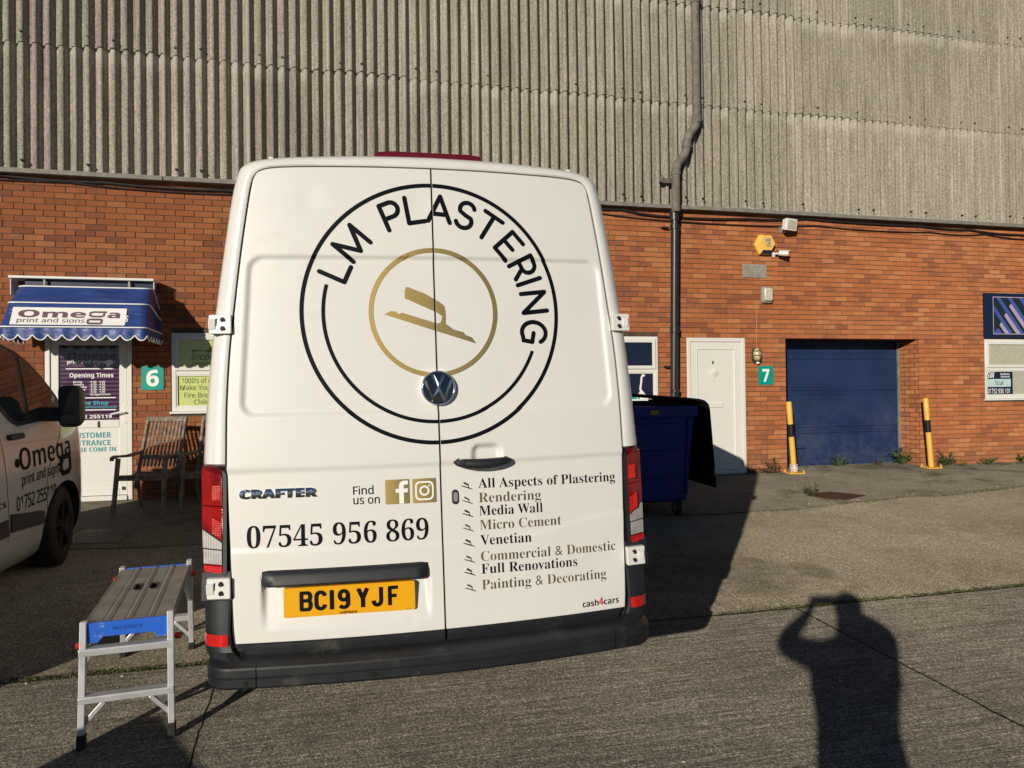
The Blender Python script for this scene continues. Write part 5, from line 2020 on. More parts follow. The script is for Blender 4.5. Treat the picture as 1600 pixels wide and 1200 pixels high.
# hinges
for sx in (-1, 1):
    for xc, zc, wd, ht in ((0.861, 1.921, 0.088, 0.078), (0.8795, 0.874, 0.090, 0.080)):
        mb = MB()
        x0, x1 = sx * xc - wd / 2, sx * xc + wd / 2
        mb.prism(*face_prism(rrect(x0, x1, zc - ht / 2, zc + ht / 2, 0.006), -0.06, 0.020))
        hg = mb.build('hinge', 'white_paint', van, smooth=0, bevel=0.004)
        ox = x0 + 0.018 if sx < 0 else x1 - 0.018                        # knuckle at the outer side
        mb = MB()
        mb.box(ox - 0.019, ox + 0.010, S(ox, zc) - 0.026, S(ox, zc) - 0.016, zc - 0.022, zc + 0.022)
        mb.build('hinge_knuckle', 'white_paint', hg, smooth=0, bevel=0.004)
        mb = MB()
        xk = ox + 0.012 * (-sx)
        mb.box(xk - 0.002, xk + 0.002, S(ox, zc) - 0.0225, S(ox, zc) - 0.015, zc - 0.024, zc + 0.024)
        for s2 in (-1, 1):
            px = ox - sx * 0.037
            pz = zc + s2 * 0.018
            mb.tube([(px, S(px, pz) - 0.015, pz), (px, S(px, pz) - 0.021, pz)], 0.0105, 14)
            mb.tube([(px, S(px, pz) - 0.021, pz), (px, S(px, pz) - 0.030, pz)], 0.0065, 6)
        mb.build('hinge_bolt', 'black_plastic', hg, smooth=30)
        if zc < 1:                                                        # dark moulding around the lower hinge
            mb = MB()
            mb.prism(*face_prism([(sx * 0.838 - 0.006 * sx, 0.935), (sx * 0.947, 0.935), (sx * 0.952, 0.82), (sx * 0.826, 0.82)], -0.09, -0.004))
            mb.build('hinge_surround', 'bumper', van, smooth=0, bevel=0.004)

# tail lights
TL = [(0.949, 1.348), (0.908, 1.352), (0.856, 1.330), (0.846, 1.302), (0.850, 0.925), (0.864, 0.917), (0.940, 0.922), (0.952, 0.962), (0.955, 1.15)]
for sx in (-1, 1):
    def tl(poly, d0, d1, tp=1.0):
        p = [(sx * x, z) for x, z in poly]
        return face_prism(p, d0 - 0.02, d1 - 0.02, tp)

    def wrap(p):
        return p
    mb = MB()
    out = TL
    cx = 0.90
    n_ = len(out)
    prof3 = [(1.0, 0.26), (1.0, 0.05), (0.99, 0.0), (0.98, -0.002)]
    rings = []
    for sc_, dp in prof3:
        rings.append([(sx * (cx + (x - cx) * (sc_ if dp < 0.05 else 1.0 + 0.12 * (dp - 0.05) * (x > 0.93))), S(x, z) + dp + 0.02 + (0.05 * sstep(0.925, 0.957, x) if dp < 0.05 else 0), z if abs(sc_ - 1) < 1e-6 else 1.135 + (z - 1.135) * (0.99 if sc_ > 0.97 else 0.985)) for x, z in out])
    mb.loft(rings, True, (False, True))
    tlh = mb.build('tail_light', 'lens_dark_red', van, smooth=40)
    lensdef = [('red_lens', 'lens_red', [(0.947, 1.335), (0.909, 1.340), (0.866, 1.318), (0.862, 1.300), (0.863, 1.192), (0.949, 1.192)]),
               ('red_lens', 'lens_red', [(0.949, 1.188), (0.863, 1.188), (0.864, 1.054), (0.949, 1.103)]),
               ('bright_lens', 'lens_red_bright', [(0.903, 1.275), (0.868, 1.275), (0.868, 1.215), (0.903, 1.215)]),
               ('bright_lens', 'lens_red_bright', [(0.905, 1.15), (0.868, 1.13), (0.868, 1.063), (0.905, 1.085)]),
               ('clear_lens', 'lens_clear', [(0.947, 1.095), (0.866, 1.048), (0.867, 1.022), (0.946, 1.024)]),
               ('clear_lens', 'lens_clear', [(0.945, 1.019), (0.867, 1.017), (0.867, 0.962), (0.942, 0.964)]),
               ('red_lens', 'lens_red_bright', [(0.941, 0.958), (0.866, 0.956), (0.866, 0.930), (0.936, 0.930), (0.941, 0.945)])]
    for q, (nm, mm, poly) in enumerate(lensdef):
        mb = MB()
        hi = 0.0 if nm == 'bright_lens' else -0.0015
        mb.prism([(sx * x, z) for x, z in poly], lambda u, v: (u, S(u, v) + 0.035 + 0.05 * sstep(0.925, 0.957, abs(u)), v), lambda u, v, hi=hi: (u, S(u, v) - 0.002 + hi - (0.0012 if nm == 'bright_lens' else 0) + 0.05 * sstep(0.925, 0.957, abs(u)), v))
        mb.build(nm, mm, tlh, smooth=0, bevel=0.0015)
    # black edge strip between lamp and door
    mb = MB()
    mb.prism(*face_prism([(sx * 0.862, 1.335), (sx * 0.848, 1.318), (sx * 0.846, 1.302), (sx * 0.850, 0.925), (sx * 0.864, 0.917), (sx * 0.8645, 0.93), (sx * 0.8605, 1.3)], -0.06, -0.0005))
    mb.build('lamp_seal', 'black_plastic', tlh, smooth=0)

# bumper: centre step and two wrap-round corners
def bpath(s):
    """plan path of the bumper's outer edge, s along x"""
    x = s
    return S(x, 0.55) - 0.030 - 0.052 * (1 - 0.15 * abs(x))


sec = [(-0.11, 0.616), (-0.092, 0.612), (-0.014, 0.592), (-0.004, 0.588), (0.0, 0.581), (0.001, 0.556), (-0.004, 0.553), (-0.004, 0.549), (0.001, 0.546), (0.001, 0.515), (-0.006, 0.505), (-0.03, 0.502), (-0.16, 0.502)]


def bump_ring(x, y, nx_, ny_, shrink=1.0):
    return [(x + nx_ * o_ * shrink, y + ny_ * o_ * shrink, z) for o_, z in sec]


mb = MB()
rings = []
for i in range(41):
    x = -0.733 + 1.466 * i / 40
    rings.append(bump_ring(x, bpath(x), 0, -1))
mb.loft(rings, False, (False, False))
bc = mb.build('bumper', 'bumper', van, smooth=22)
bc['label'] = 'scuffed centre step of the rear bumper'
for x in (-0.293, 0.290):
    mb = MB()
    mb.tube([(x, bpath(x) + 0.003, 0.531), (x, bpath(x) - 0.0055, 0.531)], 0.011, 14)
    mb.build('parking_sensor', 'black_paint', bc)
for sx in (-1, 1):
    mb = MB()
    path = []
    x = 0.737
    for i in range(8):
        xx = 0.737 + 0.075 * i / 7
        path.append((xx, bpath(xx), 0.10, -1.0))
    cx_, cy_ = 0.812, bpath(0.812) + 0.118
    for i in range(1, 10):
        a = pi / 2 * i / 9
        path.append((cx_ + 0.118 * sin(a), cy_ - 0.118 * cos(a), sin(a), -cos(a)))
    for i in range(1, 4):
        path.append((0.930 + 0.006 * i, cy_ + 0.12 * i, 1.0, 0.0))
    rings = []
    for px, py, nx_, ny_ in path:
        L_ = sqrt(nx_ * nx_ + ny_ * ny_)
        rings.append(bump_ring(sx * px, py, sx * nx_ / L_, ny_ / L_))
    mb.loft(rings, False, (True, False))
    # upright that carries the reflector up to the hinge
    K = [(0.836, 0.822), (0.842, 0.70), (0.838, 0.655), (0.824, 0.622), (0.794, 0.602), (0.745, 0.592)]
    outer = [(0.950, 0.822), (0.950, 0.70), (0.950, 0.655), (0.949, 0.622), (0.945, 0.603), (0.935, 0.586)]
    rings = []
    for (xi, zi), (xo, zo) in zip(K, outer):
        r_ = []
        sink = 0.060 * sstep(0.63, 0.59, zi)
        r_.append((sx * xi, S(xi, zi) + 0.06, zi))
        for t_, dv in ((0.0, 0.006), (0.06, -0.002), (0.3, -0.004), (0.62, 0.006), (0.82, 0.022), (0.94, 0.048), (1.0, 0.085)):
            xx = xi + (xo - xi) * t_
            yy = S(xx, zi) + dv + 0.006 - sink * (1 - sstep(0.80, 0.95, xx))
            r_.append((sx * xx, yy, zi + (zo - zi) * t_))
        r_.append((sx * (xo + 0.012), S(xo, zo) + 0.30, zo))
        rings.append(r_)
    mb.loft(rings, False, (True, False))
    bcn = mb.build('bumper_corner', 'bumper', van, smooth=26)
    mb = MB()
    dvt = ((0.0, 0.006), (0.06, -0.002), (0.3, -0.004), (0.62, 0.006), (0.82, 0.022), (0.94, 0.048), (1.0, 0.085))

    def rfn(u, v):
        t_ = 0.05 + 0.95 * u
        for (a, b), (c, d) in zip(dvt, dvt[1:]):
            if t_ <= c + 1e-9:
                dv = b + (d - b) * (t_ - a) / (c - a)
                break
        xx, zz = 0.842 + 0.1085 * t_, 0.646 + 0.045 * v
        return (sx * xx, S(xx, zz) + dv - 0.001, zz)
    mb.grid(rfn, 18, 2)
    mb.build('reflector', 'lens_red_bright', bcn, smooth=40)
    mb = MB()
    mb.tube([(sx * 0.777, bpath(0.777) + 0.003, 0.531), (sx * 0.777, bpath(0.777) - 0.006, 0.531)], 0.011, 14)
    mb.build('parking_sensor', 'black_paint', bcn)

# high level brake light, roof ends
mb = MB()
mb.prism([(-0.235, 2.640), (0.255, 2.640), (0.235, 2.667), (0.18, 2.672), (-0.16, 2.672), (-0.215, 2.667)], lambda u, v: (u, S(u, v) + 0.16, v), lambda u, v: (u, S(u, v) + 0.055, v))
mb.build('brake_light', 'lens_dark_red', van, smooth=0, bevel=0.004)
for sx in (-1, 1):
    mb = MB()
    mb.beam((sx * 0.655, S(0.655, 2.62) + 0.045, 2.6245), (sx * 0.655, 3.6, 2.634), 0.018, 0.012)
    mb.build('roof_gutter', 'white_paint', van, smooth=0, bevel=0.003)

# wheels, side rubbing strips, cab side windows, screen (mostly out of sight)
def wheel(parent, x, v, z, r, wd, sx, mt_rim='rim', name='wheel'):
    mb = MB()
    pr = [(-0.5, 0.62), (-0.5, 0.86), (-0.44, 0.96), (-0.30, 1.0), (0.30, 1.0), (0.44, 0.96), (0.5, 0.86), (0.5, 0.64), (0.42, 0.60)]
    rings = [[(x + sx * a * wd, v + r * f * cos(b), z + r * f * sin(b)) for b in [2 * pi * q / 40 for q in range(40)]] for a, f in pr]
    mb.loft(rings, True, (True, False))
    for q in range(60):                                                   # tread blocks
        b = 2 * pi * q / 60
        for a0, a1 in ((-0.40, -0.14), (-0.10, 0.10), (0.14, 0.40)):
            vs = []
            for rr_ in (0.985, 1.012):
                for a in (a0, a1):
                    for db in (0.0, 0.065):
                        vs.append((x + sx * a * wd, v + r * rr_ * cos(b + db), z + r * rr_ * sin(b + db)))
            mb.add(vs, [(0, 1, 3, 2), (4, 6, 7, 5), (0, 4, 5, 1), (2, 3, 7, 6), (0, 2, 6, 4), (1, 5, 7, 3)])
    wh = mb.build(name, 'tyre', parent, smooth=40)
    mb = MB()
    pr = [(0.40, 0.66), (0.47, 0.64), (0.45, 0.60), (0.18, 0.56), (0.14, 0.20)]
    rings = [[(x + sx * a * wd, v + r * f * cos(b), z + r * f * sin(b)) for b in [2 * pi * q / 40 for q in range(40)]] for a, f in pr]
    mb.loft(rings, True, (False, True))
    for q in range(5):
        for db in (-0.12, 0.12):
            b = 2 * pi * q / 5 + 0.3
            mb.beam((x + sx * 0.40 * wd, v + r * 0.12 * cos(b), z + r * 0.12 * sin(b)), (x + sx * 0.44 * wd, v + r * 0.62 * cos(b + db), z + r * 0.62 * sin(b + db)), 0.028, 0.03, up=(1, 0, 0))
    mb.tube([(x + sx * 0.1 * wd, v, z), (x + sx * 0.45 * wd, v, z)], r * 0.16, 14)
    mb.build('rim', mt_rim, wh, smooth=40)
    return wh


for sx in (-1, 1):
    for v in (1.35, 4.99):
        wheel(van, sx * 0.865, v, 0.338, 0.338, 0.225, sx)
        mb = MB()
        mb.prism([(v + 0.43 * cos(a), 0.34 + 0.43 * sin(a)) for a in [pi * q / 16 for q in range(17)]], lambda a, b: (sx * 0.80, a, b), lambda a, b: (sx * (0.992 if v < 3 else 0.935), a, b))
        mb.build('wheel_arch', 'black_plastic', van, smooth=0)
    mb = MB()
    mb.box(sx * 0.995 - 0.014, sx * 0.995 + 0.014, 1.85, 4.05, 0.62, 0.78)
    mb.build('rubbing_strip', 'black_plastic', van, smooth=0, bevel=0.006)
    mb = MB()
    mb.prism([(4.0, 1.42), (4.05, 2.0), (4.35, 2.02), (4.88, 1.5), (4.8, 1.4)], lambda a, b: (sx * 0.90, a, b), lambda a, b: (sx * (1.0 - 0.10 * max(0, b - 1.4) - 0.03 * max(0, a - 4.2)), a, b))
    mb.build('side_window', 'van_glass', van, smooth=0, bevel=0.004)
mb = MB()
mb.prism([(-0.82, 4.52, 2.40), (0.82, 4.52, 2.40), (0.86, 5.08, 1.68), (-0.86, 5.08, 1.68)], lambda a, b, c: (a, b, c - 0.03), lambda a, b, c: (a, b + 0.03, c + 0.012))
mb.build('windscreen', 'van_glass', van, smooth=0)
# ------------------------------------------------------------------ sign maker's van on the left
OA = radians(-7)
fwd2 = Vector((sin(radians(7)), cos(radians(7)), 0))
rt2 = Vector((cos(radians(7)), -sin(radians(7)), 0))
orig = Vector((-2.611, 3.279, 0)) - rt2 * 0.985
orig.z = gz(orig.y)
OM = Matrix.Translation(orig) @ Matrix.Rotation(OA, 4, 'Z') @ rotx(math.atan(GS))
ov = thing('small_van', 'dusty silver van lettered Omega parked on the left with its side in shade', 'van', mat=OM)
BELT = 1.30
XZ = [(0.16, 0.86), (0.22, 0.925), (0.32, 0.960), (0.45, 0.980), (0.62, 0.985), (0.80, 0.985), (0.95, 0.982), (1.05, 0.975), (1.15, 0.962), (1.23, 0.946), (1.30, 0.930)]
HY = [(0.0, 1.80), (0.06, 1.90), (0.25, 1.96), (1.5, 1.985), (2.6, 1.98), (3.0, 1.955), (3.3, 1.885), (3.6, 1.745), (3.9, 1.50), (4.12, 1.285), (4.35, 1.20), (4.6, 1.09), (4.78, 0.95), (4.87, 0.78), (4.90, 0.60)]
KY = [(0.0, 0.93), (0.06, 0.965), (0.3, 0.99), (1.2, 1.0), (3.9, 1.0), (4.15, 0.985), (4.35, 0.945), (4.55, 0.87), (4.72, 0.76), (4.84, 0.62), (4.90, 0.45)]


def lerp_tab(T, x):
    if x <= T[0][0]:
        return T[0][1]
    for (a, b), (c, d) in zip(T, T[1:]):
        if x <= c:
            return b + (d - b) * (x - a) / (c - a)
    return T[-1][1]


def smooth_tab(T, x, h=0.06):
    return sum(lerp_tab(T, x + h * k) for k in (-1, -0.5, 0, 0.5, 1)) / 5


def half_x(z):
    """half width of the body at height z (full height section)"""
    if z <= BELT:
        return lerp_tab(XZ, z)
    t = min(1.0, (z - BELT) / (1.98 - BELT))
    return 0.930 - 0.125 * t - 0.035 * t ** 6


def side_x(y, z):
    H = smooth_tab(HY, y)
    k = smooth_tab(KY, y)
    return half_x(z) * k


def om_ring(y):
    H = smooth_tab(HY, y)
    k = smooth_tab(KY, y)
    pts = []
    if H > BELT + 0.05:
        zs_ = [z for z, _ in XZ] + [BELT + (H - BELT) * t for t in (0.15, 0.3, 0.45, 0.6, 0.75, 0.86)]
    else:
        top = H - 0.07
        zs_ = [z * 1.0 if False else 0.16 + (z - 0.16) * (top - 0.16) / (1.30 - 0.16) for z, _ in XZ] + [top + 0.07 * t for t in (0.12, 0.24, 0.36, 0.5, 0.62, 0.74)]
    xs_ = []
    for z in zs_:
        xs_.append(half_x(z) * k)
    # rounded shoulder into the roof / bonnet
    zl, xl = zs_[-1], xs_[-1]
    rem = H - zl
    for a in (25, 50, 72, 90):
        zs_.append(zl + rem * sin(radians(a)))
        xs_.append(xl * (1 - 0.20 * (1 - cos(radians(a)))))
    for f in (0.6, 0.3, 0.0):
        zs_.append(H + 0.015 * (1 - f))
        xs_.append(xl * 0.8 * f)
    half = list(zip(xs_, zs_))
    return [(x, y, z) for x, z in half] + [(-x, y, z) for x, z in half[-2::-1]]


ys = [0.0, 0.02, 0.06, 0.15, 0.3] + [0.3 + 2.7 * k / 12 for k in range(1, 13)] + [3.0 + 1.9 * k / 34 for k in range(1, 35)]
mb = MB()
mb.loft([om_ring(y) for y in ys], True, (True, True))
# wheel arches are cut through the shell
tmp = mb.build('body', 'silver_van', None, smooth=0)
tmp.data.materials.append(MT['black_plastic'])
WY = (1.0, 3.93)
mb = MB()
for y in WY:
    for sx in (-1, 1):
        mb.loft([[(sx * a, y + 0.385 * cos(b), 0.335 + 0.385 * sin(b)) for b in [2 * pi * q / 48 for q in range(48)]] for a in (0.66, 1.10)], True, (True, True), 0)
cut = mb.build('cutter', 'black_plastic', None, smooth=0)
md = tmp.modifiers.new('arches', 'BOOLEAN')
md.operation = 'DIFFERENCE'
md.object = cut
md.solver = 'EXACT'
md.material_mode = 'TRANSFER'
dg = bpy.context.evaluated_depsgraph_get()
me = bpy.data.meshes.new_from_object(tmp.evaluated_get(dg))
for o_ in (tmp, cut):
    mm_ = o_.data
    bpy.data.objects.remove(o_)
    bpy.data.meshes.remove(mm_)
for p in me.polygons:
    p.use_smooth = True
me.set_sharp_from_angle(angle=radians(32))
ob = bpy.data.objects.new('body', me)
C.objects.link(ob)
ob.parent = ov
WM[ob] = WM[ov]
oside = lambda u, v, d: (side_x(u, v) + d, u, v)
oleft = lambda u, v, d: (-side_x(u, v) - d, u, v)
O = lambda geo, name, mat, par, d=0.002, ml=0.08: flat_geo(geo[0], geo[1], oside, name, mat, par, d, None, ml)
trim = [(0.9, 1.36), (0.9, 1.86), (2.0, 1.90), (3.0, 1.895), (3.28, 1.885), (3.50, 1.815), (3.64, 1.735), (3.80, 1.61), (3.97, 1.455), (4.06, 1.345), (3.95, 1.27), (3.25, 1.245), (3.17, 1.285), (3.02, 1.42), (2.75, 1.60), (2.45, 1.66), (1.7, 1.40)]
O(poly_geo(trim), 'window_trim', 'black_plastic', ov, 0.003)
for g_ in ([(2.52, 1.69), (2.50, 1.865), (3.0, 1.872), (3.27, 1.862), (3.445, 1.80), (3.42, 1.55), (3.40, 1.285), (3.275, 1.282), (3.22, 1.31), (3.05, 1.47), (2.77, 1.65)],
           [(3.495, 1.785), (3.58, 1.745), (3.72, 1.635), (3.86, 1.51), (3.93, 1.43), (3.85, 1.345), (3.46, 1.285)], [(1.0, 1.42), (1.0, 1.84), (2.40, 1.865), (2.36, 1.68), (1.75, 1.44)]):
    O(poly_geo(g_), 'side_window', 'van_glass', ov, 0.007)
for pts in ([(2.40, 1.88), (2.44, 1.66), (2.45, 1.2), (2.47, 0.7), (2.52, 0.40)], [(3.62, 0.45), (3.60, 0.62), (3.63, 0.85), (3.86, 1.10), (3.98, 1.27)], [(2.99, 1.40), (2.985, 1.22), (3.02, 0.62), (3.02, 0.40)]):
    O(stroke_outline(cat_rom(pts, 5), 0.007, flat=True), 'door_gap', 'seal', ov, 0.0015)
O(stroke_outline(cat_rom([(0.4, 1.19), (2.0, 1.19), (3.2, 1.12), (3.9, 1.10)], 6), 0.004, flat=True), 'waist_crease', 'grey_plastic', ov, 0.001)
mb = MB()
mb.prism(rrect(3.075, 3.275, 1.155, 1.197, 0.02, 6), lambda u, v: oside(u, v, -0.01), lambda u, v: oside(u, v, 0.035))
mb.build('door_handle', 'black_plastic', ov, smooth=40, bevel=0.006)
for a, b in ((0.65, 3.0), (3.04, 3.53)):
    mb = MB()
    pol = [(a, 0.475), (b, 0.455 if b < 3.2 else 0.44), (b - 0.01, 0.58 if b < 3.2 else 0.545), (a, 0.61)]
    pol = [p for i in range(4) for p in [tuple(pol[i][k] + (pol[(i + 1) % 4][k] - pol[i][k]) * t / 8 for k in (0, 1)) for t in range(8)]]
    mb.prism(pol, lambda u, v: oside(u, v, -0.01), lambda u, v: oside(u, v, 0.018))
    mb.build('rubbing_strip', simple('grey_strip', (0.05, 0.05, 0.052), 0.5), ov, smooth=40)
ink = 'vinyl_black'
O(text_in('Omega', 'bold', 3.20, 4.05, 0.905, 0.175, fat=-0.015, rise=0.02), 'lettering', ink, ov, 0.004, 0.03)
O(ring_geo(3.165, 0.975, 0, 0.035, n=20), 'logo_dot', ink, ov, 0.004)
O(text_in('print and signs', 'plain', 3.215, 3.82, 0.795, 0.082, fat=0.004, rise=0.015), 'lettering', ink, ov, 0.004, 0.03)
O(stroke_outline([(3.87, 0.925), (4.00, 0.93), (4.03, 0.90), (4.03, 0.82), (4.0, 0.795), (3.88, 0.79), (3.85, 0.82), (3.85, 0.905), (3.87, 0.925)], 0.045, flat=True), 'logo_loop', ink, ov, 0.0045, 0.03)
O(text_in('01752 255119', 'plain', 3.13, 3.75, 0.615, 0.105, fat=0.008, rise=0.005), 'phone_number', ink, ov, 0.004, 0.03)
O(text_in('ics', 'bold', 2.84, 2.985, 0.675, 0.055, fat=-0.01), 'lettering', ink, ov, 0.004, 0.03)
for sx in (-1, 1):
    for y in WY:
        wh_ = wheel(ov, sx * 0.865, y, 0.335, 0.335, 0.22, sx)
        if y > 2:                                                         # front wheels turned to the left
            T_ = Matrix.Translation((sx * 0.845, y, 0.335)) @ Matrix.Rotation(radians(9), 4, 'Z') @ Matrix.Translation((-sx * 0.865, -y, -0.335))
            for q in [wh_] + list(wh_.children):
                q.data.transform(T_)
mb = MB()
mb.prism([(-0.72, 3.20, 1.90), (0.72, 3.20, 1.90), (0.80, 4.05, 1.33), (-0.80, 4.05, 1.33)], lambda a, b, c: (a, b, c - 0.04), lambda a, b, c: (a, b + 0.022, c + 0.028))
mb.build('windscreen', 'van_glass', ov, smooth=0)
# door mirrors
for sx in (-1, 1):
    mb = MB()
    rings = []
    for y, f in ((3.60, 0.93), (3.605, 1.0), (3.66, 1.0), (3.73, 0.86), (3.77, 0.5)):
        rings.append([(sx * (1.17 + (x - 1.17) * f), y, 1.37 + (z - 1.37) * f) for x, z in rrect(1.085, 1.25, 1.205, 1.545, 0.05, 6)])
    mb.loft(rings, True, (True, True))
    mr = mb.build('mirror', 'black_plastic', ov, smooth=40)
    mb = MB()
    mb.box(min(sx * 0.88, sx * 1.11), max(sx * 0.88, sx * 1.11), 3.63, 3.72, 1.25, 1.37)
    mb.build('mirror_arm', 'black_plastic', mr, smooth=0, bevel=0.02)
    mb = MB()
    mb.prism(rrect(min(sx * 1.10, sx * 1.235), max(sx * 1.10, sx * 1.235), 1.325, 1.525, 0.04, 6), lambda u, v: (u, 3.599, v), lambda u, v: (u, 3.596, v))
    mb.prism(rrect(min(sx * 1.10, sx * 1.235), max(sx * 1.10, sx * 1.235), 1.225, 1.312, 0.03, 6), lambda u, v: (u, 3.599, v), lambda u, v: (u, 3.596, v))
    mb.build('mirror_glass', 'van_glass', mr, smooth=0)
for sx in (-1, 1):
    mb = MB()
    mb.prism([(sx * 0.93, 0.88), (sx * 0.88, 1.35), (sx * 0.82, 1.35), (sx * 0.84, 0.88)], lambda u, v: (u, 0.05, v), lambda u, v: (u, -0.012, v))
    mb.build('tail_light', 'lens_red', ov, smooth=0, bevel=0.006)

# ------------------------------------------------------------------ aluminium work platform
SY = 4.33
SM = Matrix.Translation((-0.925, SY, gz(3.78) + 0.005 + 0.022 * 0.6)) @ Matrix.Rotation(radians(4.6), 4, 'Z') @ rotx(0.022)
st_ = thing('work_platform', 'folding aluminium step platform with blue end caps beside the white van', 'step platform', mat=SM)
DZ = 0.548
YN = 0.505


def deckz(x):
    h = 0.0
    for c_ in (-0.092, 0.0, 0.092):
        h += 0.0075 * exp(-((x - c_) / 0.0055) ** 2) - 0.003 * exp(-((abs(x - c_) - 0.014) / 0.005) ** 2)
    return DZ + h


mb = MB()
nx_, ny_ = 128, 1
xs_ = [-0.178 + 0.356 * i / nx_ for i in range(nx_ + 1)]
slots = [(-0.058, -0.018, 0.015, 0.135), (0.020, 0.060, 0.015, 0.135)]
ysl = [-YN, 0.015, 0.135, YN]
vs = [(x, y, deckz(x)) for y in ysl for x in xs_]
fs = []
for j in range(3):
    for i in range(nx_):
        xm, ym = (xs_[i] + xs_[i + 1]) / 2, (ysl[j] + ysl[j + 1]) / 2
        if any(a < xm < b and c < ym < d for a, b, c, d in slots):
            continue
        a = j * (nx_ + 1) + i
        fs.append((a, a + 1, a + nx_ + 2, a + nx_ + 1))
mb.add(vs, fs)
for sx in (-1, 1):
    mb.box(sx * 0.180 - 0.003, sx * 0.180 + 0.003, -YN, YN, DZ - 0.055, DZ + 0.002)
    mb.box(min(sx * 0.178, sx * 0.15), max(sx * 0.178, sx * 0.15), -YN, YN, DZ - 0.055, DZ - 0.051)
mb.build('deck', 'alu_deck', st_, smooth=60, sharp_fix=False)
for a, b, c, d in slots:
    mb = MB()
    frame_rect_pts = rrect(a, b, c, d, 0.014)
    inn = rrect(a + 0.006, b - 0.006, c + 0.006, d - 0.006, 0.010)
    k = len(inn)
    o1 = [(x, y, deckz(x) + 0.003) for x, y in rrect(a - 0.003, b + 0.003, c - 0.003, d + 0.003, 0.016)]
    i1 = [(x, y, DZ + 0.002) for x, y in inn]
    i2 = [(x, y, DZ - 0.04) for x, y in inn]
    mb.loft([o1, i1, i2], True, (False, True))
    mb.build('hand_slot', 'black_plastic', st_, smooth=30)
for sy in (-1, 1):
    # blue end cap with its stepped lower edge
    pol = [(-0.172, 0.552), (0.166, 0.552), (0.176, 0.50), (0.186, 0.462), (0.128, 0.458), (0.108, 0.485), (-0.100, 0.485), (-0.125, 0.458), (-0.192, 0.462), (-0.180, 0.50)]
    mb = MB()
    mb.prism(pol, lambda u, v: (u, sy * (YN + 0.001), v), lambda u, v: (u, sy * (YN + 0.022), v))
    cap = mb.build('end_cap', 'blue_plastic', st_, smooth=0, bevel=0.004)
    if sy < 0:
        flat_geo(*text_in('WERNER', 'bold', -0.065, 0.065, 0.512, 0.018), lambda u, v, d: (u, -(YN + 0.022) - d, v), 'lettering', simple('dark_blue_moulding', (0.01, 0.07, 0.38), 0.4), cap, 0.001)
    for sx in (-1, 1):
        top = (sx * 0.181, sy * (YN + 0.010), 0.562 if sx < 0 else 0.575)
        bot = (sx * 0.187, sy * (YN + 0.055), 0.045)
        mb = MB()
        mb.beam(top, bot, 0.028, 0.042, up=(0, 1, 0))
        mb.build('leg', 'alu', st_, smooth=0, bevel=0.003)
        mb = MB()
        d_ = (Vector(bot) - Vector(top)).normalized()
        fx = Vector(bot) - d_ * 0.02
        mb.beam(fx, Vector(bot) + d_ * 0.044, 0.034, 0.050, up=(0, 1, 0))
        mb.build('foot', 'rubber', st_, smooth=0, bevel=0.004)
    for z, yy_ in ((0.425, YN + 0.022), (0.215, YN + 0.040)):
        mb = MB()
        xw = 0.198
        y0_, y1_ = sorted((sy * (yy_ + 0.024), sy * (yy_ - 0.012)))
        mb.box(-xw, xw, y0_ - 0.004, y1_ + 0.004, z - 0.014, z + 0.014)
        mb.box(-xw, xw, y0_ - 0.010, y1_ + 0.010, z + 0.0145, z + 0.020)
        mb.build('rung', 'alu', st_, smooth=0, bevel=0.003)
    for sx in (-1, 1):
        mb = MB()
        mb.beam((sx * 0.095, sy * (YN + 0.042), 0.197), (sx * 0.180, sy * (YN + 0.040), 0.105), 0.020, 0.022, up=(0, 1, 0))
        mb.build('brace', 'alu', st_, smooth=0, bevel=0.002)
        mb = MB()
        mb.beam((sx * 0.165, sy * (YN - 0.22), DZ - 0.05), (sx * 0.180, sy * (YN + 0.015), 0.33), 0.016, 0.016, up=(1, 0, 0))
        mb.build('stay', 'alu', st_, smooth=0)
        mb = MB()
        zz = 0.44 if sy < 0 else 0.50
        mb.tube([(sx * 0.196, sy * (YN - 0.03), zz), (sx * 0.222, sy * (YN - 0.03), zz)], 0.016, 12)
        mb.build('latch_knob', 'red_plastic', st_)

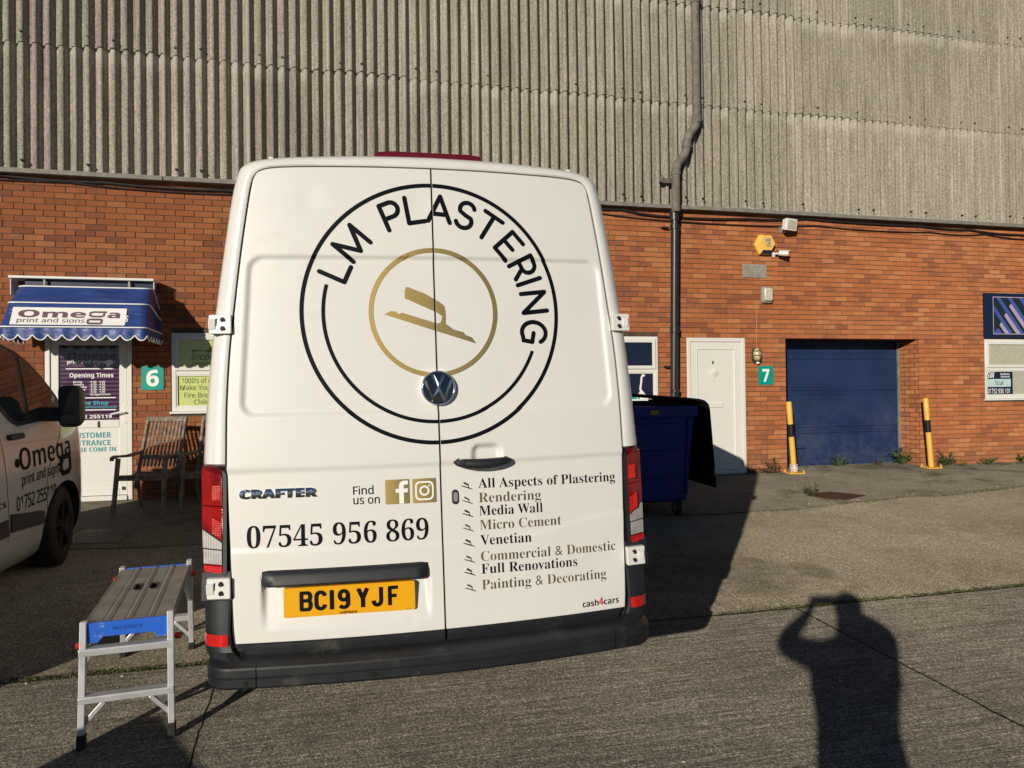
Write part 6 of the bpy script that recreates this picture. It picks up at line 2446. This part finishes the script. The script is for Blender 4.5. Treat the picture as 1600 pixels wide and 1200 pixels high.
# ------------------------------------------------------------------ wooden garden chairs
def make_chair(mw, label):
    t = thing('garden_chair', label, 'chair', mat=mw, group='weathered wooden chairs by the customer door')
    for sx in (-1, 1):
        mb = MB()
        mb.beam((sx * 0.275, -0.30, 0.0), (sx * 0.265, -0.20, 0.635), 0.035, 0.055, up=(0, 1, 0))
        mb.build('leg', 'wood', t, smooth=0, bevel=0.005)
        mb = MB()
        mb.beam((sx * 0.245, 0.30, 0.0), (sx * 0.245, 0.16, 0.44), 0.03, 0.05, up=(0, 1, 0))
        mb.build('leg', 'wood', t, smooth=0, bevel=0.005)
        mb = MB()
        mb.beam((sx * 0.225, 0.10, 0.26), (sx * 0.225, 0.44, 1.075), 0.032, 0.045, up=(0, 1, 0))
        mb.build('stile', 'wood', t, smooth=0, bevel=0.005)
        # arm with a dipped, rounded front
        mb = MB()
        prof = [(-0.34, 0.630), (-0.33, 0.652), (-0.25, 0.664), (-0.12, 0.655), (0.05, 0.650), (0.26, 0.668), (0.31, 0.664)]
        rings = []
        for y, z in prof:
            wd = 0.036 if y > -0.33 else 0.024
            rings.append([(sx * 0.265 - wd, y, z - 0.016), (sx * 0.265 + wd, y, z - 0.016), (sx * 0.265 + wd, y, z + 0.010), (sx * 0.265 - wd, y, z + 0.010)])
        mb.loft(rings)
        mb.build('armrest', 'wood', t, smooth=0, bevel=0.006)
    for z, h in ((1.052, 0.060), (0.615, 0.045)):
        mb = MB()
        y = 0.10 + (z - 0.26) * 0.417
        mb.box(-0.209, 0.209, y - 0.013, y + 0.013, z - h / 2, z + h / 2, mat=Matrix.Translation((0, y, z)) @ rotx(radians(-22.6)) @ Matrix.Translation((0, -y, -z)))
        mb.build('back_rail', 'wood', t, smooth=0, bevel=0.004)
    for k in range(9):
        x = -0.176 + 0.044 * k
        mb = MB()
        z0, z1 = 0.50, 1.024
        mb.beam((x, 0.10 + (z0 - 0.26) * 0.417, z0), (x, 0.10 + (z1 - 0.26) * 0.417, z1), 0.023, 0.011, up=(0, 1, 0))
        mb.build('slat', 'wood', t, smooth=0, bevel=0.003)
    for k in range(6):
        y = -0.215 + 0.078 * k
        mb = MB()
        z = 0.437 - 0.02 * sin(pi * k / 5)
        mb.box(-0.24, 0.24, y - 0.029, y + 0.029, z - 0.009, z + 0.009)
        mb.build('seat_slat', 'wood', t, smooth=0, bevel=0.004)
    mb = MB()
    mb.box(-0.25, 0.25, -0.236, -0.206, 0.385, 0.425)
    mb.box(-0.245, 0.245, 0.12, 0.15, 0.385, 0.42)
    for sx in (-1, 1):
        mb.box(sx * 0.236 - 0.011, sx * 0.236 + 0.011, -0.205, 0.22, 0.388, 0.424)
    mb.build('seat_frame', 'wood', t, smooth=0, bevel=0.004)
    return t


cm = lambda x, y, a: Matrix.Translation((x, y, gz(y) + 0.013)) @ Matrix.Rotation(radians(a), 4, 'Z')
c1 = make_chair(cm(-1.915, 9.315, -14), 'grey slatted wooden armchair next to the customer door, fully in view')
c2 = copy_tree(c1, cm(-1.245, 9.34, -8))
c2['label'] = 'slatted wooden armchair half hidden behind the white van'

# ------------------------------------------------------------------ wheeled bin with its lid hung open
BN = Matrix.Translation((3.48, 8.04, gz(8.04) + 0.026)) @ Matrix.Rotation(radians(-1.0), 4, 'Z') @ rotx(0.03)
bi = thing('waste_bin', 'big dark blue four wheeled bin with black lid hanging open beside the white door', 'bin', mat=BN)


def rr_ring(hx, hy, z, r, cx=0.0):
    return [(cx + x, y, z) for x, y in rrect(-hx, hx, -hy, hy, r, 5)]


mb = MB()
rings = [rr_ring(0.39, 0.56, 0.17, 0.05), rr_ring(0.415, 0.59, 0.19, 0.06), rr_ring(0.49, 0.655, 1.08, 0.07), rr_ring(0.492, 0.657, 1.10, 0.07), rr_ring(0.525, 0.685, 1.11, 0.08), rr_ring(0.527, 0.688, 1.225, 0.08), rr_ring(0.495, 0.655, 1.228, 0.07), rr_ring(0.45, 0.62, 0.6, 0.07), rr_ring(0.38, 0.55, 0.2, 0.06)]
mb.loft(rings, True, (True, True))
bb = mb.build('body', 'bin_blue', bi, smooth=45)


def binf(u, v, d):
    return (u, -(0.59 + (v - 0.19) * 0.073) - d, v)


mb = MB()
for pol in (rrect(-0.30, 0.30, 0.74, 1.04, 0.03),):
    mb.prism(pol, lambda u, v: binf(u, v, -0.004), lambda u, v: binf(u * 0.96, 0.89 + (v - 0.89) * 0.94, 0.016))
mb.build('side_panel', 'bin_blue', bb, smooth=0, bevel=0.006)
mb = MB()
for x in (-0.40, 0.39):
    mb.prism([(x - 0.014, 0.25), (x + 0.014, 0.25), (x + 0.014, 1.09), (x - 0.014, 1.09)], lambda u, v: binf(u, v, -0.004), lambda u, v: binf(u, v, 0.022))
mb.prism([(-0.36, 0.44), (0.36, 0.44), (0.36, 0.455), (-0.36, 0.455)], lambda u, v: binf(u, v, -0.004), lambda u, v: binf(u, v, 0.012))
mb.prism([(-0.38, 0.20), (0.38, 0.20), (0.38, 0.26), (-0.38, 0.26)], lambda u, v: binf(u, v, -0.004), lambda u, v: binf(u, v, 0.02))
mb.build('stiffening_rib', 'bin_blue', bb, smooth=0, bevel=0.005)
mb = MB()
mb.prism([(-0.07, 1.135), (0.03, 1.135), (0.03, 1.18), (-0.07, 1.18)], lambda u, v: (u, -0.686, v), lambda u, v: (u, -0.691, v))
mb.build('sticker', simple('ochre_sticker', (0.40, 0.24, 0.01), 0.5), bi, smooth=0)
mb = MB()
prof = [(0.06, 1.315), (0.35, 1.300), (0.50, 1.285), (0.56, 1.268), (0.598, 1.235), (0.615, 1.18), (0.655, 0.75), (0.695, 0.33)]
rings = []
for y in (-0.705, -0.69, 0.69, 0.705):
    e = 0.012 if abs(y) > 0.7 else 0.0
    up, dn = [], []
    for i, (x, z) in enumerate(prof):
        a, b = prof[max(0, i - 1)], prof[min(len(prof) - 1, i + 1)]
        tx_, tz_ = b[0] - a[0], b[1] - a[1]
        L_ = sqrt(tx_ * tx_ + tz_ * tz_)
        nx2, nz2 = -tz_ / L_, tx_ / L_
        up.append((x + nx2 * (0.016 - e), y, z + nz2 * (0.016 - e)))
        dn.append((x - nx2 * (0.016 - e), y, z - nz2 * (0.016 - e)))
    rings.append(up + dn[::-1])
mb.loft(rings, True, (True, True))
mb.box(0.50, 0.56, -0.66, 0.66, 1.19, 1.245)
ld = mb.build('lid', 'bin_black', bi, smooth=40)
mb = MB()
mb.box(0.672, 0.676, -0.7065, -0.70, 0.46, 0.55)
mb.build('lid_tag', 'yellow', ld, smooth=0)
for sx in (-1, 1):
    for sy in (-1, 1):
        mb = MB()
        cx_, cy_ = sx * 0.33, sy * 0.50
        mb.loft([[(cx_ + a, cy_ + r * cos(b), 0.098 + r * sin(b)) for b in [2 * pi * q / 24 for q in range(24)]] for a, r in ((-0.022, 0.07), (-0.022, 0.092), (-0.014, 0.098), (0.014, 0.098), (0.022, 0.092), (0.022, 0.07))], True, (True, True))
        cw = mb.build('castor', 'rubber', bi, smooth=40)
        mb = MB()
        mb.box(cx_ - 0.033, cx_ - 0.027, cy_ - 0.04, cy_ + 0.04, 0.06, 0.18).box(cx_ + 0.027, cx_ + 0.033, cy_ - 0.04, cy_ + 0.04, 0.06, 0.18).box(cx_ - 0.033, cx_ + 0.033, cy_ - 0.05, cy_ + 0.05, 0.165, 0.185)
        mb.tube([(cx_ - 0.034, cy_, 0.098), (cx_ + 0.034, cy_, 0.098)], 0.03, 12)
        mb.build('castor_fork', 'steel', cw, smooth=0)

# ------------------------------------------------------------------ bollards
def bollard(b, t, label, wrap):
    th_ = thing('bollard', label, 'bollard', b, group='yellow and black bollards either side of the garage door')
    b, t = Vector(b), Vector(t)
    d = (t - b)
    mb = MB()
    mb.tube([b, b + d * 0.52], 0.042, 20)
    mb.tube([b + d * 0.685, t - d * 0.008, t], [0.042, 0.042, 0.038], 20)
    mb.build('post', 'yellow', th_, world=True, smooth=40)
    mb = MB()
    mb.tube([b + d * 0.515, b + d * 0.69], 0.0432, 20)
    mb.build('black_band', 'black_paint', th_, world=True, smooth=40)
    mb = MB()
    pr = rrect(b.x - 0.13, b.x + 0.13, b.y - 0.11, b.y + 0.11, 0.02)
    mb.prism(pr, lambda u, v: (u, v, gz(v) + 0.005), lambda u, v: (u, v, gz(v) + 0.028))
    fl = mb.build('base_plate', 'yellow', th_, world=True, smooth=0, bevel=0.003)
    for sx in (-1, 1):
        for sy in (-1, 1):
            mb = MB()
            mb.tube([(b.x + sx * 0.105, b.y + sy * 0.085, gz(b.y) + 0.02), (b.x + sx * 0.105, b.y + sy * 0.085, gz(b.y) + 0.062)], 0.011, 8)
            mb.build('anchor_bolt', 'yellow', fl, world=True, smooth=40)
    if wrap:
        mb = MB()
        rg = []
        rr_ = random.Random(4)
        for k in range(7):
            p = b + d * (0.022 + 0.017 * k)
            rg.append([(p.x + (0.052 + rr_.uniform(0, 0.014)) * cos(a), p.y + (0.052 + rr_.uniform(0, 0.012)) * sin(a), p.z + rr_.uniform(-0.006, 0.006)) for a in [2 * pi * q / 16 for q in range(16)]])
        mb.loft(rg, True, (False, False))
        mb.build('plastic_wrap', simple('pale_film', (0.55, 0.48, 0.50), 0.35, var=0.2, vscale=40), th_, world=True, smooth=0)
    return th_


bollard((7.045, 10.02, gz(10.02) + 0.01), (6.915, 9.95, 1.565), 'leaning yellow and black bollard with white wrap at its foot, left of garage door', True)
bollard((9.545, 9.97, gz(9.97) + 0.01), (9.415, 9.93, 1.585), 'leaning yellow and black bollard right of the blue garage door', False)

# ------------------------------------------------------------------ covers in the ground
def cover(name, label, pts, mat, h, rim):
    mb = MB()
    mb.prism(pts, lambda u, v: (u, v, gz(v) + 0.006), lambda u, v: (u, v, gz(v) + h))
    o = tag(mb.build(name, mat, smooth=0, bevel=0.003), label, 'manhole cover')
    cx, cy = sum(p[0] for p in pts) / len(pts), sum(p[1] for p in pts) / len(pts)
    return o, cx, cy


o, cx, cy = cover('manhole_cover', 'rusty brown iron cover sunk in the concrete in front of the garage door', [(6.02, 8.33), (6.13, 8.02), (6.30, 7.93), (6.76, 8.13), (6.70, 8.22), (6.50, 8.47), (6.25, 8.44)], 'rust', 0.020, None)
R2 = random.Random(9)
cc_ = Vector((-2.12, 8.17, 0))
pts = [(-2.42, 7.90), (-1.90, 7.84), (-1.84, 8.42), (-2.38, 8.48)]
mb = MB()
mb.prism(pts, lambda u, v: (u, v, gz(v) + 0.006), lambda u, v: (u, v, gz(v) + 0.018))
for i in range(11):
    for j in range(12):
        x, y = -2.37 + 0.046 * i + 0.002 * j, 7.91 + 0.045 * j
        a = pi / 4 if (i + j) % 2 else -pi / 4
        dx_, dy_ = 0.014 * cos(a), 0.014 * sin(a)
        mb.beam((x - dx_, y - dy_, gz(y) + 0.019), (x + dx_, y + dy_, gz(y) + 0.019), 0.006, 0.006)
tag(mb.build('drain_cover', 'iron', smooth=0), 'square chequered iron drain cover in the shade by the left van', 'manhole cover')

# ------------------------------------------------------------------ weeds and moss
def weed(x, y, size, n, label, mat='leaf', sq=1.0, seed=1):
    rr_ = random.Random(seed)
    t = thing('weed', label, 'weed', (x, y, gz(y) + 0.012), group='weeds along the wall foot')
    mb = MB()
    ms = MB()
    for k in range(n):
        a = rr_.uniform(0, 2 * pi)
        ln = size * rr_.uniform(0.35, 1.0)
        el = rr_.uniform(0.25, 1.25)
        tip = Vector((cos(a) * cos(el) * ln * sq, sin(a) * cos(el) * ln * 0.55, sin(el) * ln))
        mid = tip * 0.5 + Vector((0, 0, 0.12 * ln))
        ms.tube([(0, 0, 0), mid, tip], [0.004, 0.003, 0.0015], 4)
        for q in range(rr_.randint(4, 8)):
            p = Vector((0, 0, 0)).lerp(mid, rr_.uniform(0.4, 1)) if rr_.random() < 0.35 else mid.lerp(tip, rr_.uniform(0, 1))
            la = rr_.uniform(0, 2 * pi)
            le = rr_.uniform(-0.3, 0.9)
            l = size * rr_.uniform(0.10, 0.22)
            d = Vector((cos(la) * cos(le), sin(la) * cos(le), sin(le)))
            s_ = d.cross(Vector((0, 0, 1))).normalized() * l * rr_.uniform(0.22, 0.36)
            up = Vector((0, 0, l * 0.06))
            mb.add([p, p + d * l * 0.45 + s_ + up, p + d * l, p + d * l * 0.45 - s_ + up], [(0, 1, 2), (0, 2, 3)])
    mb.build('leaves', mat, t, smooth=0, sharp_fix=False)
    ms.build('stems', mat, t, smooth=0)
    return t


weed(6.70, 10.06, 0.30, 22, 'dry brown weed against the brick left of the first bollard', 'leaf_dry', 1.3, 3)
weed(6.40, 10.10, 0.16, 8, 'tiny dry weed by the white door step', 'leaf_dry', 1.0, 4)
weed(8.24, 10.50, 0.26, 26, 'straggly green weed growing at the foot of the blue garage door', 'leaf', 1.3, 5)
weed(9.42, 10.42, 0.33, 40, 'bushy dark weed in the right corner of the garage opening', 'leaf', 1.2, 6)
weed(9.98, 10.08, 0.30, 36, 'leafy green weed just right of the second bollard', 'leaf', 1.4, 7)
weed(10.75, 10.0, 0.20, 26, 'low spreading weed near the wall under the letting window', 'leaf', 1.7, 8)
weed(11.38, 9.72, 0.22, 26, 'low weed at the far right edge of the concrete', 'leaf', 1.8, 9)
weed(11.55, 10.11, 0.20, 18, 'small upright weed at the wall foot below the letting window', 'leaf', 1.0, 10)
weed(10.2, 9.98, 0.14, 14, 'scrap of green weed between the two larger clumps by the wall', 'leaf', 1.8, 11)
weed(6.10, 8.30, 0.22, 24, 'yellowish grass tuft on the corner of the rusty cover', 'moss', 1.2, 12)
weed(8.95, 10.46, 0.15, 14, 'small flat weed on the garage threshold', 'leaf_dry', 2.0, 13)

mb = MB()
rr_ = random.Random(11)


def tuft(x, y, h, n, spread):
    for _ in range(n):
        px, py = x + rr_.gauss(0, spread), y + rr_.gauss(0, spread * 0.7)
        a = rr_.uniform(0, 2 * pi)
        l = h * rr_.uniform(0.4, 1.0)
        wd = 0.0035 * rr_.uniform(0.7, 1.6)
        b = Vector((px, py, gz(py) + 0.004))
        s_ = Vector((cos(a) * wd, sin(a) * wd, 0))
        tip = b + Vector((rr_.uniform(-0.6, 0.6) * l, rr_.uniform(-0.6, 0.6) * l, l))
        mb.add([b - s_, b + s_, tip], [(0, 1, 2)])


x = -2.2
while x < 9:
    dens = 0.5 + 0.5 * sin(x * 1.9 + 0.6) * sin(x * 0.7)
    if rr_.random() < 0.25 + 0.75 * dens:
        tuft(x, 4.635 + rr_.gauss(0, 0.012), 0.010 + 0.012 * dens, 9, 0.014)
    x += 0.012
x = 3.9
while x < 11:
    if rr_.random() < 0.8:
        tuft(x, apron_edge(x) - 0.02, 0.022, 6, 0.025)
    x += 0.025
for y0_ in range(90):
    y = 1.5 + y0_ * 0.035
    if rr_.random() < 0.3:
        tuft(3.24 + rr_.gauss(0, 0.006), y, 0.010, 4, 0.007)
for _ in range(620):
    x = rr_.uniform(6.35, 12.8)
    tuft(x, rr_.uniform(9.9, 10.14) if not 7.05 < x < 9.5 else rr_.uniform(10.4, 10.6), 0.035, 5, 0.03)
tag(mb.build('moss', 'moss', smooth=0, sharp_fix=False), 'moss and short grass in the slab joints and kerb edge', 'moss', kind='stuff')

mb = MB()
rr_ = random.Random(31)
for k in range(420):
    if k < 170:
        x = rr_.uniform(-3.0, 11.5)
        y = 4.64 + rr_.gauss(0, 0.09)
    elif k < 330:
        x = rr_.uniform(3.8, 12.0)
        y = apron_edge(x) + rr_.gauss(0, 0.12)
    else:
        x, y = rr_.uniform(-2.0, 11.0), rr_.uniform(2.8, 9.8)
    if 4.85 < y < 9.3 and -0.6 < x < 1.6:
        continue
    r_ = rr_.uniform(0.003, 0.009)
    zz = gz(y) + r_ * 0.4 + (0.012 if y > apron_edge(x) else 0.003)
    pts = [(x + r_ * rr_.uniform(0.7, 1.3) * cos(a), y + r_ * rr_.uniform(0.7, 1.3) * sin(a)) for a in [pi / 3 * q for q in range(6)]]
    mb.loft([[(px, py, zz - r_ * 0.6) for px, py in pts], [(px, py, zz + r_ * 0.1) for px, py in pts], [(x + (px - x) * 0.5, y + (py - y) * 0.5, zz + r_ * 0.6) for px, py in pts]], True, (False, True))
tag(mb.build('loose_grit', simple('pale_grit', (0.34, 0.31, 0.26), 0.9, var=0.5, vscale=40), smooth=0), 'loose grit and small stones along the joint and kerb edge', 'gravel', kind='stuff')

# ------------------------------------------------------------------ invented builder's bag, out of frame, added to cast the shadow by the step
BGP = Vector((sin(SUN_AZ), cos(SUN_AZ), 0)) * -0.11 + Vector((cos(SUN_AZ), -sin(SUN_AZ), 0)) * -2.80
bg_ = thing('shadow_caster_bag', 'invented white bulk bag, out of view, added to cast the shadow by the step', 'bag', mat=Matrix.Translation((BGP.x, BGP.y, gz(BGP.y))) @ Matrix.Rotation(-SUN_AZ, 4, 'Z'))
mb = MB()
rings = []
for z, h, sag in ((0.0, 0.33, 0), (0.04, 0.35, 0), (0.4, 0.365, 0), (0.66, 0.355, 0), (0.77, 0.345, 0.03), (0.765, 0.33, 0.04), (0.62, 0.30, 0.02)):
    rings.append([(x, y, z - sag * (0.5 + 0.5 * sin(3.1 * x * 5 + y * 4)) - (0.11 * sstep(-0.2, 0.34, x) if z > 0.7 else 0)) for x, y in rrect(-h, h, -h, h, 0.08, 6)])
mb.loft(rings, True, (True, True))
mb.build('sack', 'bag', bg_, smooth=50)
for sx in (-1, 1):
    for sy in (-1, 1):
        mb = MB()
        mb.tube([(sx * 0.335, sy * 0.20, 0.60), (sx * 0.36, sy * 0.22, 0.50), (sx * 0.37, sy * 0.26, 0.46), (sx * 0.36, sy * 0.30, 0.50), (sx * 0.335, sy * 0.31, 0.60)], 0.012, 6)
        mb.build('lifting_loop', 'bag', bg_)

# ------------------------------------------------------------------ the photographer, standing behind the camera and casting the long shadow
ph_c = CAM - fw * 0.014 - CR * 0.045 - CU * 0.012
PHM = Matrix((CR, CU, -fw)).transposed().to_4x4()
PHM.translation = ph_c
mb = MB()
mb.prism(rrect(-0.074, 0.074, -0.036, 0.036, 0.010), lambda u, v: (u, v, 0.0), lambda u, v: (u, v, 0.008))
phn = thing('mobile_phone', 'slim dark mobile phone held up in both hands by the photographer', 'phone', mat=PHM)
mb.build('case', 'black_plastic', phn, smooth=0, bevel=0.002)
mb = MB()
mb.prism(rrect(-0.070, 0.070, -0.033, 0.033, 0.008), lambda u, v: (u, v, 0.0081), lambda u, v: (u, v, 0.0087))
mb.build('screen', 'van_glass', phn, smooth=0)

un, nn_ = Vector((sin(SUN_AZ), cos(SUN_AZ), 0)), Vector((cos(SUN_AZ), -sin(SUN_AZ), 0))


def NU(n, u, h):
    p = un * u + nn_ * n
    return Vector((p.x, p.y, h))


gp = gz(-0.31)
SK, ED, RD = [], [], []


def jt(p, r, parent=None):
    SK.append(Vector(p))
    RD.append(r if isinstance(r, tuple) else (r, r))
    if parent is not None:
        ED.append((parent, len(SK) - 1))
    return len(SK) - 1


pel = jt(NU(0.115, -0.33, 0.98), (0.235, 0.16))
wst = jt(NU(0.115, -0.33, 1.14), (0.225, 0.155), pel)
che = jt(NU(0.115, -0.335, 1.36), (0.215, 0.155), wst)
shc = jt(NU(0.115, -0.33, 1.49), (0.175, 0.12), che)
nek = jt(NU(0.115, -0.305, 1.60), 0.085, shc)
hd0 = jt(NU(0.118, -0.275, 1.69), 0.078, nek)
hd1 = jt(NU(0.12, -0.265, 1.785), (0.085, 0.095), hd0)
hd2 = jt(NU(0.12, -0.275, 1.85), (0.070, 0.080), hd1)
for sg, side in ((-1, 'l'), (1, 'r')):
    hip = jt(NU(0.115 + sg * 0.095, -0.33, 0.90), 0.095, pel)
    kn = jt(NU(0.115 + sg * 0.10, -0.31, 0.50), 0.065, hip)
    an = jt(NU(0.115 + sg * 0.10, -0.35, 0.09 + gp), 0.045, kn)
    toe = jt(NU(0.115 + sg * 0.11, -0.35, 0.0) + fw * 0.17 + Vector((0, 0, 0.035 + gp)), (0.045, 0.032), an)
    if sg > 0:
        jt(NU(0.225, -0.31, 1.61), 0.085, shc)  # extra bulk by the neck, added to fill out the cast shadow
    sh = jt(NU(0.115 + sg * 0.185, -0.335, 1.50), 0.088, shc)
    el = jt(NU(-0.275, -0.16, 1.50) if sg < 0 else NU(0.325, -0.21, 1.625), 0.080, sh)
    pe = ph_c + CR * (sg * 0.088) - fw * 0.006
    wr = jt(pe + CR * (sg * 0.028) - CU * 0.055 - fw * 0.05, 0.030, el)
    pm_ = jt(pe + CR * (sg * 0.010) - CU * 0.012 - fw * 0.022, (0.024, 0.014), wr)
    for q in range(4):
        off = CU * (0.032 - 0.019 * q)
        k1 = jt(pe + off + CR * (sg * 0.014) - fw * 0.004, 0.0095, pm_)
        k2 = jt(pe + off - CR * (sg * 0.004) - fw * (-0.004), 0.0085, k1)
        jt(pe + off - CR * (sg * 0.020) - fw * (-0.004) , 0.0075, k2)
    k1 = jt(pe - CU * 0.022 - fw * 0.030 - CR * (sg * 0.004), 0.011, pm_)
    jt(pe - CU * 0.010 - fw * 0.026 - CR * (sg * 0.030), 0.009, k1)
me = bpy.data.meshes.new('person')
me.from_pydata([tuple(p) for p in SK], ED, [])
po = bpy.data.objects.new('person', me)
C.objects.link(po)
md = po.modifiers.new('skin', 'SKIN')
md.use_smooth_shade = True
ss = po.modifiers.new('sub', 'SUBSURF')
ss.levels = ss.render_levels = 1
for k, v in enumerate(me.skin_vertices[0].data):
    v.radius = RD[k]
    v.use_root = (k == 0)
dg = bpy.context.evaluated_depsgraph_get()
bme = bpy.data.meshes.new_from_object(po.evaluated_get(dg))
bpy.data.objects.remove(po)
for nm in ('trouser', 'cloth', 'skin', 'black_plastic'):
    bme.materials.append(MT[nm])
wr_pts = [p for p, r in zip(SK, RD) if r == (0.030, 0.030)]
for p in bme.polygons:
    c_ = p.center
    if c_.z > 1.60 and min((c_ - (CAM + CR * (-0.16))).length, (c_ - (CAM + CR * 0.06)).length, (c_ - (CAM - CR * 0.05)).length) < 0.14 or ((c_ - NU(0.12, -0.27, 1.78)).length < 0.16 and c_.z > 1.64):
        p.material_index = 2
    elif c_.z < 0.10:
        p.material_index = 3
    else:
        p.material_index = 1 if c_.z > 0.95 else 0
    p.use_smooth = True
pr_root = thing('person', 'person in dark jacket holding a phone up in both hands to take the picture', 'person', NU(0.115, -0.33, gp))
inv = WM[pr_root].inverted()
bme.transform(inv)
pb = bpy.data.objects.new('body', bme)
C.objects.link(pb)
pb.parent = pr_root
WM[pb] = WM[pr_root]
hc = NU(0.12, -0.275, 1.815)
mb = MB()
mb.ball(hc - fw * 0.012, 0.088, 0.098, 0.082, 20, 12)
mb.build('hair', 'hair', pr_root, world=True)
mb = MB()
mb.ball(NU(0.185, -0.335, 1.60), 0.165, 0.13, 0.125, 20, 12)
mb.build('hood', 'cloth', pr_root, world=True)  # added to close the gap beside the neck in the cast shadow
mb = MB()
for sg in (-1, 1):
    mb.ball(hc + fw * 0.078 + CR * (sg * 0.032) - Vector((0, 0, 0.035)), 0.012, 0.012, 0.010, 10, 6)
mb.build('eyes', 'upvc', pr_root, world=True)
mb = MB()
mb.ball(hc + fw * 0.095 - Vector((0, 0, 0.06)), 0.013, 0.018, 0.020, 10, 6)
mb.ball(hc + fw * 0.080 - Vector((0, 0, 0.10)), 0.026, 0.012, 0.007, 10, 6)
for sg in (-1, 1):
    mb.ball(hc + CR * (sg * 0.088) - Vector((0, 0, 0.05)), 0.010, 0.020, 0.030, 10, 6)
mb.build('face_features', 'skin', pr_root, world=True)
